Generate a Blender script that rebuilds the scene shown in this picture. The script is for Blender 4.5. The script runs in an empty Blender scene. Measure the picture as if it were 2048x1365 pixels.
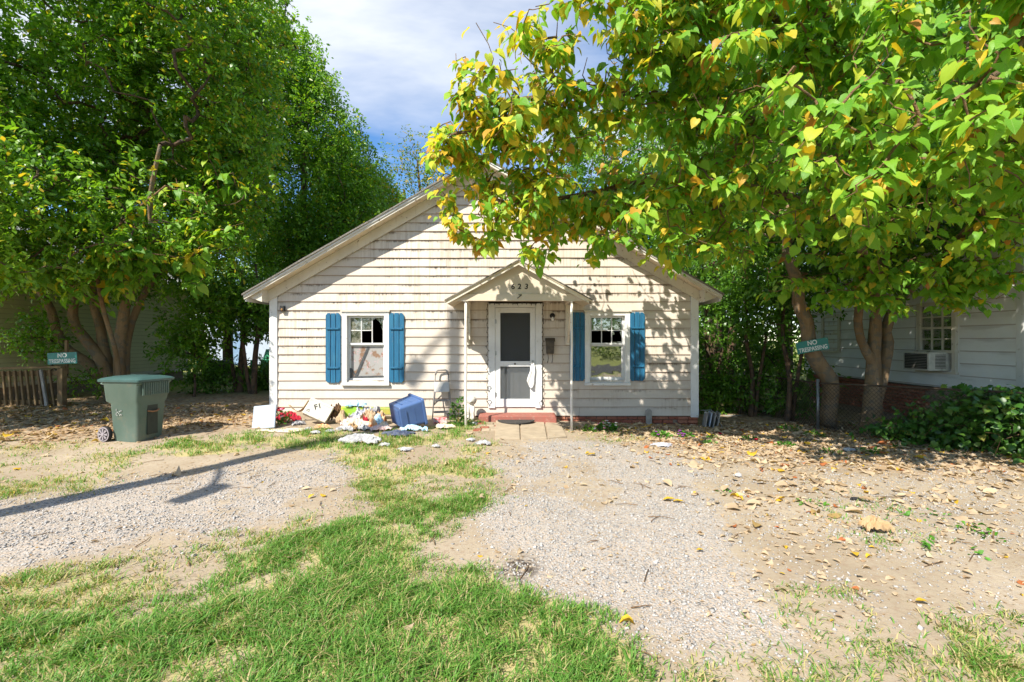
import bpy, math, random
import numpy as np
from mathutils import Vector, Matrix, Euler

R = math.radians
random.seed(11)
rng = np.random.default_rng(11)
scene = bpy.context.scene
COL = scene.collection

# ------------------------------------------------------------------ camera
cam_data = bpy.data.cameras.new("camera")
cam_data.lens = 16.0
cam_data.sensor_width = 36.0
cam_data.clip_start = 0.05
cam_data.clip_end = 2000.0
cam = bpy.data.objects.new("camera", cam_data)
cam.location = (0.0, 0.0, 1.6)
cam.rotation_euler = (R(90), 0, 0)
COL.objects.link(cam)
scene.camera = cam

# ------------------------------------------------------------------ light
SUN = Vector((0.70, 1.0, -1.20)).normalized()          # the way the light travels
SUN_POS = -SUN
SUN_ELEV = math.asin(SUN_POS.z)
SUN_AZ = math.atan2(SUN_POS.x, SUN_POS.y)
world = bpy.data.worlds.new("World")
scene.world = world
world.use_nodes = True
wt = world.node_tree
wt.nodes.clear()
w_out = wt.nodes.new("ShaderNodeOutputWorld")
w_bg = wt.nodes.new("ShaderNodeBackground")
w_bg.inputs["Strength"].default_value = 0.13
sky = wt.nodes.new("ShaderNodeTexSky")
sky.sky_type = 'NISHITA'
sky.sun_disc = False
sky.sun_elevation = SUN_ELEV
sky.sun_rotation = SUN_AZ
sky.altitude = 200
sky.air_density = 0.85
sky.dust_density = 0.05
sky.ozone_density = 1.6
# thin white clouds spread over the whole dome
tc = wt.nodes.new("ShaderNodeTexCoord")
sep = wt.nodes.new("ShaderNodeSeparateXYZ")
wt.links.new(tc.outputs["Generated"], sep.inputs[0])
zb = wt.nodes.new("ShaderNodeMath"); zb.operation = 'ADD'; zb.inputs[1].default_value = 0.12
zm = wt.nodes.new("ShaderNodeMath"); zm.operation = 'MAXIMUM'; zm.inputs[1].default_value = 0.05
wt.links.new(sep.outputs["Z"], zb.inputs[0]); wt.links.new(zb.outputs[0], zm.inputs[0])
dx = wt.nodes.new("ShaderNodeMath"); dx.operation = 'DIVIDE'
dy = wt.nodes.new("ShaderNodeMath"); dy.operation = 'DIVIDE'
wt.links.new(sep.outputs["X"], dx.inputs[0]); wt.links.new(zm.outputs[0], dx.inputs[1])
wt.links.new(sep.outputs["Y"], dy.inputs[0]); wt.links.new(zm.outputs[0], dy.inputs[1])
cmb = wt.nodes.new("ShaderNodeCombineXYZ")
wt.links.new(dx.outputs[0], cmb.inputs[0]); wt.links.new(dy.outputs[0], cmb.inputs[1])
cmap = wt.nodes.new("ShaderNodeMapping")
cmap.inputs["Location"].default_value = (6.4916, 15.4937, 0.4)
cmap.inputs["Rotation"].default_value = (0, 0, R(-28))
cmap.inputs["Scale"].default_value = (0.8, 1.5, 1.0)
wt.links.new(cmb.outputs[0], cmap.inputs[0])
cn = wt.nodes.new("ShaderNodeTexNoise")
cn.inputs["Scale"].default_value = 0.62
cn.inputs["Detail"].default_value = 7.0
cn.inputs["Roughness"].default_value = 0.56
cn.inputs["Distortion"].default_value = 0.25
wt.links.new(cmap.outputs[0], cn.inputs["Vector"])
cr = wt.nodes.new("ShaderNodeValToRGB")
cr.color_ramp.elements[0].position = 0.42
cr.color_ramp.elements[0].color = (0, 0, 0, 1)
cr.color_ramp.elements[1].position = 0.66
cr.color_ramp.elements[1].color = (1, 1, 1, 1)
wt.links.new(cn.outputs["Fac"], cr.inputs[0])
cmx = wt.nodes.new("ShaderNodeMix"); cmx.data_type = 'RGBA'
cmx.inputs["B"].default_value = (4.5, 4.7, 5.0, 1)
wt.links.new(cr.outputs["Color"], cmx.inputs["Factor"])
hs = wt.nodes.new("ShaderNodeHueSaturation"); hs.inputs["Saturation"].default_value = 1.22; hs.inputs["Value"].default_value = 1.05
wt.links.new(sky.outputs["Color"], hs.inputs["Color"])
wt.links.new(hs.outputs[0], cmx.inputs["A"])
wt.links.new(cmx.outputs["Result"], w_bg.inputs["Color"])
wt.links.new(w_bg.outputs[0], w_out.inputs[0])

sun_data = bpy.data.lights.new("sun", 'SUN')
sun_data.energy = 4.8
sun_data.angle = R(0.53)
sun_data.color = (1.0, 0.94, 0.82)
sun = bpy.data.objects.new("sun", sun_data)
sun.rotation_euler = SUN.to_track_quat('-Z', 'Y').to_euler()
sun.location = (-10, -14, 18)
COL.objects.link(sun)

scene.view_settings.view_transform = 'Standard'
scene.view_settings.look = 'None'
scene.view_settings.exposure = 0.88
scene.view_settings.gamma = 1.0
scene.view_settings.use_curve_mapping = False
scene.render.engine = 'CYCLES'
scene.cycles.max_bounces = 8
scene.cycles.diffuse_bounces = 4
scene.cycles.transparent_max_bounces = 16
scene.cycles.use_denoising = True

# ------------------------------------------------------------------ numbers
def smooth(a, b, x):
    t = np.clip((np.asarray(x, float) - a) / (b - a), 0, 1)
    return t * t * (3 - 2 * t)

_tab = np.random.default_rng(5).random((256, 256))
def vnoise(x, y, seed=0):
    x = np.asarray(x, float) + seed * 17.31; y = np.asarray(y, float) + seed * 7.77
    xi = np.floor(x).astype(int); yi = np.floor(y).astype(int)
    fx = x - xi; fy = y - yi
    fx = fx * fx * (3 - 2 * fx); fy = fy * fy * (3 - 2 * fy)
    a = _tab[xi % 256, yi % 256]; b = _tab[(xi + 1) % 256, yi % 256]
    c = _tab[xi % 256, (yi + 1) % 256]; d = _tab[(xi + 1) % 256, (yi + 1) % 256]
    return (a * (1 - fx) + b * fx) * (1 - fy) + (c * (1 - fx) + d * fx) * fy
def fbm(x, y, seed=0, octv=4):
    s = 0; a = 0.5; t = 0
    for i in range(octv):
        s = s + a * vnoise(np.asarray(x) * 2 ** i, np.asarray(y) * 2 ** i, seed + i); t += a; a *= 0.5
    return s / t

def ground_z(x, y):
    x = np.asarray(x, float); y = np.asarray(y, float)
    base = -0.034 * np.clip(x, -6.5, 5.0) * smooth(5.0, 9.0, y)
    return base + (fbm(x * 0.9, y * 0.9, 3) - 0.5) * 0.05 + (fbm(x * 5, y * 5, 9, 3) - 0.5) * 0.018
def gz(x, y): return float(ground_z(x, y))
def gp(px, py):
    """place on the ground measured from a spot in the photograph"""
    g = 0.0
    for _ in range(12):
        Y = 910.0 * (1.6 - g) / (py - 682.5)
        X = (px - 1024.0) * Y / 910.0
        g = gz(X, Y)
    return X, Y
def at(px, py, Y):
    return Vector(((px - 1024.0) * Y / 910.0, Y, 1.6 + (682.5 - py) * Y / 910.0))

# ------------------------------------------------------------------ mesh helpers
OFF = {}
class MB:
    def __init__(s):
        s.v = []; s.f = []; s.mi = []
    def add(s, verts, faces, mi=0):
        n = len(s.v)
        s.v += [tuple(p) for p in verts]
        s.f += [tuple(i + n for i in f) for f in faces]
        s.mi += [mi] * len(faces)
        return s
    def box(s, x0, x1, y0, y1, z0, z1, mi=0):
        return s.add([(x0, y0, z0), (x1, y0, z0), (x1, y1, z0), (x0, y1, z0), (x0, y0, z1), (x1, y0, z1), (x1, y1, z1), (x0, y1, z1)],
                     [(0, 3, 2, 1), (4, 5, 6, 7), (0, 1, 5, 4), (1, 2, 6, 5), (2, 3, 7, 6), (3, 0, 4, 7)], mi)
    def obox(s, c, size, rot=(0, 0, 0), mi=0):
        m = Euler(rot).to_matrix() if not isinstance(rot, Matrix) else rot
        c = Vector(c); hx, hy, hz = size[0] / 2, size[1] / 2, size[2] / 2
        vs = [c + m @ Vector(p) for p in [(-hx, -hy, -hz), (hx, -hy, -hz), (hx, hy, -hz), (-hx, hy, -hz), (-hx, -hy, hz), (hx, -hy, hz), (hx, hy, hz), (-hx, hy, hz)]]
        return s.add(vs, [(0, 3, 2, 1), (4, 5, 6, 7), (0, 1, 5, 4), (1, 2, 6, 5), (2, 3, 7, 6), (3, 0, 4, 7)], mi)
    def beam(s, a, b, w, h, up=(0, 0, 1), mi=0):
        a = Vector(a); b = Vector(b); d = (b - a).normalized()
        u = Vector(up); sd = d.cross(u)
        if sd.length < 1e-4: sd = d.cross(Vector((0, 1, 0)))
        sd.normalize(); u = sd.cross(d).normalized()
        vs = []
        for p in (a, b):
            for i, j in ((-1, -1), (1, -1), (1, 1), (-1, 1)):
                vs.append(p + sd * (i * w / 2) + u * (j * h / 2))
        return s.add(vs, [(3, 2, 1, 0), (4, 5, 6, 7), (0, 1, 5, 4), (1, 2, 6, 5), (2, 3, 7, 6), (3, 0, 4, 7)], mi)
    def prism(s, poly, y0, y1, mi=0):
        """polygon in (x, z), anticlockwise seen from -y, pushed from y0 to y1"""
        n = len(poly)
        vs = [(p[0], y0, p[1]) for p in poly] + [(p[0], y1, p[1]) for p in poly]
        fs = [tuple(range(n)), tuple(range(2 * n - 1, n - 1, -1))]
        for i in range(n):
            j = (i + 1) % n
            fs.append((j, i, i + n, j + n))
        return s.add(vs, fs, mi)
    def tube(s, pts, rad, n=8, cap=True, mi=0, jitter=0.0):
        pts = [Vector(p) for p in pts]; m = len(pts)
        if not hasattr(rad, '__len__'): rad = [rad] * m
        vs = []; fs = []
        t0 = (pts[1] - pts[0]).normalized()
        u = t0.orthogonal().normalized()
        for i in range(m):
            t = (pts[min(i + 1, m - 1)] - pts[max(i - 1, 0)]).normalized()
            u = (u - t * u.dot(t))
            if u.length < 1e-5: u = t.orthogonal()
            u.normalize(); w = t.cross(u)
            for k in range(n):
                a = 2 * math.pi * k / n
                r = rad[i] * (1 + (random.uniform(-jitter, jitter) if jitter else 0))
                vs.append(pts[i] + u * (math.cos(a) * r) + w * (math.sin(a) * r))
        for i in range(m - 1):
            for k in range(n):
                k2 = (k + 1) % n
                fs.append((i * n + k, i * n + k2, (i + 1) * n + k2, (i + 1) * n + k))
        if cap:
            fs.append(tuple(range(n - 1, -1, -1))); fs.append(tuple((m - 1) * n + k for k in range(n)))
        return s.add(vs, fs, mi)
    def lathe(s, prof, c=(0, 0, 0), n=16, axis='z', mi=0):
        vs = []; fs = []; m = len(prof)
        for r, h in prof:
            for k in range(n):
                a = 2 * math.pi * k / n
                x, y, z = r * math.cos(a), r * math.sin(a), h
                if axis == 'y': x, y, z = r * math.cos(a), h, r * math.sin(a)
                if axis == 'x': x, y, z = h, r * math.cos(a), r * math.sin(a)
                vs.append((c[0] + x, c[1] + y, c[2] + z))
        for i in range(m - 1):
            for k in range(n):
                k2 = (k + 1) % n
                fs.append((i * n + k, i * n + k2, (i + 1) * n + k2, (i + 1) * n + k))
        fs.append(tuple(range(n - 1, -1, -1))); fs.append(tuple((m - 1) * n + k for k in range(n)))
        return s.add(vs, fs, mi)

def link(o, parent=None):
    COL.objects.link(o)
    if parent is not None:
        o.parent = parent
        OFF[o.name] = OFF.get(parent.name, Vector((0, 0, 0))).copy()
    return o
def build(name, mb, mats, parent=None, smooth_shade=False, bevel=0.0, world=True, attr=None, subdiv=0):
    me = bpy.data.meshes.new(name)
    v = mb.v
    if parent is not None and world:
        o_ = OFF.get(parent.name, Vector((0, 0, 0)))
        v = [(p[0] - o_[0], p[1] - o_[1], p[2] - o_[2]) for p in v]
    me.from_pydata(v, [], mb.f)
    if not isinstance(mats, (list, tuple)): mats = [mats]
    for m in mats: me.materials.append(m)
    if len(mats) > 1:
        me.polygons.foreach_set('material_index', mb.mi)
    if smooth_shade: me.polygons.foreach_set('use_smooth', [True] * len(mb.f))
    if attr:
        for k, vals in attr.items():
            a = me.attributes.new(k, 'FLOAT', 'POINT'); a.data.foreach_set('value', vals)
    me.update()
    o = bpy.data.objects.new(name, me)
    link(o, parent)
    if bevel:
        b = o.modifiers.new('bevel', 'BEVEL'); b.width = bevel; b.segments = 2; b.limit_method = 'ANGLE'; b.angle_limit = R(40)
    if subdiv:
        b = o.modifiers.new('sub', 'SUBSURF'); b.levels = subdiv; b.render_levels = subdiv
    return o
def tag(o, label, cat, group=None, kind=None):
    o['label'] = label; o['category'] = cat
    if group: o['group'] = group
    if kind: o['kind'] = kind
    return o
def thing(name, label, cat, loc=(0, 0, 0), rotz=0.0, group=None):
    o = bpy.data.objects.new(name, None)
    o.empty_display_size = 0.2
    COL.objects.link(o)
    o.location = loc; o.rotation_euler = (0, 0, rotz)
    OFF[o.name] = Vector(loc)
    return tag(o, label, cat, group)

def mesh_np(name, V, F, mats, parent=None, attrs=None, smooth_shade=False):
    """V (n,3), F (m,3 or 4): one mesh, quick"""
    me = bpy.data.meshes.new(name)
    V = np.asarray(V, np.float32); F = np.asarray(F, np.int32)
    if parent is not None:
        o_ = OFF.get(parent.name, Vector((0, 0, 0)))
        V = V - np.array(o_, np.float32)
    k = F.shape[1]
    me.vertices.add(len(V)); me.vertices.foreach_set('co', V.ravel())
    me.loops.add(F.size); me.loops.foreach_set('vertex_index', F.ravel())
    me.polygons.add(len(F)); me.polygons.foreach_set('loop_start', np.arange(0, F.size, k, dtype=np.int32))
    if smooth_shade: me.polygons.foreach_set('use_smooth', np.ones(len(F), bool))
    if not isinstance(mats, (list, tuple)): mats = [mats]
    for m in mats: me.materials.append(m)
    if attrs:
        for a, vals in attrs.items():
            at_ = me.attributes.new(a, 'FLOAT', 'POINT'); at_.data.foreach_set('value', np.asarray(vals, np.float32))
    me.update(calc_edges=True)
    o = bpy.data.objects.new(name, me)
    return link(o, parent)

# ------------------------------------------------------------------ material helpers
class NT:
    def __init__(s, name):
        s.m = bpy.data.materials.new(name); s.m.use_nodes = True
        s.t = s.m.node_tree; s.t.nodes.clear()
        s.out = s.t.nodes.new("ShaderNodeOutputMaterial")
    def n(s, ty, **kw):
        nd = s.t.nodes.new(ty)
        for k, v in kw.items(): setattr(nd, k, v)
        return nd
    def put(s, sock, v):
        if isinstance(v, bpy.types.NodeSocket): s.t.links.new(v, sock)
        elif isinstance(v, (tuple, list)) and len(v) == 3 and sock.type == 'RGBA': sock.default_value = (*v, 1)
        else: sock.default_value = v
    def pos(s): return s.n("ShaderNodeNewGeometry").outputs["Position"]
    def obj(s): return s.n("ShaderNodeTexCoord").outputs["Object"]
    def attr(s, a): return s.n("ShaderNodeAttribute", attribute_name=a).outputs["Fac"]
    def mapping(s, vec, scale=(1, 1, 1), loc=(0, 0, 0)):
        m = s.n("ShaderNodeMapping"); s.put(m.inputs[0], vec)
        m.inputs["Scale"].default_value = scale; m.inputs["Location"].default_value = loc
        return m.outputs[0]
    def noise(s, vec, scale, detail=4, rough=0.55, dist=0.0, out="Fac"):
        m = s.n("ShaderNodeTexNoise"); s.put(m.inputs["Vector"], vec)
        m.inputs["Scale"].default_value = scale; m.inputs["Detail"].default_value = detail
        m.inputs["Roughness"].default_value = rough; m.inputs["Distortion"].default_value = dist
        return m.outputs[out]
    def voro(s, vec, scale, feature='F1', out="Distance"):
        m = s.n("ShaderNodeTexVoronoi", feature=feature); s.put(m.inputs["Vector"], vec)
        m.inputs["Scale"].default_value = scale
        return m.outputs[out]
    def ramp(s, fac, stops):
        r = s.n("ShaderNodeValToRGB"); s.put(r.inputs[0], fac)
        e = r.color_ramp.elements
        while len(e) < len(stops): e.new(0.5)
        for i, (p, c) in enumerate(stops):
            e[i].position = p
            e[i].color = (*c, 1) if hasattr(c, '__len__') else (c, c, c, 1)
        return r.outputs[0]
    def step(s, fac, a, b):
        m = s.n("ShaderNodeMapRange"); m.interpolation_type = 'SMOOTHSTEP'
        s.put(m.inputs["Value"], fac); m.inputs["From Min"].default_value = a; m.inputs["From Max"].default_value = b
        return m.outputs["Result"]
    def mix(s, fac, a, b, blend='MIX'):
        m = s.n("ShaderNodeMix", data_type='RGBA', blend_type=blend)
        s.put(m.inputs["Factor"], fac); s.put(m.inputs["A"], a); s.put(m.inputs["B"], b)
        return m.outputs["Result"]
    def math(s, op, a, b=0.0, clamp=False):
        m = s.n("ShaderNodeMath", operation=op, use_clamp=clamp)
        s.put(m.inputs[0], a); s.put(m.inputs[1], b)
        return m.outputs[0]
    def bump(s, h, strength=0.3, dist=0.01):
        b = s.n("ShaderNodeBump"); s.put(b.inputs["Height"], h)
        b.inputs["Strength"].default_value = strength; b.inputs["Distance"].default_value = dist
        return b.outputs[0]
    def principled(s, col, rough=0.7, spec=0.3, metal=0.0, normal=None, alpha=None, trans=None):
        p = s.n("ShaderNodeBsdfPrincipled")
        s.put(p.inputs["Base Color"], col); s.put(p.inputs["Roughness"], rough)
        s.put(p.inputs["Specular IOR Level"], spec); s.put(p.inputs["Metallic"], metal)
        if normal is not None: s.put(p.inputs["Normal"], normal)
        if alpha is not None: s.put(p.inputs["Alpha"], alpha)
        if trans is not None: s.put(p.inputs["Transmission Weight"], trans)
        return p.outputs[0]
    def done(s, sh):
        s.t.links.new(sh, s.out.inputs["Surface"]); return s.m

def plain(name, c1, c2=None, scale=6, rough=0.7, spec=0.3, metal=0.0, bump=0.15, bscale=60, dirt=None, dirt_amt=0.5):
    t = NT(name); v = t.obj()
    c2 = c2 or tuple(x * 0.78 for x in c1)
    col = t.mix(t.step(t.noise(v, scale, 5), 0.3, 0.7), c1, c2)
    if dirt:
        col = t.mix(t.math('MULTIPLY', t.step(t.noise(v, scale * 1.7, 6, 0.65), 0.52, 0.72), dirt_amt), col, dirt)
    nr = t.bump(t.noise(v, bscale, 4), bump, 0.004) if bump else None
    rg = t.math('ADD', t.math('MULTIPLY', t.noise(v, scale * 3, 3), 0.25), rough - 0.12, True)
    return t.done(t.principled(col, rg, spec, metal, nr))

def leafmat(name, stops, rough=0.42, spec=0.45, transl=0.35, tr_gain=1.3, veins=False):
    """colour of the single leaf comes from its own number 'tint'"""
    t = NT(name)
    col = t.ramp(t.attr('tint'), stops)
    v = t.pos()
    nrm = None
    if veins:
        au, av = t.attr('u'), t.attr('w')
        ab = t.math('ABSOLUTE', au)
        ph = t.math('SUBTRACT', av, t.math('MULTIPLY', ab, 0.75))
        sn = t.math('SINE', t.math('MULTIPLY', ph, 44.0))
        vein = t.math('MAXIMUM', t.step(sn, 0.80, 1.0), t.step(ab, 0.022, 0.004))
        col = t.mix(t.math('MULTIPLY', vein, 0.30), col, t.mix(0.6, col, (0.42, 0.48, 0.16)))
        edge = t.step(t.math('ADD', ab, t.math('MULTIPLY', t.noise(v, 14, 3), 0.25)), 0.42, 0.58)
        col = t.mix(t.math('MULTIPLY', edge, 0.35), col, t.mix(0.5, col, (0.55, 0.42, 0.04)))
        nrm = t.bump(t.math('SUBTRACT', 1.0, vein), 0.35, 0.004)
    col = t.mix(t.math('MULTIPLY', t.noise(v, 30, 2), 0.3), col, t.mix(0.5, col, (0.16, 0.17, 0.02)))
    p = t.principled(col, rough, spec, 0.0, nrm)
    tr = t.n("ShaderNodeBsdfTranslucent")
    g = t.n("ShaderNodeMix", data_type='RGBA', blend_type='MULTIPLY')
    g.inputs["Factor"].default_value = 1.0; g.clamp_result = False
    t.put(g.inputs["A"], col); t.put(g.inputs["B"], (tr_gain * 1.15, tr_gain * 1.1, tr_gain * 0.5))
    t.put(tr.inputs["Color"], g.outputs["Result"])
    mx = t.n("ShaderNodeMixShader"); mx.inputs[0].default_value = transl
    t.t.links.new(p, mx.inputs[1]); t.t.links.new(tr.outputs[0], mx.inputs[2])
    return t.done(mx.outputs[0])

def text_mesh(name, body, size, mat_, parent, loc, rot=(0, 0, 0), depth=0.0015, align='CENTER'):
    cu = bpy.data.curves.new(name, 'FONT')
    cu.body = body; cu.size = size; cu.align_x = align; cu.align_y = 'CENTER'; cu.extrude = depth; cu.offset = size * 0.022
    tmp = bpy.data.objects.new(name, cu); COL.objects.link(tmp)
    dg = bpy.context.evaluated_depsgraph_get()
    me = bpy.data.meshes.new_from_object(tmp.evaluated_get(dg))
    bpy.data.objects.remove(tmp); bpy.data.curves.remove(cu)
    me.materials.clear(); me.materials.append(mat_)
    o = bpy.data.objects.new(name, me)
    link(o, parent)
    off = OFF.get(parent.name, Vector((0, 0, 0))) if parent is not None else Vector((0, 0, 0))
    o.location = Vector(loc) - off; o.rotation_euler = rot
    return o
# ------------------------------------------------------------------ materials
def siding_material(name, base, shade, mould=(0.05, 0.032, 0.02), amt=1.0):
    t = NT(name); p = t.pos(); v = t.attr('v')
    sx_ = t.n('ShaderNodeSeparateXYZ'); t.put(sx_.inputs[0], p); sepz = sx_.outputs[2]
    big = t.noise(t.mapping(p, (0.5, 1, 0.9), (3, 0, 1)), 1.3, 4)
    col = t.mix(t.step(big, 0.35, 0.7), base, shade)
    grain = t.noise(t.mapping(p, (1.5, 3, 40)), 3.0, 4, 0.6)
    col = t.mix(t.math('MULTIPLY', t.step(grain, 0.5, 0.8), 0.22), col, (0.50, 0.42, 0.32))
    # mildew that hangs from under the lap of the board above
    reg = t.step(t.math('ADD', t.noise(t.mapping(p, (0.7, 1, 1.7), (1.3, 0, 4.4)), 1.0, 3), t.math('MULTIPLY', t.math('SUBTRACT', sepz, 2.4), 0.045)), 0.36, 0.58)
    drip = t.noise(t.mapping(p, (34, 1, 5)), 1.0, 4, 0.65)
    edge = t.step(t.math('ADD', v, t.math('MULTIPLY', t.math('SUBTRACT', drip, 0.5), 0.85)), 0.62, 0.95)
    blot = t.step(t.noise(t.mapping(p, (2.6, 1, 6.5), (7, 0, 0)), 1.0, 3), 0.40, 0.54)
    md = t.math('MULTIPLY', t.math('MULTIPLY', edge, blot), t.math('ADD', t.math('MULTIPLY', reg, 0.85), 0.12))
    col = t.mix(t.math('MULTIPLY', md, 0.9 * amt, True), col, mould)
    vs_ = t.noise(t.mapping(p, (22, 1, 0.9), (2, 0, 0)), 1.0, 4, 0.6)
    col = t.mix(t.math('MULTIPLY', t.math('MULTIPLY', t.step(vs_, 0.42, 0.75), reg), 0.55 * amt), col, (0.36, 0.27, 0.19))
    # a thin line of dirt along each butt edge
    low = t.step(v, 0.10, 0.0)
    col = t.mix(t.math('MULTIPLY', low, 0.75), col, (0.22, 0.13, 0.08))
    # flaked spots
    chip = t.step(t.noise(t.mapping(p, (1, 1, 2.2)), 30, 4, 0.75), 0.665, 0.70)
    col = t.mix(t.math('MULTIPLY', chip, 0.7 * amt), col, (0.20, 0.13, 0.09))
    nr = t.bump(t.math('ADD', grain, t.noise(p, 90, 3)), 0.25, 0.003)
    return t.done(t.principled(col, 0.62, 0.25, 0, nr))

M = {}
M['siding'] = siding_material('cream_siding', (0.61, 0.55, 0.485), (0.53, 0.465, 0.395))
M['siding_canopy'] = siding_material('cream_canopy', (0.62, 0.55, 0.45), (0.57, 0.49, 0.39), amt=0.3)
def white_trim(name, base=(0.70, 0.70, 0.69), wear=0.6, dirt=(0.30, 0.24, 0.17)):
    t = NT(name); p = t.pos()
    col = t.mix(t.step(t.noise(p, 2.2, 4), 0.35, 0.7), base, tuple(c * 0.86 for c in base))
    flake = t.step(t.noise(t.mapping(p, (9, 9, 9)), 1.0, 6, 0.7), 0.60, 0.66)
    col = t.mix(t.math('MULTIPLY', flake, wear), col, dirt)
    st = t.step(t.noise(t.mapping(p, (26, 26, 3)), 1.0, 3), 0.60, 0.75)
    col = t.mix(t.math('MULTIPLY', st, wear * 0.4), col, (0.40, 0.34, 0.26))
    nr = t.bump(t.noise(p, 70, 4), 0.2, 0.003)
    return t.done(t.principled(col, 0.5, 0.35, 0, nr))
M['trim'] = white_trim('white_trim_paint')
M['trim_worn'] = white_trim('worn_trim_paint', (0.64, 0.59, 0.50), 1.0, (0.17, 0.11, 0.07))
M['door_white'] = white_trim('door_white_enamel', (0.72, 0.73, 0.74), 0.25)
M['soffit'] = white_trim('soffit_board', (0.70, 0.60, 0.45), 0.9, (0.22, 0.14, 0.08))
def shingle():
    t = NT('roof_shingle'); p = t.pos()
    c = t.mix(t.noise(p, 3, 4), (0.15, 0.135, 0.12), (0.28, 0.26, 0.23))
    c = t.mix(t.step(t.noise(p, 60, 2), 0.4, 0.7), c, (0.08, 0.075, 0.07))
    return t.done(t.principled(c, 0.9, 0.1, 0, t.bump(t.noise(p, 120, 2), 0.5, 0.004)))
M['shingle'] = shingle()
def shutter():
    t = NT('shutter_blue'); p = t.pos()
    g = t.noise(t.mapping(p, (26, 26, 2.2)), 1.0, 5, 0.6)
    c = t.mix(t.step(g, 0.3, 0.75), (0.012, 0.090, 0.185), (0.022, 0.145, 0.260))
    c = t.mix(t.math('MULTIPLY', t.step(t.noise(p, 34, 4, 0.7), 0.66, 0.71), 0.8), c, (0.30, 0.24, 0.14))
    c = t.mix(t.math('MULTIPLY', t.step(t.noise(p, 2.5, 3), 0.5, 0.8), 0.35), c, (0.05, 0.15, 0.22))
    return t.done(t.principled(c, 0.55, 0.3, 0, t.bump(g, 0.3, 0.004)))
M['blue'] = shutter()
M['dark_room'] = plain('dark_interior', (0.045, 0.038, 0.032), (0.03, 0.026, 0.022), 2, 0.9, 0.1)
def glass(name, tint=(0.02, 0.022, 0.02), refl=0.35, grime=0.35):
    t = NT(name); p = t.pos()
    gl = t.n("ShaderNodeBsdfGlossy"); gl.inputs["Roughness"].default_value = 0.03
    t.put(gl.inputs["Color"], (0.95, 0.95, 0.95))
    wv = t.bump(t.noise(p, 3.0, 2), 0.12, 0.02); t.t.links.new(wv, gl.inputs["Normal"])
    tr = t.n("ShaderNodeBsdfTransparent"); t.put(tr.inputs["Color"], (0.75, 0.78, 0.74))
    fr = t.n("ShaderNodeFresnel"); fr.inputs["IOR"].default_value = 1.5
    fac = t.math('ADD', fr.outputs[0], refl, True)
    mx = t.n("ShaderNodeMixShader"); t.t.links.new(fac, mx.inputs[0]); t.t.links.new(tr.outputs[0], mx.inputs[1]); t.t.links.new(gl.outputs[0], mx.inputs[2])
    df = t.n("ShaderNodeBsdfDiffuse"); t.put(df.inputs["Color"], (0.42, 0.40, 0.33))
    m2 = t.n("ShaderNodeMixShader"); t.put(m2.inputs[0], t.math('MULTIPLY', t.step(t.noise(p, 9, 5, 0.65), 0.35, 0.85), grime))
    t.t.links.new(mx.outputs[0], m2.inputs[1]); t.t.links.new(df.outputs[0], m2.inputs[2])
    return t.done(m2.outputs[0])
M['glass'] = glass('window_glass', refl=0.30, grime=0.10)
M['glass_dirty'] = glass('dirty_glass', refl=0.20, grime=0.75)
def screen_mat(name, alpha, c):
    t = NT(name)
    p = t.principled(c, 0.6, 0.3)
    tr = t.n("ShaderNodeBsdfTransparent")
    mx = t.n("ShaderNodeMixShader"); mx.inputs[0].default_value = alpha
    t.t.links.new(tr.outputs[0], mx.inputs[1]); t.t.links.new(p, mx.inputs[2])
    return t.done(mx.outputs[0])
M['screen'] = screen_mat('insect_screen', 0.62, (0.05, 0.055, 0.06))
M['screen_low_lit'] = screen_mat('insect_screen_low_lit', 0.45, (0.10, 0.11, 0.12))  # lighter copy for the lower panel, sunlight put into its colour
M['inner_door'] = plain('inner_door_paint', (0.55, 0.57, 0.56), (0.48, 0.50, 0.49), 3, 0.5)
def blind_mat():
    t = NT('paper_behind_glass'); p = t.pos()
    w = t.n("ShaderNodeTexWave", wave_type='BANDS', bands_direction='Z'); t.put(w.inputs["Vector"], p)
    w.inputs["Scale"].default_value = 22; w.inputs["Distortion"].default_value = 1.2
    c = t.mix(t.step(w.outputs["Fac"], 0.2, 0.8), (0.42, 0.41, 0.40), (0.20, 0.19, 0.18))
    n1 = t.noise(t.mapping(p, (1, 1, 1), (2.2, 0, 0.6)), 6, 5, 0.6)
    c = t.mix(t.step(n1, 0.50, 0.62), c, (0.22, 0.13, 0.08))
    c = t.mix(t.step(t.noise(p, 13, 3), 0.60, 0.68), c, (0.50, 0.30, 0.33))
    return t.done(t.principled(c, 0.35, 0.5))
M['blind'] = blind_mat()
M['tape'] = plain('duct_tape', (0.085, 0.09, 0.095), (0.05, 0.052, 0.055), 30, 0.35, 0.5)
M['bronze'] = plain('dark_bronze_metal', (0.10, 0.075, 0.05), (0.05, 0.04, 0.03), 12, 0.5, 0.5, 0.3)
M['black'] = plain('black_plastic', (0.018, 0.018, 0.018), (0.03, 0.03, 0.03), 12, 0.55)
M['bulb'] = plain('bulb_glass', (0.75, 0.75, 0.72), (0.7, 0.7, 0.68), 5, 0.2, 0.6, bump=0)
M['rusty'] = plain('rusty_wire', (0.10, 0.075, 0.055), (0.06, 0.045, 0.035), 10, 0.7, 0.3, 0.3)
M['steel'] = plain('galvanised_steel', (0.48, 0.49, 0.50), (0.36, 0.37, 0.38), 10, 0.4, 0.5, 0.7)
M['post_paint'] = white_trim('post_paint', (0.80, 0.76, 0.70), 0.8, (0.33, 0.20, 0.12))
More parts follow.
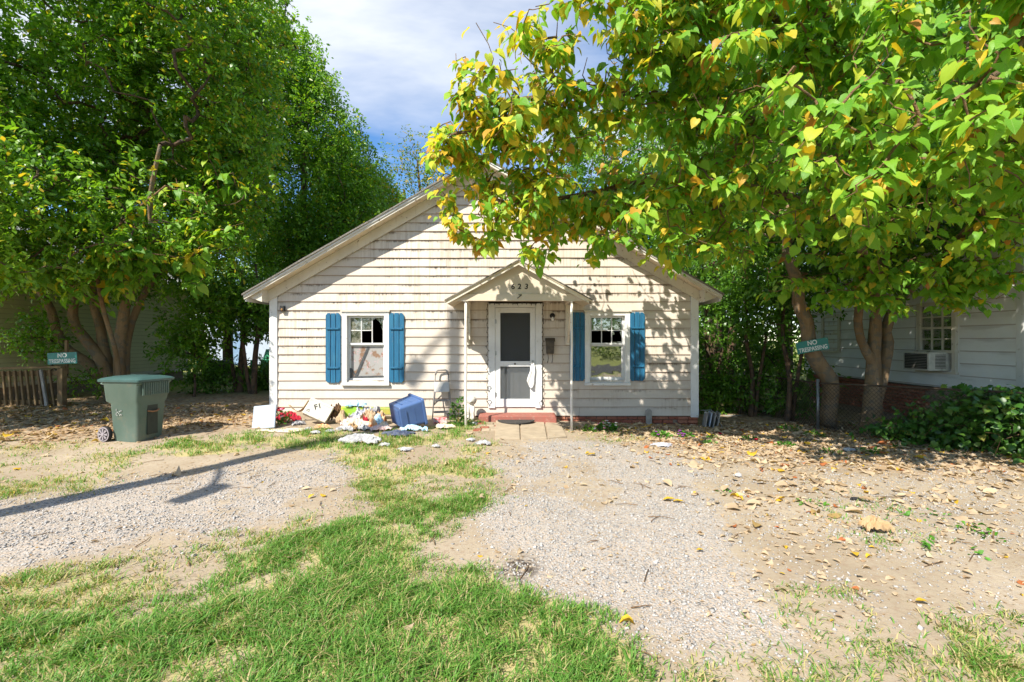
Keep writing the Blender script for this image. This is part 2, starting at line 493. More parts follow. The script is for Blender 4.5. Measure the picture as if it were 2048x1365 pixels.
def brick_mat(name, a, b):
    t = NT(name); p = t.pos()
    oi = t.n("ShaderNodeObjectInfo").outputs["Random"]
    c = t.mix(oi, a, b)
    c = t.mix(t.step(t.noise(p, 24, 5, 0.65), 0.45, 0.75), c, tuple(x * 0.55 for x in a))
    return t.done(t.principled(c, 0.85, 0.15, 0, t.bump(t.noise(p, 60, 4), 0.5, 0.005)))
M['brick'] = brick_mat('red_brick', (0.30, 0.10, 0.065), (0.38, 0.17, 0.11))
M['mortar'] = plain('mortar', (0.30, 0.24, 0.19), (0.22, 0.17, 0.13), 14, 0.95, 0.1, bump=0.4)
M['red_step'] = plain('red_painted_concrete', (0.33, 0.11, 0.085), (0.28, 0.12, 0.095), 9, 0.75, 0.2, bump=0.5, bscale=40, dirt=(0.42, 0.33, 0.26), dirt_amt=0.6)
M['paver'] = plain('tan_paver', (0.44, 0.36, 0.26), (0.36, 0.29, 0.21), 5, 0.9, 0.15, bump=0.4, bscale=50, dirt=(0.26, 0.21, 0.15), dirt_amt=0.5)
M['mat_rubber'] = plain('rubber_mat', (0.035, 0.035, 0.037), (0.08, 0.075, 0.07), 60, 0.9, 0.1, bump=0.6, bscale=120, dirt=(0.25, 0.22, 0.18), dirt_amt=0.6)
M['bark'] = None
def bark(name, a, b, c, sc=1.0):
    t = NT(name); p = t.pos()
    n1 = t.noise(t.mapping(p, (5 * sc, 5 * sc, 1.6 * sc)), 1.0, 5, 0.6)
    col = t.mix(t.step(n1, 0.3, 0.7), a, b)
    col = t.mix(t.math('MULTIPLY', t.step(t.noise(t.mapping(p, (7, 7, 9)), 1.0, 4), 0.48, 0.62), 0.85), col, c)
    h = t.math('ADD', t.noise(t.mapping(p, (30 * sc, 30 * sc, 8 * sc)), 1.0, 5, 0.65), t.noise(p, 60, 3))
    return t.done(t.principled(col, 0.85, 0.15, 0, t.bump(h, 1.0, 0.03)))
M['bark'] = bark('tan_bark', (0.25, 0.16, 0.085), (0.36, 0.25, 0.15), (0.20, 0.17, 0.13))
M['bark_dark'] = bark('dark_bark', (0.11, 0.075, 0.05), (0.19, 0.12, 0.075), (0.07, 0.06, 0.05))
M['twig'] = bark('twig_bark', (0.24, 0.14, 0.07), (0.32, 0.20, 0.11), (0.16, 0.11, 0.07), 3)
# leaves
M['leaf_small'] = leafmat('small_glossy_leaf', [(0.0, (0.055, 0.160, 0.014)), (0.45, (0.125, 0.290, 0.020)), (0.80, (0.230, 0.40, 0.026)), (0.93, (0.34, 0.43, 0.026)), (1.0, (0.48, 0.34, 0.03))], 0.38, 0.5, 0.44, 1.5)
M['leaf_dark'] = leafmat('dark_glossy_leaf', [(0.0, (0.042, 0.135, 0.016)), (0.5, (0.095, 0.245, 0.020)), (0.9, (0.170, 0.33, 0.025)), (1.0, (0.24, 0.27, 0.03))], 0.38, 0.5, 0.38, 1.4)
M['leaf_heart'] = leafmat('heart_shaped_leaf', [(0.0, (0.100, 0.300, 0.020)), (0.35, (0.205, 0.430, 0.030)), (0.62, (0.38, 0.52, 0.04)), (0.76, (0.56, 0.52, 0.035)), (0.90, (0.68, 0.44, 0.02)), (1.0, (0.50, 0.20, 0.05))], 0.48, 0.38, 0.42, 1.3, True)
M['leaf_far'] = leafmat('far_leaf', [(0.0, (0.035, 0.095, 0.015)), (0.6, (0.09, 0.19, 0.02)), (0.85, (0.20, 0.25, 0.025)), (1.0, (0.36, 0.27, 0.03))], 0.5, 0.3, 0.35, 1.3)
M['leaf_vine'] = leafmat('vine_leaf', [(0.0, (0.020, 0.085, 0.014)), (0.6, (0.050, 0.165, 0.022)), (0.93, (0.10, 0.22, 0.03)), (1.0, (0.25, 0.24, 0.05))], 0.4, 0.45, 0.3, 1.4)
M['weed'] = leafmat('weed_leaf', [(0.0, (0.05, 0.19, 0.015)), (1.0, (0.10, 0.30, 0.03))], 0.5, 0.3, 0.3)
M['grass'] = leafmat('grass_blade', [(0.0, (0.085, 0.230, 0.035)), (0.40, (0.155, 0.340, 0.050)), (0.62, (0.27, 0.37, 0.075)), (0.82, (0.46, 0.40, 0.17)), (1.0, (0.58, 0.45, 0.26))], 0.5, 0.35, 0.35, 1.2)
M['dry_leaf'] = leafmat('dry_leaf', [(0.0, (0.50, 0.37, 0.25)), (0.50, (0.60, 0.46, 0.32)), (0.78, (0.34, 0.22, 0.13)), (0.86, (0.62, 0.42, 0.05)), (0.94, (0.66, 0.40, 0.03)), (1.0, (0.42, 0.13, 0.05))], 0.7, 0.2, 0.2, 1.0)
def stone_mat():
    t = NT('gravel_stone')
    c = t.ramp(t.attr('tint'), [(0.0, (0.19, 0.18, 0.175)), (0.4, (0.33, 0.315, 0.30)), (0.75, (0.43, 0.41, 0.39)), (0.92, (0.52, 0.485, 0.45)), (1.0, (0.46, 0.33, 0.24))])
    return t.done(t.principled(c, 0.8, 0.25, 0, t.bump(t.noise(t.pos(), 150, 3), 0.3, 0.002)))
M['stone'] = stone_mat()
def ground_mat():
    t = NT('yard_ground'); p = t.pos()
    dirt = t.mix(t.step(t.noise(p, 1.1, 5), 0.3, 0.7), (0.325, 0.260, 0.185), (0.40, 0.33, 0.245))
    dirt = t.mix(t.math('MULTIPLY', t.step(t.noise(p, 22, 5, 0.65), 0.46, 0.70), 0.6), dirt, (0.27, 0.185, 0.125))
    cell = t.n("ShaderNodeTexVoronoi"); t.put(cell.inputs["Vector"], p); cell.inputs["Scale"].default_value = 70
    sv = t.n("ShaderNodeSeparateColor"); t.t.links.new(cell.outputs["Color"], sv.inputs[0])
    peb = t.ramp(sv.outputs[0], [(0.0, (0.21, 0.195, 0.18)), (0.4, (0.34, 0.32, 0.30)), (0.8, (0.45, 0.425, 0.40)), (1.0, (0.41, 0.33, 0.26))])
    peb = t.mix(t.step(cell.outputs["Distance"], 0.35, 0.75), peb, (0.42, 0.34, 0.27))
    gv = t.attr('gravel')
    fine = t.step(t.math('ADD', gv, t.math('MULTIPLY', t.math('SUBTRACT', t.noise(p, 9, 5, 0.7), 0.5), 1.3)), 0.30, 0.75)
    col = t.mix(fine, dirt, peb)
    th = t.mix(t.noise(p, 55, 4), (0.34, 0.30, 0.11), (0.50, 0.41, 0.22))
    gr = t.attr('grass')
    gm = t.step(t.math('ADD', gr, t.math('MULTIPLY', t.math('SUBTRACT', t.noise(p, 13, 5, 0.7), 0.5), 0.8)), 0.25, 0.65)
    col = t.mix(t.math('MULTIPLY', gm, 0.9), col, th)
    lt = t.attr('litter')
    lc = t.n("ShaderNodeTexVoronoi"); t.put(lc.inputs["Vector"], t.mapping(p, (1, 1, 1))); lc.inputs["Scale"].default_value = 17
    ls = t.n("ShaderNodeSeparateColor"); t.t.links.new(lc.outputs["Color"], ls.inputs[0])
    lcol = t.ramp(ls.outputs[1], [(0.0, (0.17, 0.105, 0.06)), (0.5, (0.36, 0.23, 0.13)), (1.0, (0.52, 0.37, 0.22))])
    lm = t.math('MULTIPLY', lt, t.step(ls.outputs[0], 0.2, 0.5))
    col = t.mix(lm, col, lcol)
    far = t.attr('far')
    fg = t.mix(t.noise(p, 1.5, 5), (0.12, 0.19, 0.035), (0.30, 0.27, 0.08))
    col = t.mix(far, col, fg)
    oil = t.attr('oil')
    col = t.mix(t.math('MULTIPLY', oil, t.step(t.noise(p, 30, 4), 0.35, 0.6)), col, (0.07, 0.055, 0.045))
    h = t.math('ADD', t.noise(p, 40, 6, 0.7), t.math('MULTIPLY', t.math('MULTIPLY', cell.outputs["Distance"], fine), -1.0))
    return t.done(t.principled(col, 0.92, 0.12, 0, t.bump(h, 0.55, 0.012)))
M['ground'] = ground_mat()
M['asphalt'] = plain('asphalt', (0.07, 0.068, 0.065), (0.05, 0.05, 0.05), 3, 0.9, 0.2, bump=0.5, bscale=80)
M['wood'] = plain('weathered_wood', (0.24, 0.17, 0.09), (0.17, 0.11, 0.06), 8, 0.85, 0.15, bump=0.4, bscale=40)
M['wood_grey'] = plain('grey_wood', (0.36, 0.34, 0.31), (0.26, 0.24, 0.22), 8, 0.85, 0.15, bump=0.4, bscale=40)
M['pole'] = plain('pole_wood', (0.17, 0.12, 0.08), (0.12, 0.085, 0.06), 5, 0.9, 0.1, bump=0.5, bscale=30)
# ------------------------------------------------------------------ ground
def poly_world(pts): return np.array([gp(max(-2600, a), max(b, 700)) for a, b in pts])
def sdist(px, py, poly):
    """signed distance, positive inside"""
    px = np.asarray(px, float); py = np.asarray(py, float)
    d = np.full(px.shape, 1e9); inside = np.zeros(px.shape, bool)
    n = len(poly)
    for i in range(n):
        ax, ay = poly[i]; bx, by = poly[(i + 1) % n]
        ex, ey = bx - ax, by - ay; L = ex * ex + ey * ey + 1e-9
        tt = np.clip(((px - ax) * ex + (py - ay) * ey) / L, 0, 1)
        d = np.minimum(d, np.hypot(px - ax - tt * ex, py - ay - tt * ey))
        c = ((ay > py) != (by > py)) & (px < (bx - ax) * (py - ay) / (by - ay + 1e-12) + ax)
        inside ^= c
    return np.where(inside, d, -d)

LAWN = poly_world([(-300, 1500), (-300, 1275), (120, 1250), (260, 1240), (400, 1178), (470, 1130), (560, 1080), (640, 1056), (760, 1030), (880, 1012), (955, 985), (985, 1000), (930, 1040), (845, 1085), (905, 1128), (980, 1130), (1050, 1190), (1120, 1220), (1200, 1270), (1245, 1330), (1262, 1500)])
PATCHES = [  # polygon, how thick the grass stands, how dry it is, softness
    ([(640, 905), (760, 892), (900, 882), (985, 890), (990, 985), (880, 1012), (760, 1032), (700, 1000), (690, 940)], 0.50, 0.32, 0.22),
    ([(255, 908), (330, 882), (480, 862), (600, 858), (760, 860), (900, 850), (950, 842), (955, 880), (860, 900), (700, 905), (560, 900), (420, 912), (300, 920)], 0.72, 0.16, 0.16),
    ([(-300, 842), (200, 888), (300, 930), (150, 985), (-300, 1015)], 0.30, 0.48, 0.3),
    ([(-300, 1195), (150, 1150), (350, 1105), (520, 1062), (640, 1025), (700, 1040), (560, 1082), (470, 1130), (400, 1180), (260, 1240), (-300, 1275)], 0.34, 0.45, 0.2),
    ([(1500, 1310), (1600, 1262), (1720, 1225), (1850, 1270), (2300, 1235), (2300, 1460), (1430, 1460)], 0.42, 0.36, 0.2),
    ([(1290, 1340), (1450, 1320), (1480, 1460), (1280, 1460)], 0.3, 0.45, 0.2),
    ([(878, 858), (945, 836), (960, 858), (905, 880)], 0.95, 0.0, 0.1),
    ([(1130, 860), (1250, 850), (1330, 880), (1180, 895)], 0.25, 0.3, 0.2),
    ([(1640, 980), (1800, 1020), (1900, 1100), (1760, 1090)], 0.14, 0.2, 0.3),
    ([(1560, 1180), (1700, 1170), (1700, 1230), (1600, 1250)], 0.2, 0.35, 0.15),
]
PATCHES = [(poly_world(a), b, c, d) for a, b, c, d in PATCHES]
GRAVEL_L = poly_world([(-300, 1035), (100, 985), (350, 945), (560, 906), (690, 897), (730, 950), (700, 1000), (560, 1052), (400, 1092), (200, 1125), (-300, 1185)])
GRAVEL_R = poly_world([(955, 893), (1150, 884), (1330, 900), (1430, 960), (1450, 1060), (1480, 1180), (1570, 1290), (1500, 1345), (1330, 1330), (1180, 1235), (1080, 1185), (1010, 1115), (930, 1080), (965, 1000), (990, 940)])
RIGHT = poly_world([(1130, 845), (1380, 830), (2400, 860), (2400, 1330), (1500, 1260), (1420, 1050), (1330, 930)])
LITTER = [poly_world([(1130, 858), (1360, 838), (1420, 775), (1500, 770), (1700, 840), (2400, 880), (2400, 965), (1700, 945), (1400, 905)]),
          poly_world([(-300, 795), (180, 772), (545, 772), (545, 812), (500, 850), (300, 880), (150, 880), (-300, 900)])]
def grass_at(x, y):
    """thickness and dryness of the grass"""
    nz = (fbm(x * 1.8, y * 1.8, 21) - 0.5) * 0.7 + (fbm(x * 7, y * 7, 31, 3) - 0.5) * 0.22
    den = smooth(-0.22, 0.25, sdist(x, y, LAWN) + nz * 0.75) * (0.42 + 0.62 * smooth(0.33, 0.60, fbm(x * 2.2, y * 2.2, 43))); dry = 0.10 * den
    dryness = np.where(den > 0.02, 0.12, 0.4)
    for p, a, c, w in PATCHES:
        m = smooth(-w, w, sdist(x, y, p) + nz * 0.8) * a
        m = m * (0.35 + 1.1 * smooth(0.35, 0.65, fbm(x * 2.6, y * 2.6, 41)))
        dryness = np.where(m > den, c, dryness)
        den = np.maximum(den, m)
    return np.clip(den, 0, 1), dryness
def gravel_at(x, y):
    nz = (fbm(x * 1.4, y * 1.4, 61) - 0.5) * 0.9
    a = smooth(-0.5, 0.6, sdist(x, y, GRAVEL_L) + nz * 1.0) * 0.72
    b = smooth(-0.45, 0.5, sdist(x, y, GRAVEL_R) + nz * 0.9)
    c = smooth(-0.3, 0.5, sdist(x, y, RIGHT) + nz) * 0.34
    g = np.maximum(np.maximum(a, b), c)
    bare = smooth(0.56, 0.72, fbm(x * 1.1, y * 1.1, 71))
    return g * (1 - 0.6 * bare)
def axis(lo, hi, step, out, n):
    a = np.arange(lo, hi + 1e-6, step)
    g = step * np.cumprod(np.full(n, 1.0)); 
    k = (out / step) ** (1.0 / n)
    ext = np.cumsum(step * np.power(k, np.arange(1, n + 1)) ** 1.0)
    ext = ext * (out / ext[-1])
    return np.concatenate([(lo - ext)[::-1], a, hi + ext])
gx = axis(-11.5, 9.5, 0.065, 420.0, 40)
gy = axis(1.6, 10.6, 0.065, 420.0, 40)
GX, GY = np.meshgrid(gx, gy, indexing='ij')
fx, fy = GX.ravel(), GY.ravel()
fz = ground_z(fx, fy)
den, _ = grass_at(fx, fy); grv = gravel_at(fx, fy)
lit = np.zeros(fx.shape)
for p in LITTER: lit = np.maximum(lit, smooth(-0.5, 0.6, sdist(fx, fy, p) + (fbm(fx * 1.6, fy * 1.6, 81) - 0.5) * 1.2))
far = np.maximum(smooth(11.0, 13.5, fy + (fbm(fx, fy, 5) - 0.5) * 2), smooth(-1.0, -2.5, fy)) * 0.95
lit = lit * (1 - far)
ox, oy = gp(1040, 1134)
oil = smooth(0.26, 0.10, np.hypot((fx - ox), (fy - oy) * 1.3) + (fbm(fx * 6, fy * 6, 15) - 0.5) * 0.22)
nx, ny = len(gx), len(gy)
ii = (np.arange(nx - 1)[:, None] * ny + np.arange(ny - 1)[None, :]).ravel()
quads = np.stack([ii, ii + ny, ii + ny + 1, ii + 1], 1)
ground = mesh_np('ground', np.stack([fx, fy, fz], 1), quads, M['ground'], None,
                 {'grass': den, 'gravel': grv, 'litter': lit, 'far': far, 'oil': oil}, True)
ground['kind'] = 'structure'; ground['label'] = 'bare dirt yard with gravel drives, thin grass and leaf litter'; ground['category'] = 'ground'
OFF[ground.name] = Vector((0, 0, 0))
road = build('road', MB().add([(-200, -9.5, 0.035), (200, -9.5, 0.035), (200, -3.2, 0.035), (-200, -3.2, 0.035)], [(0, 1, 2, 3)]), M['asphalt'])
tag(road, 'grey asphalt street running past the front of the yard', 'road', kind='structure')

# ------------------------------------------------------------------ the house
WY = 9.40                      # front wall
XL, XR = -4.97, 3.82
XC = (XL + XR) / 2
SLOPE = 0.5757
RAKE_Y = 9.02
APEX = 5.235                   # top of the rake at the ridge
HALF = 4.72
EAVE = APEX - HALF * SLOPE
HBACK = 18.5
house = thing('cottage', 'small cream clapboard cottage with blue shutters and low gable roof', 'house', (XC, WY + 1, 0))
def roof_z(x): return APEX - abs(x - XC) * SLOPE
OPEN = {'door': (-0.47, 0.60, 0.22, 2.36), 'wl': (-3.47, -2.55, 0.74, 2.19), 'wr': (1.51, 2.41, 0.74, 2.19)}
# sheathing behind the boards, with real openings
sh = MB()
Y0, Y1 = WY, WY + 0.11
cuts = [XL, -3.47, -2.55, -0.47, 0.60, 1.51, 2.41, XR]
for i in range(7):
    a, b = cuts[i], cuts[i + 1]
    op = [o for o in OPEN.values() if abs(o[0] - a) < 1e-6]
    if op:
        sh.box(a, b, Y0, Y1, 0.02, op[0][2]); sh.box(a, b, Y0, Y1, op[0][3], 2.60)
    else:
        sh.box(a, b, Y0, Y1, 0.02, 2.60)
zt = APEX - 0.16
sh.prism([(XL, 2.60), (XR, 2.60), (XR, zt - (XR - XC) * SLOPE), (XC, zt), (XL, zt - (XC - XL) * SLOPE)], Y0, Y1)
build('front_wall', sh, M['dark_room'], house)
sw = MB()
sw.box(XL, XL + 0.12, WY + 0.11, HBACK, 0.0, 2.55); sw.box(XR - 0.12, XR, WY + 0.11, HBACK, 0.0, 2.55)
sw.prism([(XL, 0.0), (XR, 0.0), (XR, 2.55), (XC, zt), (XL, 2.55)], HBACK, HBACK + 0.12)
build('side_wall', sw, M['siding'], house, attr={'v': [0.5] * len(sw.v)})
rm = MB()
rm.box(XL + 0.13, XR - 0.13, WY + 0.12, HBACK - 0.02, 0.16, 0.20)
rm.box(XL + 0.13, XR - 0.13, WY + 0.12, HBACK - 0.02, 2.52, 2.56)
rm.box(XL + 0.13, XR - 0.13, WY + 4.0, WY + 4.1, 0.2, 2.52)
rm.box(-0.62, -0.55, WY + 0.14, WY + 4.0, 0.2, 2.52); rm.box(0.72, 0.79, WY + 0.14, WY + 4.0, 0.2, 2.52)
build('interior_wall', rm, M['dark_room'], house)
# clapboards, one object each
EXPO = 0.181
def siding_course(k, z0):
    zt_ = z0 + EXPO + 0.012
    lim0 = min(XR - XC, (APEX - 0.20 - z0) / SLOPE); lim1 = min(XR - XC, (APEX - 0.20 - zt_) / SLOPE)
    if lim0 < 0.25: return
    lim1 = max(lim1, 0.05)
    inner = 0.14 if z0 < 2.42 else 0.0
    segs = [(XC - lim0 + inner, XC + lim0 - inner)]
    for (a, b, z_a, z_b) in ((-0.485, 0.617, 0.20, 2.372), (-3.49, -2.535, 0.70, 2.215), (1.505, 2.42, 0.70, 2.215)):
        if z0 + EXPO * 0.55 > z_a and z0 + EXPO * 0.45 < z_b:
            new = []
            for s0, s1 in segs:
                if b <= s0 or a >= s1: new.append((s0, s1)); continue
                if a - s0 > 0.03: new.append((s0, a))
                if s1 - b > 0.03: new.append((b, s1))
            segs = new
    out = []
    for s0, s1 in segs:
        x = s0
        while s1 - x > 4.6:
            c = x + random.uniform(2.2, 4.0)
            if s1 - c < 0.5: break
            out.append((x, c - 0.002)); x = c + 0.002
        out.append((x, s1))
    for s0, s1 in out:
        t0 = max(s0, XC - lim1) if s0 < XC else s0
        t1 = min(s1, XC + lim1) if s1 > XC else s1
        if t1 <= t0: t1 = t0 + 0.01
        dz0 = random.uniform(-0.004, 0.004); dz1 = random.uniform(-0.004, 0.004)
        pr = random.uniform(0.022, 0.030)
        m = MB(); vv = []
        n = max(1, int((s1 - s0) / 0.45))
        for i in range(n + 1):
            f = i / n
            xb = s0 + (s1 - s0) * f; xt = t0 + (t1 - t0) * f
            zb_ = z0 + dz0 * (1 - f) + dz1 * f + random.uniform(-0.0012, 0.0012)
            m.v += [(xb, WY - pr, zb_), (xb, WY - 0.0005, zb_), (xt, WY - 0.0005, zt_), (xt, WY - 0.007, zt_)]
            vv += [0.0, 0.0, 1.0, 1.0]
        for i in range(n):
            a = i * 4; b = a + 4
            m.f += [(a, b, b + 3, a + 3), (a + 1, b + 1, b, a), (a + 3, b + 3, b + 2, a + 2)]
        e = n * 4
        m.f += [(0, 3, 2, 1), (e, e + 1, e + 2, e + 3)]
        m.mi = [0] * len(m.f)
        build('siding_board', m, M['siding'], house, attr={'v': vv})
z = 0.055; k = 0
while z < APEX - 0.3:
    siding_course(k, z); z += EXPO; k += 1
# foundation of brick with the courses that show on the right
fd = MB(); fd.box(XL + 0.1, XR - 0.1, WY + 0.03, WY + 0.16, -0.5, 0.05)
found = build('foundation', fd, M['mortar'], house)
bm_ = []
for w_ in (0.195, 0.20, 0.19):
    me = MB(); me.box(0, w_, 0, 0.09, 0, 0.06)
    bm_.append(me)
brick_proto = {}
def brick(x, y, z, w=0.2, parent=None, rot=0.0):
    key = round(w, 3)
    if key not in brick_proto:
        m = MB(); m.box(-w / 2, w / 2, -0.045, 0.045, -0.03, 0.03)
        me = bpy.data.meshes.new('brick'); me.from_pydata(m.v, [], m.f); me.materials.append(M['brick']); brick_proto[key] = me
    o = bpy.data.objects.new('brick', brick_proto[key]); link(o, parent)
    o.location = Vector((x, y, z)) - OFF[o.name]; o.rotation_euler = (random.uniform(-.02, .02), random.uniform(-.015, .015), rot + random.uniform(-.02, .02))
    b = o.modifiers.new('bevel', 'BEVEL'); b.width = 0.006; b.segments = 1
    return o
for c in range(4):
    zc = 0.01 - c * 0.072
    x = 1.0 + (0.1 if c % 2 else 0.0)
    while x < XR - 0.45:
        brick(x, WY + 0.035 + random.uniform(-0.006, 0.006), zc, 0.2, found); x += 0.212
    for j in range(2):
        brick(XR - 0.30 + j * 0.205 + (0.0 if c % 2 else 0.0), WY + 0.0 + random.uniform(-0.006, 0.006), zc, 0.195, found)
# corner boards
for nm, a, b in (('corner_board', XL - 0.02, XL + 0.14), ('corner_board', XR - 0.14, XR + 0.02)):
    zc = roof_z(a if a < XC else b) - 0.14
    build(nm, MB().box(a, b, WY - 0.045, WY + 0.02, 0.03, zc), M['trim'], house, bevel=0.004)
# roof
def roof_side(sgn):
    m = MB(); n = 24
    x0, x1 = XC, XC + sgn * (HALF + 0.04)
    vs = []
    for i in range(n + 1):
        f = i / n; x = x0 + (x1 - x0) * f
        zz = APEX + 0.035 - abs(x - XC) * SLOPE
        yf = RAKE_Y - 0.05 + random.uniform(-0.012, 0.012)
        vs += [(x, yf, zz + random.uniform(0, 0.008)), (x, HBACK + 0.4, zz), (x, HBACK + 0.4, zz - 0.03), (x, yf, zz - 0.03)]
    fs = []
    for i in range(n):
        a = i * 4; b = a + 4
        for q in range(4):
            q2 = (q + 1) % 4
            fs.append((a + q, b + q, b + q2, a + q2) if sgn < 0 else (a + q2, b + q2, b + q, a + q))
    fs += [(0, 1, 2, 3), (n * 4 + 3, n * 4 + 2, n * 4 + 1, n * 4)]
    m.add(vs, fs)
    rf = build('roof', m, M['shingle'], house)
    # soffit under the overhang, boards across
    s = MB()
    L = 14
    for i in range(L):
        a = XC + sgn * (0.02 + (HALF - 0.04) * i / L); b = XC + sgn * (0.02 + (HALF - 0.04) * (i + 1) / L - 0.006)
        za = APEX - 0.03 - abs(a - XC) * SLOPE; zb2 = APEX - 0.03 - abs(b - XC) * SLOPE
        d = 0.02
        v8 = [(a, RAKE_Y + 0.03, za - d), (b, RAKE_Y + 0.03, zb2 - d), (b, WY + 0.02, zb2 - d), (a, WY + 0.02, za - d), (a, RAKE_Y + 0.03, za), (b, RAKE_Y + 0.03, zb2), (b, WY + 0.02, zb2), (a, WY + 0.02, za)]
        f8 = [(0, 3, 2, 1), (4, 5, 6, 7), (0, 1, 5, 4), (1, 2, 6, 5), (2, 3, 7, 6), (3, 0, 4, 7)]
        if sgn < 0: f8 = [f[::-1] for f in f8]
        s.add(v8, f8)
    build('soffit', s, M['soffit'], rf)
    # rake board at the front edge, with a thin drip strip on top
    def strip(y0, y1, top, h, name, mat_):
        p = [(XC, APEX + top), (x1 - sgn * 0.02, APEX + top - (HALF + 0.02) * SLOPE), (x1 - sgn * 0.02, APEX + top - (HALF + 0.02) * SLOPE - h), (XC, APEX + top - h)]
        if sgn > 0: p = p[::-1]
        build(name, MB().prism(p, y0, y1), mat_, rf)
    strip(RAKE_Y, RAKE_Y + 0.028, 0.002, 0.085, 'rake_board', M['trim_worn'])
    strip(RAKE_Y - 0.022, RAKE_Y - 0.002, 0.004, 0.038, 'drip_strip', M['trim'])
    # frieze board on the wall
    lim = HALF - 0.28
    p = [(XC, APEX - 0.055), (XC + sgn * lim, APEX - 0.055 - lim * SLOPE), (XC + sgn * lim, APEX - 0.055 - lim * SLOPE - 0.215), (XC, APEX - 0.27)]
    if sgn > 0: p = p[::-1]
    build('frieze_board', MB().prism(p, WY - 0.07, WY - 0.042), M['trim_worn'], rf)
    # boxed eave return
    xe0, xe1 = XC + sgn * (HALF - 0.30), XC + sgn * (HALF - 0.06)
    za, zb2 = roof_z(xe0) - 0.055, roof_z(xe1) - 0.055
    p = [(xe0, za), (xe1, zb2), (xe1, zb2 - 0.03), (xe0, zb2 - 0.115)]
    if sgn > 0: p = p[::-1]
    build('eave_return', MB().prism(p, RAKE_Y + 0.07, WY - 0.05), M['trim_worn'], rf)
    ev = MB(); xa, xb = sorted((x1 - sgn * 0.03, x1 - sgn * 0.055))
    ev.box(xa, xb, RAKE_Y + 0.03, HBACK + 0.3, EAVE - 0.13, EAVE - 0.02)
    build('fascia', ev, M['trim'], rf)
roof_side(-1); roof_side(1)

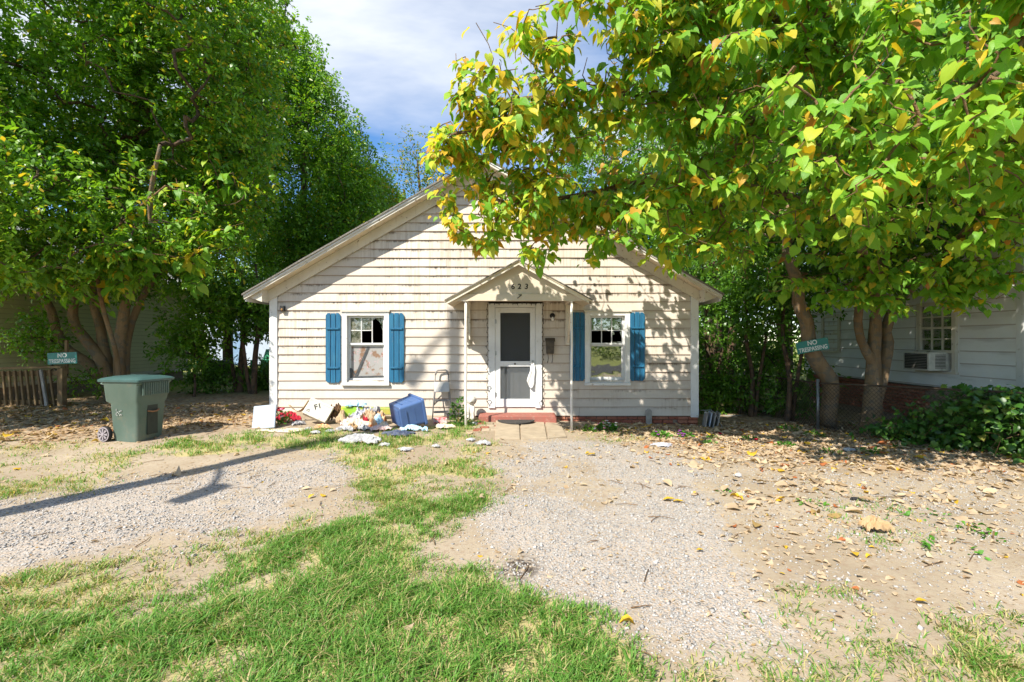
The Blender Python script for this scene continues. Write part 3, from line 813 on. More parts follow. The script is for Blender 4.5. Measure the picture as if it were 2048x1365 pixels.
# windows ---------------------------------------------------------------
def shard(m, pts, y, th=0.004):
    m.prism(pts, y, y + th)
def window(cx, w, z0, z1, broken):
    x0, x1 = cx - w / 2, cx + w / 2
    fr = MB(); F0, F1 = WY - 0.055, WY + 0.03
    c = 0.092
    fr.box(x0 - 0.01, x0 + c, F0, F1, z0 + 0.0, z1); fr.box(x1 - c, x1 + 0.01, F0, F1, z0 + 0.0, z1)
    fr.box(x0 + c + 0.001, x1 - c - 0.001, F0 + 0.002, F1, z1 - c * 0.85, z1 - 0.001)
    win = build('window', fr, M['trim'], house, bevel=0.003)
    build('drip_cap', MB().box(x0 - 0.03, x1 + 0.03, F0 - 0.03, WY, z1 + 0.001, z1 + 0.028), M['trim_worn'], win)
    sl = MB(); sl.box(x0 - 0.02, x1 + 0.02, F0 - 0.035, F1, z0 - 0.052, z0 - 0.001)
    sl.add([(x0 + c, F0 - 0.002, z0), (x1 - c, F0 - 0.002, z0), (x1 - c, F1 + 0.05, z0 + 0.05), (x0 + c, F1 + 0.05, z0 + 0.05), (x0 + c, F1 + 0.05, z0), (x1 - c, F1 + 0.05, z0)],
           [(0, 1, 2, 3), (4, 5, 1, 0), (3, 2, 5, 4), (0, 3, 4), (1, 5, 2)])
    build('sill', sl, M['trim'], win, bevel=0.004)
    # jamb
    ia, ib = x0 + c, x1 - c
    jm = MB(); jm.box(ia - 0.03, ia + 0.012, WY + 0.031, WY + 0.13, z0 + 0.05, z1 - 0.08); jm.box(ib - 0.012, ib + 0.03, WY + 0.031, WY + 0.13, z0 + 0.05, z1 - 0.08)
    jm.box(ia, ib, WY + 0.031, WY + 0.13, z1 - 0.085, z1 - 0.04)
    build('jamb', jm, M['trim'], win)
    zm = z0 + (z1 - z0) * 0.535
    st = 0.034
    # upper sash with muntins
    US = WY + 0.032
    ua, ub, uz0, uz1 = ia + 0.013, ib - 0.013, zm, z1 - 0.087
    us = MB()
    us.box(ua, ua + st, US, US + 0.035, uz0, uz1); us.box(ub - st, ub, US, US + 0.035, uz0, uz1)
    us.box(ua + st, ub - st, US, US + 0.0345, uz1 - st, uz1 - 0.001); us.box(ua + st, ub - st, US - 0.008, US + 0.0345, uz0, uz0 + 0.04)
    build('upper_sash', us, M['trim'], win, bevel=0.002)
    pa, pb, pz0, pz1 = ua + st, ub - st, uz0 + 0.04, uz1 - st
    mw = 0.016; pw = (pb - pa) / 3; ph = (pz1 - pz0) / 2
    mn = MB()
    for i in (1, 2): mn.box(pa + pw * i - mw / 2, pa + pw * i + mw / 2, US + 0.004, US + 0.03, pz0, pz1)
    if broken == 'left':
        mn.box(pa, pa + 2 * pw - mw / 2, US + 0.0045, US + 0.0295, pz0 + ph - mw / 2, pz0 + ph + mw / 2)
    else:
        mn.box(pa, pb, US + 0.0045, US + 0.0295, pz0 + ph - mw / 2, pz0 + ph + mw / 2)
    build('muntin', mn, M['trim'], win)
    for i in range(3):
        for j in range(2):
            a = pa + pw * i + mw / 2 + 0.001; b = pa + pw * (i + 1) - mw / 2 - 0.001
            q0 = pz0 + ph * j + mw / 2; q1 = pz0 + ph * (j + 1) - mw / 2
            yy = US + 0.015
            if broken == 'left':
                if (i, j) == (1, 0) or (i, j) == (2, 0): continue
                if (i, j) == (2, 1):          # broken pane, teeth of glass left at the edges
                    m = MB()
                    shard(m, [(a, q1), (a, q1 - 0.05), (a + 0.045, q1 - 0.012), (a + 0.05, q1)], yy)
                    shard(m, [(a + 0.06, q1), (b - 0.055, q1 - 0.085), (b - 0.045, q1 - 0.02), (b - 0.035, q1)], yy)
                    shard(m, [(b, q1), (b - 0.03, q1), (b - 0.055, q1 - 0.11), (b - 0.01, q1 - 0.15), (b, q1 - 0.13)], yy)
                    shard(m, [(b, q0 + 0.12), (b - 0.03, q0 + 0.08), (b - 0.012, q0 + 0.02), (b, q0)], yy)
                    build('broken_pane', m, M['glass_dirty'], win); continue
                m = MB(); m.box(a, b, yy, yy + 0.004, q0, q1); build('pane', m, M['glass_dirty'], win)
            else:
                if j == 0:
                    if i == 2:
                        m = MB()
                        shard(m, [(a, q1), (a, q1 - 0.09), (a + 0.055, q1 - 0.07), (a + 0.02, q1)], yy)
                        shard(m, [(a, q0), (b, q0), (b - 0.02, q0 + 0.02), (a + 0.05, q0 + 0.012)], yy)
                        shard(m, [(b, q1), (b - 0.03, q1 - 0.02), (b - 0.008, q1 - 0.12), (b, q1 - 0.12)], yy)
                        build('broken_pane', m, M['glass'], win)
                    continue
                m = MB(); m.box(a, b, yy, yy + 0.004, q0, q1); build('pane', m, M['glass'], win)
    # lower sash set behind
    LS = WY + 0.070
    la, lb, lz0, lz1 = ia + 0.013, ib - 0.013, z0 + 0.052, zm - 0.001
    ls = MB(); bt = 0.055 if broken == 'left' else 0.06
    ls.box(la, la + st, LS, LS + 0.035, lz0, lz1); ls.box(lb - st, lb, LS, LS + 0.035, lz0, lz1)
    ls.box(la + st, lb - st, LS, LS + 0.0345, lz0, lz0 + bt); ls.box(la + st, lb - st, LS, LS + 0.0345, lz1 - 0.03, lz1 - 0.001)
    build('lower_sash', ls, M['trim'], win, bevel=0.002)
    a, b, q0, q1 = la + st, lb - st, lz0 + bt, lz1 - 0.03
    if broken == 'left':
        build('paper_backing', MB().box(a, b, LS + 0.018, LS + 0.024, q0, q1), M['blind'], win)
        tp = MB()
        def strip(p, q, wd, y):
            p = Vector((p[0], 0, p[1])); q = Vector((q[0], 0, q[1])); d = (q - p).normalized(); s_ = Vector((-d.z, 0, d.x)) * wd / 2
            pts = []
            N = 9
            lo = []; hi = []
            for i in range(N + 1):
                c_ = p + (q - p) * i / N; j_ = random.uniform(0.85, 1.12)
                lo.append((c_.x - s_.x * j_, c_.z - s_.z * j_)); hi.append((c_.x + s_.x * j_, c_.z + s_.z * j_))
            tp.prism(lo + hi[::-1], y, y + 0.003)
        strip((a + 0.10, q0 + 0.015), (a + 0.36, q1 - 0.01), 0.055, LS + 0.006)
        strip((a + 0.0, q0 + 0.17), (a + 0.10, q0 + 0.02), 0.032, LS + 0.009)
        strip((a - 0.005, q0 + 0.19), (a + 0.0, q0 - 0.02), 0.04, LS - 0.004)
        strip((a - 0.02, q0 + 0.0), (b + 0.01, q0 + 0.015), 0.035, LS - 0.008)
        build('tape_strip', tp, M['tape'], win)
    else:
        build('pane', MB().box(a, b, LS + 0.015, LS + 0.019, q0, q1), M['glass'], win)
    return win
window(-3.012, 0.95, 0.74, 2.20, 'left')
window(1.963, 0.91, 0.74, 2.20, 'right')

# shutters ---------------------------------------------------------------
def shutter_obj(xc, w, z0, z1, ry):
    yb = WY - 0.032
    bt = MB(); h = z1 - z0
    for f in (0.215, 0.775):
        zc = z0 + h * f
        bt.box(xc - w * 0.40, xc + w * 0.40, yb - 0.052, yb - 0.026, zc - 0.017, zc + 0.017)
    s = build('shutter', bt, M['blue'], house, bevel=0.003)
    bw = w / 3
    for i in range(3):
        a = xc - w / 2 + bw * i + 0.006; b = a + bw - 0.012
        e = 0.05
        dz = random.uniform(-0.006, 0.006)
        if i == 0: p = [(a, z0 + e), (a + e * 0.8, z0), (b, z0), (b, z1), (a + e * 0.8, z1), (a, z1 - e)]
        elif i == 2: p = [(a, z0), (b - e * 0.8, z0), (b, z0 + e), (b, z1 - e), (b - e * 0.8, z1), (a, z1)]
        else: p = [(a, z0 + dz), (b, z0 + dz), (b, z1 + dz), (a, z1 + dz)]
        build('board', MB().prism(p, yb - 0.025, yb - 0.002), M['blue'], s, bevel=0.003)
for xc in (-3.675, -2.372, 1.345, 2.575): shutter_obj(xc, 0.318, 0.745 if xc < 0 else 0.78, 2.175 if xc < 0 else 2.19, 0)

# door ---------------------------------------------------------------
DX0, DX1, DZ0, DZ1 = -0.345, 0.478, 0.243, 2.285
cs = MB()
cs.box(-0.485, DX0 - 0.004, WY - 0.055, WY + 0.06, DZ0 - 0.02, 2.372)
cs.box(DX1 + 0.004, 0.617, WY - 0.055, WY + 0.06, DZ0 - 0.02, 2.372)
cs.box(DX0 - 0.003, DX1 + 0.003, WY - 0.053, WY + 0.06, DZ1 + 0.006, 2.371)
build('door_casing', cs, M['door_white'], house, bevel=0.004)
dr = MB(); D0, D1 = WY - 0.04, WY - 0.008; s_ = 0.105
dr.box(DX0, DX0 + s_, D0, D1, DZ0, DZ1); dr.box(DX1 - s_, DX1, D0, D1, DZ0, DZ1)
dr.box(DX0 + s_, DX1 - s_, D0 + 0.001, D1, DZ1 - 0.105, DZ1 - 0.001)
dr.box(DX0 + s_, DX1 - s_, D0 + 0.001, D1, 1.075, 1.185)
dr.box(DX0 + s_, DX1 - s_, D0 + 0.001, D1, DZ0 + 0.001, DZ0 + 0.165)
door = build('storm_door', dr, M['door_white'], house, bevel=0.004)
build('screen', MB().box(DX0 + s_, DX1 - s_, D1 - 0.012, D1 - 0.009, 1.185, DZ1 - 0.105), M['screen'], door)
build('screen', MB().box(DX0 + s_, DX1 - s_, D1 - 0.012, D1 - 0.009, DZ0 + 0.165, 1.075), M['screen_low_lit'], door)
hg = MB()
for zz in (0.5, 1.35, 2.0): 
    hg.box(DX0 - 0.02, DX0 + 0.03, D0 - 0.008, D0 - 0.001, zz - 0.04, zz + 0.04); hg.tube([(DX0 - 0.002, D0 - 0.01, zz - 0.05), (DX0 - 0.002, D0 - 0.01, zz + 0.05)], 0.008, 6)
build('hinge', hg, M['steel'], door)
hd = MB(); hd.obox((DX1 - 0.05, D0 - 0.006, 1.13), (0.04, 0.01, 0.15)); hd.tube([(DX1 - 0.05, D0 - 0.01, 1.16), (DX1 - 0.06, D0 - 0.06, 1.15), (DX1 - 0.11, D0 - 0.06, 1.14)], 0.010, 8)
build('handle', hd, M['steel'], door)
build('latch', MB().lathe([(0.02, 0), (0.018, -0.012), (0.0, -0.013)], (0.06, D0, 1.13), 12, 'y'), M['bronze'], door)
idr = MB(); I0 = WY + 0.075
idr.box(-0.46, 0.59, I0, I0 + 0.04, 0.22, 2.35)
for (a, b) in ((-0.25, 0.02), (0.13, 0.40)):
    for (z0, z1) in ((0.40, 0.98), (1.15, 1.95)):
        for (p, q, u, v) in ((a, b, z0, z0 + 0.03), (a, b, z1 - 0.03, z1), (a, a + 0.03, z0 + 0.03, z1 - 0.03), (b - 0.03, b, z0 + 0.03, z1 - 0.03)):
            idr.box(p, q, I0 - 0.014, I0 - 0.0005, u, v)
build('inner_door', idr, M['inner_door'], house)

# canopy over the door ---------------------------------------------------
CY = 8.32; CXC = 0.12; CH = 1.31; CZ = 3.05; CE = 2.335; CS = (CZ - CE) / CH
gpnl = MB()
gi = CH - 0.16
gpnl.prism([(CXC - gi, CE + 0.13), (CXC + gi, CE + 0.13), (CXC + 0.02, CZ - 0.06), (CXC - 0.02, CZ - 0.06)], CY + 0.03, CY + 0.05)
canopy = build('door_canopy', gpnl, M['siding_canopy'], house, attr={'v': [0.4] * len(gpnl.v)})
bmx = MB(); bmx.box(CXC - gi - 0.02, CXC + gi + 0.02, CY + 0.005, CY + 0.06, CE + 0.0, CE + 0.128)
for sgn in (-1, 1):
    xx = CXC + sgn * 0.99
    bmx.box(xx - 0.035, xx + 0.035, CY + 0.061, WY - 0.04, CE + 0.012, CE + 0.10)
build('beam', bmx, M['siding_canopy'], canopy, attr={'v': [0.4] * len(bmx.v)}, bevel=0.003)
for sgn in (-1, 1):
    x1 = CXC + sgn * (CH + 0.03)
    for nm, top, th, y0, y1, mt in (('roof_panel', 0.03, 0.022, CY - 0.10, WY - 0.03, M['shingle']), ('roof_deck', 0.007, 0.022, CY - 0.085, WY - 0.03, M['soffit']), ('rake_trim', -0.016, 0.05, CY - 0.07, CY - 0.045, M['trim_worn'])):
        p = [(CXC, CZ + top), (x1, CZ + top - (CH + 0.03) * CS), (x1, CZ + top - (CH + 0.03) * CS - th), (CXC, CZ + top - th)]
        if sgn > 0: p = p[::-1]
        build(nm, MB().prism(p, y0, y1), mt, canopy)
    px_ = (CXC - 0.97 if sgn < 0 else CXC + 0.975)
    pm = MB(); g0 = gz(px_, CY + 0.02) - 0.05
    pts = [(px_ + random.uniform(-.004, .004), CY + 0.035 + random.uniform(-.004, .004), g0 + (CE - g0) * i / 6) for i in range(7)]
    pm.tube(pts, 0.024, 10); pm.box(px_ - 0.05, px_ + 0.05, CY - 0.015, CY + 0.085, CE - 0.006, CE - 0.001)
    build('post', pm, M['post_paint'], canopy, smooth_shade=True)
    bx_ = CXC + sgn * 1.02
    br = MB(); br.box(bx_ - 0.045, bx_ + 0.045, WY - 0.085, WY - 0.035, 1.52, CE + 0.012)
    build('wall_cleat', br, M['trim_worn'], canopy, bevel=0.003)
    b2 = MB(); b2.beam((bx_, WY - 0.11, 1.60), (bx_ - sgn * 0.03, CY + 0.12, CE - 0.02), 0.042, 0.085)
    build('brace', b2, M['trim_worn'], canopy, bevel=0.003)
for ch, px_ in (('6', 1026), ('2', 1039), ('3', 1053)):
    p = at(px_, 574, CY + 0.028)
    o = text_mesh('numeral', ch, 0.135, M['black'], canopy, (p.x, CY + 0.026, p.z), (R(90), R(8 if ch == '3' else 3), 0), 0.002)
p = at(1039, 594, CY)
sc_ = MB(); sc_.beam((p.x - 0.04, CY - 0.002, p.z - 0.03), (p.x + 0.04, CY - 0.002, p.z + 0.035), 0.006, 0.012)
sc_.beam((p.x - 0.02, CY - 0.002, p.z + 0.035), (p.x + 0.04, CY - 0.002, p.z + 0.036), 0.006, 0.010)
build('loose_numeral', sc_, M['black'], canopy)
# ------------------------------------------------------------------ things at the door
def solid(name, c, c2=None, rough=0.6, spec=0.35, scale=8, **k): 
    M[name] = plain(name, c, c2, scale, rough, spec, **k); return M[name]
red_step = MB(); red_step.box(-0.66, 0.88, 8.95, WY - 0.03, -0.05, 0.130); 
so = build('door_step', red_step, M['red_step'], None, bevel=0.02); tag(so, 'red painted concrete step below the storm door', 'step')
path = thing('paver_path', 'short walk of tan concrete pavers and old bricks at the step', 'path', (0.1, 8.3, 0)); path['kind'] = 'structure'
def slab(pts, z, th, mt, nm):
    m = MB(); n = len(pts)
    m.add([(x, y, gz(x, y) + z - th) for x, y in pts] + [(x, y, gz(x, y) + z) for x, y in pts],
          [tuple(range(n - 1, -1, -1)), tuple(range(n, 2 * n))] + [(i, (i + 1) % n, (i + 1) % n + n, i + n) for i in range(n)])
    return build(nm, m, mt, path, bevel=0.008)
for q in ([(992, 842), (1038, 842), (1040, 880), (990, 880)], [(1041, 842), (1087, 842), (1094, 879), (1043, 880)], [(1090, 842), (1118, 842), (1133, 876), (1097, 879)]):
    slab([gp(*p) for p in q][::-1], 0.028, 0.06, M['paver'], 'paver')
for r in range(4):
    for c in range(3):
        x = -0.66 + c * 0.155 + (0.06 if r % 2 else 0) - r * 0.03; y = 8.78 - r * 0.20
        w = 0.145; h = 0.185
        slab([(x, y - h), (x + w, y - h + 0.01), (x + w - 0.005, y), (x, y - 0.01)], 0.022 + random.uniform(-0.008, 0.008), 0.06, M['paver'] if (r + c) % 3 else M['brick'], 'brick')
dm = MB(); pts = [(0.08 + 0.36 * math.cos(a), 8.90 - 0.36 * math.sin(a)) for a in np.linspace(0, math.pi, 22)]
n = len(pts)
dm.add([(x, y, 0.045) for x, y in pts] + [(x, y, 0.062) for x, y in pts], [tuple(range(n)), tuple(range(2 * n - 1, n - 1, -1))] + [((i + 1) % n, i, i + n, (i + 1) % n + n) for i in range(n)])
tag(build('doormat', dm, M['mat_rubber'], None), 'black half-round doormat on the pavers before the step', 'doormat')
# lamp
lp = thing('porch_lamp', 'small black wall lamp with a bare bulb right of the door', 'lamp', (0.83, WY - 0.03, 2.1))
m = MB(); m.lathe([(0.055, 0.0), (0.055, -0.02), (0.03, -0.04), (0.02, -0.05)], (0.83, WY - 0.025, 2.12), 14, 'y'); m.tube([(0.83, WY - 0.07, 2.12), (0.83, WY - 0.10, 2.14), (0.83, WY - 0.11, 2.09)], 0.022, 8)
build('bracket', m, M['black'], lp, True)
m = MB(); m.lathe([(0.012, 0.05), (0.022, 0.03), (0.032, 0.0), (0.026, -0.03), (0.0, -0.04)], (0.83, WY - 0.11, 2.05), 12); build('bulb', m, M['bulb'], lp, True)
# mailbox
mbx = thing('mailbox', 'dark bronze wall mailbox with scrolled paper hooks', 'mailbox', (0.78, WY - 0.03, 1.3))
m = MB(); m.prism([(0.69, 1.63), (0.705, 1.34), (0.855, 1.34), (0.87, 1.63)], WY - 0.12, WY - 0.032); build('box', m, M['bronze'], mbx, bevel=0.008)
m = MB(); m.add([(0.68, WY - 0.14, 1.60), (0.88, WY - 0.14, 1.60), (0.88, WY - 0.03, 1.66), (0.68, WY - 0.03, 1.66), (0.68, WY - 0.14, 1.59), (0.88, WY - 0.14, 1.59), (0.88, WY - 0.03, 1.64), (0.68, WY - 0.03, 1.64)], [(0, 1, 2, 3), (7, 6, 5, 4), (0, 4, 5, 1), (1, 5, 6, 2), (2, 6, 7, 3), (3, 7, 4, 0)])
build('lid', m, M['bronze'], mbx)
for sx in (0.735, 0.825):
    m = MB(); m.tube([(sx, WY - 0.05, 1.34), (sx + 0.01, WY - 0.06, 1.25), (sx, WY - 0.07, 1.17), (sx - 0.01, WY - 0.11, 1.15), (sx - 0.01, WY - 0.13, 1.19)], 0.006, 6); build('hook', m, M['bronze'], mbx)
# sensor box high on the left
cb = thing('wall_sensor', 'small black and amber sensor box on the left siding', 'sensor', (-4.70, WY - 0.04, 2.2))
m = MB(); m.box(-4.745, -4.665, WY - 0.10, WY - 0.026, 2.21, 2.32); build('case', m, M['black'], cb, bevel=0.006)
m = MB(); m.lathe([(0.025, 0.0), (0.02, -0.012), (0.0, -0.016)], (-4.705, WY - 0.10, 2.245), 12, 'y'); build('lens', m, solid('amber_lens', (0.30, 0.16, 0.06)), cb)
# string of lights round the door
sl = thing('string_lights', 'string of small dark fairy lights hung round the door casing', 'string lights', (0.07, WY - 0.06, 0.3))
pth = []
for i in range(46):
    f = i / 45; pth.append(Vector((-0.505 + 0.014 * math.sin(i * 1.9) + random.uniform(-.008, .008), WY - 0.062, 0.27 + f * 2.12)))
for i in range(1, 24):
    f = i / 24; pth.append(Vector((-0.50 + 1.13 * f, WY - 0.066, 2.40 - 0.035 * abs(math.sin(f * math.pi * 3)) + random.uniform(-.006, .006))))
for i in range(46):
    f = i / 45; pth.append(Vector((0.635 + 0.014 * math.sin(i * 2.3) + random.uniform(-.008, .008), WY - 0.062, 2.39 - f * 2.10)))
m = MB(); m.tube(pth, 0.0045, 5); 
for cx_, cz_ in ((-0.47, 0.62), (-0.46, 0.33), (0.60, 0.30)):
    m.tube([(cx_ + 0.05 * math.cos(a) * (0.6 + 0.4 * math.sin(a * 3)), WY - 0.064 - 0.01 * math.sin(a * 2), cz_ + 0.06 * math.sin(a)) for a in np.linspace(0, 11, 30)], 0.004, 5)
build('wire', m, M['black'], sl)
for i in range(2, len(pth), 2):
    m = MB(); c = pth[i]; d = -0.028 if 46 <= i <= 70 else 0.0; sx = random.choice((-1, 1)) * 0.02 if d == 0 else 0
    m.tube([c, c + Vector((sx * 0.6, -0.004, d * 0.5)), c + Vector((sx, -0.006, d - 0.012))], [0.006, 0.0085, 0.003], 6)
    build('bulb', m, M['black'], sl)
# cloth hung on the door handle
def cloth_mesh(nx_, ny_, fn):
    m = MB()
    for i in range(nx_ + 1):
        for j in range(ny_ + 1): m.v.append(tuple(fn(i / nx_, j / ny_)))
    for i in range(nx_):
        for j in range(ny_):
            a = i * (ny_ + 1) + j; m.f.append((a, a + ny_ + 1, a + ny_ + 2, a + 1)); m.mi.append(0)
    return m
solid('white_cloth', (0.80, 0.80, 0.80), (0.70, 0.70, 0.71), 0.85, 0.1)
o = build('hanging_rag', cloth_mesh(10, 16, lambda u, v: (DX1 - 0.055 + (u - 0.5) * (0.05 + 0.13 * v) - 0.02 * v + 0.012 * math.sin(v * 5), D0 - 0.055 - 0.018 * math.sin(u * 9 + v * 2) * (0.3 + v), 1.15 - v * (0.36 + 0.16 * math.sin(u * 3.1)) )), M['white_cloth'], None, True)
so_ = o.modifiers.new('thick', 'SOLIDIFY'); so_.thickness = 0.003
tag(o, 'white rag hung on the storm door handle', 'rag')

# ------------------------------------------------------------------ signs
def no_sign(label, px, py, Y, roll, w=0.62, h=0.25, yaw=0.0):
    c = at(px, py, Y)
    t_ = thing('warning_sign', label, 'sign', c, 0, 'no trespassing signs')
    rot = Euler((0, -roll, yaw)).to_matrix()
    m = MB(); m.obox((0, 0, 0), (w, 0.006, h), rot)
    build('plate', m, M['sign_green'], t_, bevel=0.002, world=False)
    for s, zz, sz in (('NO', 0.058, 0.125), ('TRESPASSING', -0.060, 0.115)):
        pos = c + rot @ Vector((0, -0.0045, zz))
        o = text_mesh('lettering', s, sz, M['sign_white'], t_, pos, (0, 0, 0), 0.0008)
        o.rotation_euler = (rot @ Euler((R(90), 0, 0)).to_matrix()).to_euler()
        if s == 'TRESPASSING':
            bw = max(v.co.x for v in o.data.vertices) - min(v.co.x for v in o.data.vertices)
            o.scale = ((w * 0.90) / bw, 1.0, 1.0)
    m = MB()
    for sx in (-0.29, 0.29): m.lathe([(0.008, 0), (0.006, -0.004), (0, -0.005)], tuple(rot @ Vector((sx, -0.003, 0.1))), 8, 'y')
    build('screw', m, M['steel'], t_, world=False)
    return t_
solid('sign_green', (0.015, 0.22, 0.19), (0.02, 0.19, 0.17), 0.4, 0.5, bump=0.03)
solid('sign_white', (0.82, 0.83, 0.82), None, 0.4, 0.5, bump=0)
no_sign('green no trespassing sign on the wooden fence post by the bin', 125, 717, 9.52, R(2.5), 0.62, 0.24)
no_sign('tilted green no trespassing sign nailed to the curved trunk', 1625, 692, 9.02, R(10), 0.64, 0.235)

# ------------------------------------------------------------------ wheelie bin
solid('bin_green', (0.085, 0.130, 0.105), (0.105, 0.150, 0.125), 0.5, 0.4, 3, bump=0.08, dirt=(0.20, 0.17, 0.12), dirt_amt=0.35)
solid('bin_lid', (0.045, 0.10, 0.095), (0.06, 0.12, 0.115), 0.42, 0.45, 3, bump=0.08)
solid('tyre', (0.03, 0.028, 0.028), None, 0.8, 0.2)
solid('rim_grey', (0.34, 0.30, 0.32), (0.26, 0.23, 0.25), 0.5, 0.4)
bxp, byp = gp(248, 885)
bin_ = thing('wheeled_bin', 'faded green wheeled rubbish bin standing on the leaf litter', 'bin', (bxp, byp + 0.24, gz(bxp, byp + 0.24) - 0.01), R(-9))
bin_.scale = (0.84, 0.84, 0.92)
def loft(secs, n_corner=4):
    m = MB(); rings = []
    for (x0, x1, y0, y1, z, r) in secs:
        pts = []
        for cx_, cy_, a0 in ((x1 - r, y1 - r, 0), (x0 + r, y1 - r, 90), (x0 + r, y0 + r, 180), (x1 - r, y0 + r, 270)):
            for i in range(n_corner + 1):
                a = R(a0 + 90 * i / n_corner); pts.append((cx_ + r * math.cos(a), cy_ + r * math.sin(a), z))
        rings.append(pts)
    n = len(rings[0])
    for p in rings: m.v += p
    for i in range(len(rings) - 1):
        for k in range(n):
            k2 = (k + 1) % n; m.f.append((i * n + k, i * n + k2, (i + 1) * n + k2, (i + 1) * n + k)); m.mi.append(0)
    m.f.append(tuple(range(n - 1, -1, -1))); m.mi.append(0)
    m.f.append(tuple((len(rings) - 1) * n + k for k in range(n))); m.mi.append(0)
    return m
body = loft([(-0.20, 0.28, -0.25, 0.25, 0.0, 0.06), (-0.24, 0.30, -0.255, 0.255, 0.05, 0.07), (-0.275, 0.335, -0.275, 0.275, 0.62, 0.06), (-0.335, 0.345, -0.305, 0.305, 0.665, 0.05), (-0.36, 0.375, -0.32, 0.32, 0.93, 0.04), (-0.375, 0.40, -0.335, 0.335, 0.955, 0.04), (-0.375, 0.40, -0.335, 0.335, 0.985, 0.04)])
bb = build('body', body, M['bin_green'], bin_, True, world=False)
em = bb.modifiers.new('edge', 'EDGE_SPLIT'); em.split_angle = R(38)
lid = loft([(-0.44, 0.445, -0.365, 0.365, 0.987, 0.05), (-0.445, 0.45, -0.37, 0.37, 1.02, 0.05), (-0.41, 0.41, -0.33, 0.33, 1.045, 0.06), (-0.30, 0.30, -0.22, 0.22, 1.07, 0.08)])
ld = build('lid', lid, M['bin_lid'], bin_, True, world=False); em = ld.modifiers.new('edge', 'EDGE_SPLIT'); em.split_angle = R(30)
m = MB()
for i in range(5): m.tube([(-0.28 + i * 0.14, -0.2, 1.062), (-0.28 + i * 0.14, 0.2, 1.062)], 0.012, 6)
build('rib', m, M['bin_lid'], ld, world=False)
m = MB(); m.box(0.402, 0.412, -0.26, 0.26, 0.76, 0.975)
for i in range(12): m.box(0.4125, 0.424, -0.25 + i * 0.043, -0.232 + i * 0.043, 0.77, 0.97)
build('front_skirt', m, M['bin_green'], bin_, world=False)
m = MB(); m.box(0.318, 0.333, -0.10, 0.10, 0.10, 0.60)
build('grab_recess_shade', m, solid('recess_shade', (0.035, 0.045, 0.035)), bin_, world=False)  # dark raised slab, the hollow's shade put into its colour
m = MB(); m.tube([(0.345, -0.11, 0.50), (0.375, -0.04, 0.48), (0.375, 0.04, 0.48), (0.345, 0.11, 0.50)], 0.014, 8); build('grab_bar', m, solid('rust_bar', (0.30, 0.15, 0.07)), bin_, True, world=False)
m = MB(); m.tube([(-0.38, -0.25, 0.93), (-0.47, -0.25, 0.95), (-0.49, -0.2, 0.955), (-0.49, 0.2, 0.955), (-0.47, 0.25, 0.95), (-0.38, 0.25, 0.93)], 0.016, 8); build('handle', m, M['bin_green'], bin_, True, world=False)
for sy in (-1, 1):
    w = MB(); w.lathe([(0.10, -0.035), (0.125, -0.03), (0.132, -0.012), (0.132, 0.012), (0.125, 0.03), (0.10, 0.035)], (-0.31, sy * 0.315, 0.132), 26, 'y')
    wh = build('wheel', w, M['tyre'], bin_, True, world=False)
    r_ = MB()
    for k in range(8):
        a = k * math.pi / 4
        c_, s2 = math.cos(a), math.sin(a)
        yf = sy * 0.315 + sy * 0.037
        a2 = 0.20
        q = [(0.022, -0.5), (0.022, 0.5), (0.093, a2), (0.093, -a2)]
        pts = []
        for rr, da in q:
            aa = a + da * (1.0 if rr > 0.05 else 0.7)
            pts.append((-0.31 + rr * math.cos(aa), 0.132 + rr * math.sin(aa)))
        r_.prism(pts if True else pts[::-1], min(yf, yf + sy * 0.008), max(yf, yf + sy * 0.008))
    r_.lathe([(0.03, 0.0), (0.028, sy * 0.014), (0.0, sy * 0.016)], (-0.31, sy * 0.352, 0.132), 12, 'y')
    r_.lathe([(0.118, 0.0), (0.118, sy * 0.006), (0.100, sy * 0.006), (0.100, 0.0)], (-0.31, sy * 0.345, 0.132), 26, 'y')
    build('rim', r_, M['rim_grey'], wh, world=False)
m = MB(); m.tube([(-0.31, -0.3, 0.132), (-0.31, 0.3, 0.132)], 0.012, 8); build('axle', m, M['steel'], bin_, world=False)
m = MB()
for i in range(9):
    a, b = random.uniform(-0.12, 0.02), random.uniform(0.42, 0.54)
    L_ = random.uniform(0.015, 0.045); th = random.uniform(0, 3.1)
    yy = -(0.2665 + 0.02 * (b - 0.05) / 0.57 + 0.004)
    m.obox((a, yy, b), (L_, 0.004, 0.010), (0, th, 0))
build('sticker', m, solid('torn_sticker', (0.62, 0.60, 0.58), (0.12, 0.12, 0.13), scale=40), bin_, world=False)

# ------------------------------------------------------------------ left fence
fy0 = 9.55
fence = thing('picket_fence', 'low weathered wooden picket fence at the left edge', 'fence', (-10.2, fy0, 0.15))
m = MB(); m.beam((-12.6, fy0 - 0.01, 0.98), (-9.42, fy0, 1.06), 0.11, 0.04, mi=0); build('top_rail', m, M['wood'], fence)
m = MB(); m.beam((-12.6, fy0 + 0.045, 0.86), (-9.45, fy0 + 0.045, 0.93), 0.04, 0.10); build('back_rail', m, M['wood'], fence)
m = MB(); m.beam((-12.6, fy0 + 0.045, 0.28), (-9.45, fy0 + 0.045, 0.32), 0.04, 0.09); build('bottom_rail', m, M['wood'], fence)
x = -12.4; i = 0
while x < -9.55:
    f = (x + 12.6) / 3.15; g0 = gz(x, fy0)
    m = MB(); lean = 0.01 + 0.05 * f * f
    m.beam((x + lean, fy0, g0 - 0.02 + random.uniform(0, .03)), (x - lean, fy0 - 0.002, 0.93 + 0.07 * f), 0.038, 0.038, (0, 1, 0))
    build('picket', m, M['wood'], fence, bevel=0.004); x += 0.125; i += 1
m = MB(); m.box(-9.50, -9.39, fy0 - 0.05, fy0 + 0.06, -0.1, 1.03); build('post', m, M['wood'], fence, bevel=0.006)
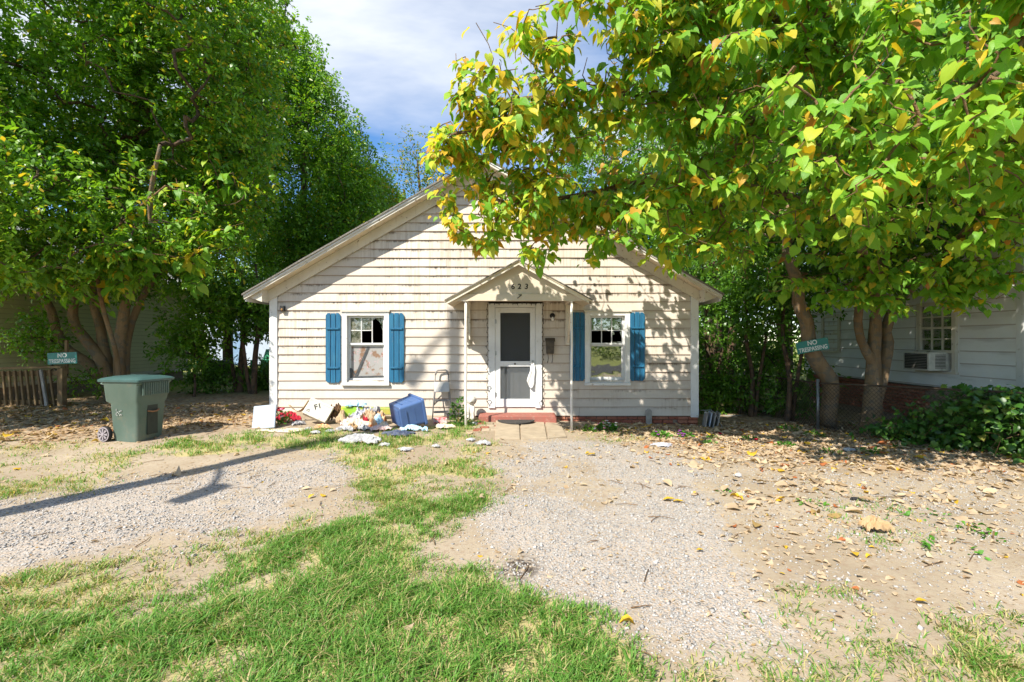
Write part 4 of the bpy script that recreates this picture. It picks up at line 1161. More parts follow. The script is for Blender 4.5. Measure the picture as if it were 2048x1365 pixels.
m = MB(); m.beam((-9.70, fy0 - 0.06, gz(-9.7, fy0)), (-9.84, fy0 - 0.05, 1.00), 0.05, 0.03, (0, 1, 0)); build('loose_picket', m, M['wood_grey'], fence)
m = MB(); m.box(-9.45, -9.40, fy0 + 0.062, fy0 + 0.10, 0.9, 1.62); build('sign_stake', m, M['wood'], fence)

# ------------------------------------------------------------------ neighbours
def lap_wall(parent, X, face, y0, y1, z0, z1, expo, mat_, name='siding_board', lim=999):
    """boards of a side wall that lies in x = X and faces `face` (+1 / -1)"""
    z = z0; n = 0
    while z < z1 - 0.02 and n < lim:
        m = MB(); zt_ = min(z + expo + 0.01, z1)
        a = X + face * 0.020; b = X + face * 0.004
        vs = [(a, y0, z), (a, y1, z), (b, y1, zt_), (b, y0, zt_), (X, y0, z), (X, y1, z), (X, y1, zt_), (X, y0, zt_)]
        fs = [(0, 1, 2, 3), (4, 7, 6, 5), (0, 4, 5, 1), (3, 2, 6, 7), (0, 3, 7, 4), (1, 5, 6, 2)]
        if face < 0: fs = [f[::-1] for f in fs]
        fs = [f[::-1] for f in fs] if False else fs
        m.add(vs, fs)
        build(name, m, mat_, parent, attr={'v': [0, 0, 1, 1, 0, 0, 1, 1]}); z += expo; n += 1
M['siding_olive'] = siding_material('olive_vinyl_siding', (0.62, 0.58, 0.34), (0.56, 0.52, 0.30), amt=0.15)
M['siding_white'] = siding_material('white_board_siding', (0.78, 0.79, 0.79), (0.72, 0.73, 0.74), amt=0.25)
solid('roof_pale', (0.42, 0.43, 0.45), (0.34, 0.35, 0.37), 0.9, 0.1, 6)
LX = -11.5
lh = thing('neighbour_house', 'olive vinyl sided house behind the tree on the left', 'house', (LX - 3, 13, 0))
build('wall', MB().box(LX - 7, LX - 0.002, 9.9, 16.1, 0.60, 3.35), M['siding_olive'], lh, attr={'v': [0.5] * 8})
lap_wall(lh, LX, 1, 9.9, 16.1, 0.65, 3.3, 0.112, M['siding_olive'])
fnd = build('foundation', MB().box(LX - 6.9, LX - 0.06, 10.0, 16.0, -0.3, 0.60), M['mortar'], lh)
build('skirt_board', MB().box(LX - 6.98, LX + 0.025, 9.88, 16.12, 0.55, 0.645), M['trim_worn'], lh)
build('corner_board', MB().box(LX - 0.1, LX + 0.03, 16.02, 16.13, 0.646, 3.34), M['trim_worn'], lh)
rf = MB()
rf.add([(LX + 0.45, 9.5, 3.25), (LX + 0.45, 16.5, 3.25), (LX - 3.5, 16.5, 5.3), (LX - 3.5, 9.5, 5.3), (LX - 7.45, 9.5, 3.25), (LX - 7.45, 16.5, 3.25),
        (LX + 0.45, 9.5, 3.35), (LX + 0.45, 16.5, 3.35), (LX - 3.5, 16.5, 5.4), (LX - 3.5, 9.5, 5.4), (LX - 7.45, 9.5, 3.35), (LX - 7.45, 16.5, 3.35)],
       [(0, 3, 2, 1), (3, 4, 5, 2), (6, 7, 8, 9), (9, 8, 11, 10), (0, 1, 7, 6), (5, 4, 10, 11), (0, 6, 9, 3), (3, 9, 10, 4), (1, 2, 8, 7), (2, 5, 11, 8)])
build('roof', rf, M['roof_pale'], lh)
m = MB(); m.tube([(LX + 0.03, 11.75, 1.65), (LX + 0.03, 11.75, 0.70)], 0.012, 6); build('cable', m, M['black'], lh)

RX = 8.5
rh = thing('neighbour_house', 'white wide-board house on the right behind the trees', 'house', (RX + 3, 11, 0))
RY0, RY1 = 7.55, 13.2
rw = MB(); rw.box(RX + 0.002, RX + 7, RY0, 8.68, 0.68, 3.5); rw.box(RX + 0.002, RX + 7, 9.52, RY1, 0.68, 3.5)
rw.box(RX + 0.3, RX + 7, 8.68, 9.52, 0.68, 3.5); rw.box(RX + 0.002, RX + 0.3, 8.68, 9.52, 0.68, 1.05); rw.box(RX + 0.002, RX + 0.3, 8.68, 9.52, 2.38, 3.5)
build('wall', rw, M['siding_white'], rh, attr={'v': [0.5] * len(rw.v)})
z = 0.70
while z < 3.4:
    for (a, b) in ((RY0, 8.62), (9.58, RY1)) if 1.0 < z + 0.12 < 2.42 else ((RY0, RY1),):
        lap_wall(rh, RX, -1, a, b, z, z + 0.235, 0.235, M['siding_white'], lim=1)
    z += 0.235
build('foundation', MB().box(RX + 0.05, RX + 6.9, RY0 + 0.05, RY1, -0.4, 0.66), M['mortar'], rh)
fnd2 = build('foundation_face', MB().box(RX + 0.035, RX + 0.05, RY0 + 0.06, RY1, -0.4, 0.655), M['mortar'], rh)
for c in range(9):
    zc = 0.62 - c * 0.075
    y = 9.4 + (0.1 if c % 2 else 0)
    while y < 13.0:
        brick(RX + 0.03, y, zc, 0.2, fnd2, R(90)); y += 0.212
build('corner_board', MB().box(RX - 0.03, RX + 0.08, RY0 - 0.02, RY0 + 0.10, 0.66, 3.5), M['trim'], rh)
rf = MB(); e0, e1 = RX - 0.4, RX + 7.4
rf.add([(e0, RY0 - .4, 3.35), (e0, RY1 + .4, 3.35), (RX + 3.5, RY1 + .4, 5.4), (RX + 3.5, RY0 - .4, 5.4), (e1, RY0 - .4, 3.35), (e1, RY1 + .4, 3.35),
        (e0, RY0 - .4, 3.47), (e0, RY1 + .4, 3.47), (RX + 3.5, RY1 + .4, 5.52), (RX + 3.5, RY0 - .4, 5.52), (e1, RY0 - .4, 3.47), (e1, RY1 + .4, 3.47)],
       [(0, 1, 2, 3), (3, 2, 5, 4), (6, 9, 8, 7), (9, 10, 11, 8), (0, 6, 7, 1), (5, 11, 10, 4), (0, 3, 9, 6), (3, 4, 10, 9), (1, 7, 8, 2), (2, 8, 11, 5)])
build('roof', rf, M['shingle'], rh)
def side_window(parent, y0, y1, z0, z1, rows):
    m = MB(); X = RX - 0.045
    m.box(X, RX + 0.05, y0, y0 + 0.08, z0, z1); m.box(X, RX + 0.05, y1 - 0.08, y1, z0, z1); m.box(X + 0.001, RX + 0.05, y0 + 0.08, y1 - 0.08, z1 - 0.08, z1); m.box(X - 0.03, RX + 0.05, y0 - 0.02, y1 + 0.02, z0 - 0.05, z0 - 0.001)
    w = build('window', m, M['trim_worn'], parent)
    m = MB(); a, b = y0 + 0.08, y1 - 0.08
    for i in (1, 2): yy = a + (b - a) * i / 3; m.box(RX - 0.012, RX + 0.02, yy - 0.01, yy + 0.01, z0, z1 - 0.08)
    for j in range(1, rows): zz = z0 + (z1 - 0.08 - z0) * j / rows; m.box(RX - 0.013, RX + 0.019, a, b, zz - (0.022 if j * 2 == rows else 0.01), zz + (0.022 if j * 2 == rows else 0.01))
    build('muntin', m, M['trim_worn'], w)
    build('pane', MB().box(RX + 0.004, RX + 0.009, a, b, z0, z1 - 0.08), M['glass'], w)
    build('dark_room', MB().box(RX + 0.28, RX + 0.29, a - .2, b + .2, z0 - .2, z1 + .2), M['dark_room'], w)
    return w
side_window(rh, 8.68, 9.52, 1.42, 2.38, 4)
side_window(rh, 11.75, 12.45, 1.35, 2.30, 4)
build('window_frame', MB().box(RX - 0.05, RX + 0.03, 8.68, 8.75, 1.0, 1.42).box(RX - 0.05, RX + 0.03, 9.45, 9.52, 1.0, 1.42).box(RX - 0.055, RX + 0.03, 8.66, 9.54, 0.96, 1.0), M['trim_worn'], rh)
ac = thing('window_air_conditioner', 'boxy white window air conditioner under the right house window', 'air conditioner', (RX - 0.2, 9.1, 1.01))
build('case', MB().box(RX - 0.42, RX + 0.2, 8.82, 9.40, 1.02, 1.38), solid('ac_cream', (0.62, 0.60, 0.54), None, 0.5, 0.4, dirt=(0.25, 0.2, 0.14)), ac, bevel=0.01)
m = MB(); m.box(RX - 0.428, RX - 0.421, 8.86, 9.36, 1.05, 1.35)
build('grille', m, M['black'], ac)
m = MB()
for i in range(9): m.box(RX - 0.436, RX - 0.429, 8.865, 9.355, 1.065 + i * 0.032, 1.073 + i * 0.032)
build('louvre', m, solid('ac_grey', (0.30, 0.29, 0.26)), ac)
m = MB()
for i in range(10): m.box(RX - 0.30, RX - 0.10, 8.813, 8.819, 1.07 + i * 0.028, 1.082 + i * 0.028)
build('side_louvre', m, M['black'], ac)
build('filler_panel', MB().box(RX - 0.01, RX + 0.01, 8.76, 9.44, 1.385, 1.42), M['trim_worn'], ac)

# ------------------------------------------------------------------ pole by the road, its shadow crosses the yard
pl = thing('utility_pole', 'tall wooden utility pole with lamp arms beside the drive', 'utility pole', (-6.7, 1.5, 0))
m = MB(); m.tube([(-6.7, 1.5, -0.2), (-6.7, 1.5, 5.0), (-6.7, 1.5, 11.6)], [0.15, 0.138, 0.115], 14); build('shaft', m, M['pole'], pl, True)
m = MB(); m.tube([(-6.7, 1.5, 11.2), (-7.0, 1.3, 11.5), (-7.6, 0.9, 11.65), (-8.05, 0.6, 11.65)], 0.04, 8); build('arm', m, M['steel'], pl, True)
m = MB(); m.obox((-8.25, 0.48, 11.63), (0.6, 0.26, 0.16), (0, 0, R(34))); build('lamp_head', m, M['steel'], pl, bevel=0.05)
m = MB(); m.tube([(-6.7, 1.5, 5.15), (-6.55, 1.0, 5.3), (-6.38, 0.6, 5.3)], 0.03, 8); build('arm', m, M['steel'], pl, True)
m = MB(); m.obox((-6.32, 0.40, 5.25), (0.24, 0.5, 0.16), (0, 0, R(-18))); build('lamp_head', m, M['steel'], pl, bevel=0.05)
# ------------------------------------------------------------------ vegetation tools
def unit(a): return a / (np.linalg.norm(a, axis=-1, keepdims=True) + 1e-9)
def leaf_template(kind, curl=0.0, seed=0):
    r = np.random.default_rng(seed)
    if kind == 'small':      # six points, folded on the midrib
        T = np.array([(0, 0, 0), (-0.23, 0.38, 0.06), (0.23, 0.38, 0.06), (-0.16, 0.74, 0.02), (0.16, 0.74, 0.02), (0, 1.0, -0.10)], float)
        F = np.array([(0, 2, 1), (1, 2, 4), (1, 4, 3), (3, 4, 5)])
        return T, F
    if kind == 'tiny':
        T = np.array([(0, 0, 0), (0.27, 0.48, 0.07), (0, 1, -0.05), (-0.27, 0.48, 0.07)], float)
        return T, np.array([(0, 1, 2), (0, 2, 3)])
    if kind == 'heart':
        mid = [(0, 0.06), (0, 0.34), (0, 0.66), (0, 1.04)]
        side = [(0.20, -0.07), (0.40, 0.10), (0.43, 0.36), (0.27, 0.68), (0.10, 0.88)]
        T = [(x, y, 0.0) for x, y in mid] + [(x, y, 0) for x, y in side] + [(-x, y, 0) for x, y in side]
        T = np.array(T, float)
        T[:, 2] = 0.22 * np.abs(T[:, 0]) - (0.10 + curl) * (T[:, 1] - 0.3) ** 2 + 0.03 * r.standard_normal(len(T)) + 0.05 * np.sin(T[:, 1] * 7 + seed) * np.abs(T[:, 0])
        F = []
        for o, flip in ((4, False), (9, True)):
            q = [(0, o, o + 1), (0, o + 1, 1), (1, o + 1, o + 2), (1, o + 2, 2), (2, o + 2, o + 3), (2, o + 3, o + 4), (2, o + 4, 3)]
            F += [(a, c, b) if flip else (a, b, c) for a, b, c in q]
        return T, np.array(F)
    if kind == 'oval':
        mid = [(0, 0), (0, 0.35), (0, 0.7), (0, 1.0)]
        side = [(0.20, 0.16), (0.29, 0.45), (0.17, 0.78)]
        T = np.array([(x, y, 0.0) for x, y in mid] + [(x, y, 0) for x, y in side] + [(-x, y, 0) for x, y in side], float)
        T[:, 2] = (0.25 + 1.2 * curl) * np.abs(T[:, 0]) ** 1.2 - curl * (T[:, 1] - 0.5) ** 2 + 0.02 * r.standard_normal(len(T))
        F = []
        for o, flip in ((4, False), (7, True)):
            q = [(0, o, 1), (1, o, o + 1), (1, o + 1, 2), (2, o + 1, o + 2), (2, o + 2, 3)]
            F += [(a, c, b) if flip else (a, b, c) for a, b, c in q]
        return T, np.array(F)
def leaf_arrays(pos, d, nrm, size, T, F):
    d = unit(d); s = unit(np.cross(d, nrm)); n = np.cross(s, d)
    V = pos[:, None, :] + size[:, None, None] * (T[None, :, 0:1] * s[:, None, :] + T[None, :, 1:2] * d[:, None, :] + T[None, :, 2:3] * n[:, None, :])
    k = len(T); N = len(pos)
    FF = (F[None] + (np.arange(N) * k)[:, None, None]).reshape(-1, 3)
    return V.reshape(-1, 3), FF
def leaf_cloud(name, pos, d, nrm, size, tint, mat_, parent, templates, stuff=True):
    Vs, Fs, Ts, Us, Ws = [], [], [], [], []; off = 0
    pick = rng.integers(0, len(templates), len(pos))
    for i, (T, F) in enumerate(templates):
        m = pick == i
        if not m.any(): continue
        V, FF = leaf_arrays(pos[m], d[m], nrm[m], size[m], T, F)
        Vs.append(V); Fs.append(FF + off); off += len(V); Ts.append(np.repeat(tint[m], len(T))); Us.append(np.tile(T[:, 0], m.sum())); Ws.append(np.tile(T[:, 1], m.sum()))
    o = mesh_np(name, np.concatenate(Vs), np.concatenate(Fs), mat_, parent, {'tint': np.concatenate(Ts), 'u': np.concatenate(Us), 'w': np.concatenate(Ws)} if templates is HEART else {'tint': np.concatenate(Ts)})
    if stuff: o['kind'] = 'stuff'
    return o
SMALL = [leaf_template('small')]; TINY = [leaf_template('tiny')]
HEART = [leaf_template('heart', c, i) for i, c in enumerate((0.0, 0.15, 0.3, 0.5, -0.1, 0.8, 0.4, 0.2))]
for i, (T_, F_) in enumerate(HEART):
    T_[:, 0] *= (1.0, 0.85, 0.95, 0.75, 0.9, 0.7, 1.05, 0.8)[i]; T_[:, 0] += (0.0, 0.08, -0.06, 0.1, 0.0, -0.1, 0.05, -0.08)[i] * T_[:, 1] ** 2
OVAL = [leaf_template('oval', c, i) for i, c in enumerate((0.0, 0.3, 0.7))]

def grow(limbs, targets, step=0.25, sag=0.0, wander=0.10, own=0):
    """limbs: [(points, r0, r1)]; a twig is led from the nearest branch to each target"""
    nodes = []; par = []; fixed = []
    for li, (pts, r0, r1) in enumerate(limbs):
        pts = [np.array(p, float) for p in pts]
        L = [0]
        for a, b in zip(pts, pts[1:]): L.append(L[-1] + np.linalg.norm(b - a))
        n = max(2, int(L[-1] / step))
        prev = -1
        if nodes and li >= own:
            dd = np.linalg.norm(np.array(nodes) - pts[0], axis=1); j = int(dd.argmin())
            if dd[j] < 0.25: prev = j
        for i in range(n + 1):
            s_ = L[-1] * i / n; k = min(len(pts) - 2, int(np.searchsorted(L, s_, 'right') - 1)); k = max(k, 0)
            f = (s_ - L[k]) / (L[k + 1] - L[k] + 1e-9)
            p0 = pts[max(k - 1, 0)]; p1 = pts[k]; p2 = pts[k + 1]; p3 = pts[min(k + 2, len(pts) - 1)]
            q = 0.5 * (2 * p1 + (p2 - p0) * f + (2 * p0 - 5 * p1 + 4 * p2 - p3) * f * f + (3 * p1 - p0 - 3 * p2 + p3) * f ** 3)
            nodes.append(q); par.append(prev); prev = len(nodes) - 1
            fixed.append(r0 + (r1 - r0) * i / n)
    cap = len(nodes) + len(targets) * 24
    A = np.zeros((cap, 3)); A[:len(nodes)] = nodes; n = len(nodes)
    base = np.array(nodes)
    order = np.argsort([np.min(np.linalg.norm(base - t_, axis=1)) for t_ in targets])
    tips = []; starts = []
    for ti in order:
        t_ = np.array(targets[ti])
        dv = A[:n] - t_; dist = np.linalg.norm(dv, axis=1) + 0.25 * np.maximum(0, dv[:, 2])
        j = int(dist.argmin()); a = A[j].copy(); L = np.linalg.norm(t_ - a)
        m = max(1, min(22, int(math.ceil(L / step))))
        bend = rng.standard_normal(3) * wander * L
        prev = j; st = n
        for i in range(1, m + 1):
            f = i / m
            A[n] = a + (t_ - a) * f + bend * math.sin(math.pi * f) + np.array([0, 0, -sag * L * f * (1 - f)])
            par.append(prev); fixed.append(0); prev = n; n += 1
        tips.append(prev); starts.append(st)
    A = A[:n]; par = np.array(par)
    cnt = np.zeros(n); 
    for t_ in tips: cnt[t_] += 1
    for i in range(n - 1, -1, -1):
        if par[i] >= 0: cnt[par[i]] += cnt[i]
    rad = np.maximum(0.0042 * np.maximum(cnt, 1) ** 0.42, np.array(fixed) * 1.0)
    return A, par, rad, tips, np.array(fixed)
def twigs_mesh(name, A, par, rad, mat_, parent, sides=5, skip=None):
    e = np.where(par >= 0)[0]
    if skip is not None: e = e[~skip[e]]
    p = A[par[e]]; q = A[e]; r0 = np.minimum(rad[par[e]], rad[e] * 1.6); r1 = rad[e]
    d = unit(q - p); ref = np.where(np.abs(d[:, 2:3]) > 0.9, np.array([[1.0, 0, 0]]), np.array([[0, 0, 1.0]]))
    u = unit(np.cross(d, ref)); w = np.cross(d, u)
    ang = np.arange(sides) * 2 * math.pi / sides
    ring = np.cos(ang)[None, :, None] * u[:, None, :] + np.sin(ang)[None, :, None] * w[:, None, :]
    q2 = q + d * (r1[:, None] * 0.4)
    V = np.concatenate([p[:, None] + ring * r0[:, None, None], q2[:, None] + ring * r1[:, None, None]], 1)
    k = np.arange(sides); k2 = (k + 1) % sides
    F = np.stack([k, k2, k2 + sides, k + sides], 1)
    FF = (F[None] + (np.arange(len(e)) * 2 * sides)[:, None, None]).reshape(-1, 4)
    o = mesh_np(name, V.reshape(-1, 3), FF, mat_, parent, None, True); o['kind'] = 'stuff'
    return o
def smooth_path(pts, n):
    pts = [np.array(p, float) for p in pts]; out = []
    m = len(pts) - 1
    for i in range(n + 1):
        s_ = m * i / n; k = min(int(s_), m - 1); f = s_ - k
        p0 = pts[max(k - 1, 0)]; p1 = pts[k]; p2 = pts[k + 1]; p3 = pts[min(k + 2, m)]
        out.append(0.5 * (2 * p1 + (p2 - p0) * f + (2 * p0 - 5 * p1 + 4 * p2 - p3) * f * f + (3 * p1 - p0 - 3 * p2 + p3) * f ** 3))
    return out
def trunk(name, pts, radii, mat_, parent, n=22, sides=14, jit=0.05):
    P = smooth_path(pts, n); rr = np.interp(np.linspace(0, len(radii) - 1, n + 1), np.arange(len(radii)), radii)
    m = MB(); m.tube([Vector(p) for p in P], list(rr), sides, True, 0, jit)
    return build(name, m, mat_, parent, True)
def sample_ellipsoids(ells, n, pred=None, shell=0.45):
    out = []; tot = 0
    vol = np.array([e[3] * e[4] * e[5] for e in ells]); vol = vol / vol.sum()
    while tot < n:
        k = rng.choice(len(ells), 4 * n, p=vol); E = np.array(ells)[k]
        u = unit(rng.standard_normal((4 * n, 3))); r = (shell + (1 - shell) * rng.random(4 * n)) ** 0.5
        p = E[:, :3] + u * r[:, None] * E[:, 3:6]
        if pred is not None: p = p[pred(p[:, 0], p[:, 1], p[:, 2])]
        out.append(p); tot += len(p)
        if len(out) > 60: break
    return np.concatenate(out)[:n]
def spray_leaves(tips_pos, tip_dir, n_shoot, n_leaf, shoot_len, size, spread=0.25, droop=0.45, tint_fn=None, kind=None):
    """short shoots round each twig end, leaves in rows along every shoot"""
    N = len(tips_pos)
    c = np.repeat(tips_pos, n_shoot, 0); K = len(c)
    sd = unit(np.repeat(tip_dir, n_shoot, 0) * 0.5 + rng.standard_normal((K, 3)) * 0.8 + np.array([0, 0, 0.25]))
    st = c + rng.standard_normal((K, 3)) * spread
    sl = shoot_len * rng.uniform(0.6, 1.4, K)
    f = (np.arange(n_leaf) + 0.5) / n_leaf
    p = st[:, None] + sd[:, None] * (sl[:, None] * f[None])[..., None]
    p[:, :, 2] -= (sl[:, None] * 0.35 * f[None] ** 2)
    sdv = unit(np.cross(sd, rng.standard_normal((K, 3))))
    sgn = np.where(np.arange(n_leaf) % 2 == 0, 1.0, -1.0)
    ld = sdv[:, None] * sgn[None, :, None] + sd[:, None] * 0.6 + rng.standard_normal((K, n_leaf, 3)) * 0.35
    ld[:, :, 2] -= droop
    nr = np.array([-0.22, -0.38, 0.9]) + rng.standard_normal((K, n_leaf, 3)) * 0.55
    sz = size * rng.uniform(0.65, 1.2, (K, n_leaf))
    shoot_t = np.repeat(rng.random(K)[:, None], n_leaf, 1)
    tt = np.clip(0.55 * shoot_t + 0.45 * rng.random((K, n_leaf)), 0, 1)
    return p.reshape(-1, 3), ld.reshape(-1, 3), nr.reshape(-1, 3), sz.ravel(), tt.ravel()

def small_tree(name, label, cat, base, stems, ells, n_clusters, mat_leaf, mat_bark, pred=None, n_shoot=6, n_leaf=9, shoot_len=0.36, size=0.085, spread=0.22, templates=SMALL, group=None, yellow=None, shell=0.45, step=0.3, tint=(0.0, 0.92), mat_twig=None):
    """stems: [(points, radii)]"""
    t_ = thing(name, label, cat, base, 0, group)
    for pts, radii in stems: trunk('trunk', pts, radii, mat_bark, t_)
    limbs = [([p for p in smooth_path(pts, 10)][4:], radii[-1] * 1.05, radii[-1] * 0.5) for pts, radii in stems]
    tg = sample_ellipsoids(ells, n_clusters, pred, shell)
    A, par, rad, tips, fx_ = grow(limbs, tg, step, own=99)
    twigs_mesh('branches', A, par, rad, mat_twig or mat_bark, t_, 5, skip=(fx_ > 0))
    tp = A[tips]; td = unit(A[tips] - A[par[tips]])
    p, d, nr, sz, tt = spray_leaves(tp, td, n_shoot, n_leaf, shoot_len, size, spread)
    if pred is not None:
        ok = pred(p[:, 0], p[:, 1], p[:, 2]); p, d, nr, sz, tt = p[ok], d[ok], nr[ok], sz[ok], tt[ok]
    tt = tint[0] + tt * (tint[1] - tint[0])
    if yellow is not None:
        y_ = yellow(p); tt = np.where(rng.random(len(tt)) < y_, rng.uniform(0.93, 1.0, len(tt)), tt)
    leaf_cloud('foliage', p, d, nr, sz, tt, mat_leaf, t_, templates)
    return t_

# how far forward the shade of the crowns may reach over the sunny yard
_fx = np.array([-14, -9, -6, -4.9, -4.2, 0.3, 1.0, 2.0, 3.5, 5.0, 8.0]); _fyv = np.array([7.2, 7.4, 7.9, 9.4, 10.5, 10.5, 8.4, 7.5, 6.3, 5.7, 5.3])
def sun_ok(x, y, z, slack=0.0):
    """True where the leaf's own shadow stays off the open yard"""
    t_ = np.maximum(z, 0); xg = x + 0.5833 * t_; yg = y + 0.8333 * t_
    wall = (yg > 9.4) & (xg > -5.2) & (xg < 4.3)
    xw = x + 0.70 * (9.4 - y); zw = z - 1.2 * (9.4 - y)
    edge = np.interp(xg, _fx, _fyv) + (fbm(xg * 2, yg * 2, 12) - 0.5) * 0.9
    ok_ground = yg > edge - slack
    # on the front wall the left and middle stay in the sun, apart from a little dapple
    lim = np.interp(zw, [0, 1.0, 2.4, 3.0, 3.6, 5.2], [0.55, 0.75, 1.25, 1.2, 0.2, -0.6]) + (fbm(xw * 3, zw * 3, 14) - 0.5) * 0.7
    left_d = (xw < -3.15 + (fbm(xw * 2.5, zw * 2.5, 19) - 0.5) * 1.6) & (zw < 3.2)
    ok_wall = (xw > lim) | left_d | (y > 9.4) | (zw > 5.3)
    # shade that falls on the door canopy first does no harm below it
    xc = x + 0.70 * (8.3 - y); zc = z - 1.2 * (8.3 - y)
    on_canopy = (y < 8.3) & (xc > -0.9) & (xc < 1.3) & (zc > 2.45) & (zc < 3.05)
    return np.where(wall & (y < 9.4), ok_wall | on_canopy, ok_ground)

# ------------------------------------------------------------------ right tree with heart-shaped leaves, overhanging the yard
bx_, by_ = gp(1745, 862); bz_ = gz(bx_, by_) - 0.05
htree = thing('heart_leaved_tree', 'broad tree with large heart-shaped green and yellow leaves overhanging the right yard', 'tree', (bx_, by_, bz_))
b0 = np.array([bx_, by_, bz_])
def q(px, py, Y): return tuple(at(px, py, Y))
stems = [([tuple(b0), q(1745, 790, by_), q(1748, 700, by_ + 0.02), q(1752, 640, by_ - 0.05), q(1760, 560, by_ - 0.2), (6.3, 7.6, 3.6), (5.2, 7.0, 4.3), (3.6, 6.5, 4.7)], [0.224, 0.142, 0.112, 0.099, 0.090, 0.077, 0.065, 0.043]),
         ([q(1747, 730, by_), q(1722, 680, by_ - 0.05), q(1716, 630, by_ - 0.15), (5.9, 7.6, 2.9), (5.0, 7.0, 3.5), (3.6, 6.6, 3.8), (2.2, 6.3, 3.9)], [0.086, 0.073, 0.073, 0.065, 0.056, 0.043, 0.030]),
         ([q(1752, 815, by_ + 0.05), q(1766, 745, by_ + 0.10), q(1775, 690, by_ + 0.14), q(1772, 660, by_ + 0.1), q(1800, 600, by_), (7.3, 7.6, 3.1), (7.2, 6.6, 3.9), (6.4, 5.3, 4.2), (5.2, 4.4, 4.2)], [0.086, 0.103, 0.107, 0.099, 0.082, 0.069, 0.056, 0.043, 0.030])]
for pts, rr in stems: trunk('trunk', pts, rr, M['bark'], htree, 30, 14, 0.06)
limbs = [(smooth_path(p, 30)[14:], rr[-3], rr[-1]) for p, rr in stems]
limbs += [([(3.6, 6.5, 4.7), (2.2, 6.2, 4.9), (0.9, 5.9, 4.8), (-0.5, 5.8, 4.6)], 0.05, 0.014),
          ([(2.2, 6.3, 3.9), (1.2, 6.4, 3.7), (0.2, 6.3, 3.5)], 0.035, 0.012),
          ([(5.2, 7.0, 4.3), (4.6, 6.4, 5.2), (3.9, 5.8, 6.2), (3.2, 5.4, 7.2)], 0.07, 0.02),
          ([(4.6, 6.4, 5.2), (3.2, 5.6, 5.6), (1.8, 5.0, 5.9), (0.8, 4.7, 6.0)], 0.05, 0.014),
          ([(5.2, 4.4, 4.2), (4.2, 3.8, 3.9), (3.3, 3.4, 3.4)], 0.03, 0.012),
          ([(6.4, 5.3, 4.2), (6.0, 4.9, 5.2), (5.2, 4.6, 6.2)], 0.05, 0.015),
          ([(7.2, 6.6, 3.9), (8.0, 6.0, 5.0), (8.2, 5.4, 6.2)], 0.06, 0.02),
          ([(3.6, 6.6, 3.8), (2.9, 7.2, 3.6), (1.6, 7.6, 3.4)], 0.035, 0.012)]
_lz = np.array([2.3, 2.7, 3.1, 3.6, 4.3, 4.8, 5.5, 6.2, 7.0, 8.5]); _lx = np.array([1.2, 0.1, -0.9, -1.15, -1.30, -1.55, -0.85, -0.15, 0.6, 2.0])
def heart_pred(x, y, z):
    xl = np.interp(z, _lz, _lx) * (y / 6.0) + (fbm(y * 2, z * 2, 77) - 0.5) * 0.5
    under = 2.45 + 0.25 * smooth(3.2, 1.5, np.abs(x - 1.0)) * 0 + np.where(x > 2.6, 0.16, 0.0) - 0.55 * smooth(5.6, 7.4, y) * smooth(3.9, 4.8, x) + (fbm(x * 1.3, y * 1.3, 55) - 0.5) * 0.5
    roofc = (y < 8.75) | (x > 4.6)
    return (x > xl) & (z > under) & roofc & sun_ok(x, y, z) & (x < 9.5) & (y > 2.6)
def heart_gaps(x, y, z):
    """the crown stands in layers with open gaps that let flecks of sun through"""
    xw = x + 0.70 * (9.4 - y); zw = z - 1.2 * (9.4 - y)
    gap = fbm(xw * 1.9, zw * 1.9, 201, 3)
    on_wall = (xw > -0.5) & (xw < 4.4) & (zw > -0.6) & (zw < 4.5)
    thin = np.where(on_wall, rng.random(len(x)) < 0.05 + 0.62 * smooth(0.46, 0.58, gap), rng.random(len(x)) < 0.45 + 0.55 * smooth(0.40, 0.58, gap))
    return heart_pred(x, y, z) & thin
ells = [(1.2, 6.3, 4.2, 2.9, 1.9, 1.8), (3.6, 6.2, 4.6, 2.8, 2.6, 2.4), (5.0, 4.8, 4.6, 2.8, 2.0, 2.2), (3.2, 5.2, 6.2, 3.0, 2.2, 1.8), (7.0, 5.6, 4.9, 2.2, 2.4, 2.2), (3.6, 3.8, 3.5, 1.6, 1.0, 0.9), (6.4, 6.6, 3.6, 2.0, 1.4, 1.1), (1.6, 7.2, 3.9, 2.0, 1.2, 1.3), (2.0, 6.0, 5.4, 2.2, 1.6, 1.6), (0.1, 6.3, 3.8, 1.5, 1.1, 1.0), (0.9, 5.6, 5.4, 1.6, 1.2, 1.2), (-0.2, 6.7, 3.6, 1.3, 1.0, 0.9), (0.9, 7.3, 3.5, 1.7, 1.0, 0.9), (-0.2, 6.2, 4.8, 1.3, 1.0, 0.9), (2.6, 7.6, 3.6, 1.4, 0.9, 0.9)]
def gable_pred(x, y, z): return heart_pred(x, y, z) & (rng.random(len(x)) < 0.20 + 0.80 * smooth(0.44, 0.58, fbm(x * 2.2, z * 2.2, 207, 3)))
tg = np.concatenate([sample_ellipsoids(ells, 1950, heart_gaps, 0.10),
                     sample_ellipsoids([(0.1, 6.1, 3.7, 1.5, 0.7, 0.9), (1.4, 6.4, 3.6, 1.4, 0.8, 0.9), (0.4, 5.6, 4.6, 1.4, 0.8, 0.8), (-0.75, 6.6, 4.2, 0.8, 0.7, 0.7), (0.7, 4.9, 5.0, 1.2, 0.6, 0.7), (1.8, 5.2, 5.6, 1.3, 0.7, 0.7)], 400, gable_pred, 0.05),
                     sample_ellipsoids([(6.3, 7.4, 2.6, 1.6, 0.8, 0.6), (5.2, 7.9, 2.7, 1.0, 0.7, 0.6), (7.5, 7.0, 2.6, 0.8, 0.8, 0.6)], 130, heart_pred, 0.0)])
A, par, rad, tips, fx_ = grow(limbs, tg, 0.2, 0.10, 0.13, 3)
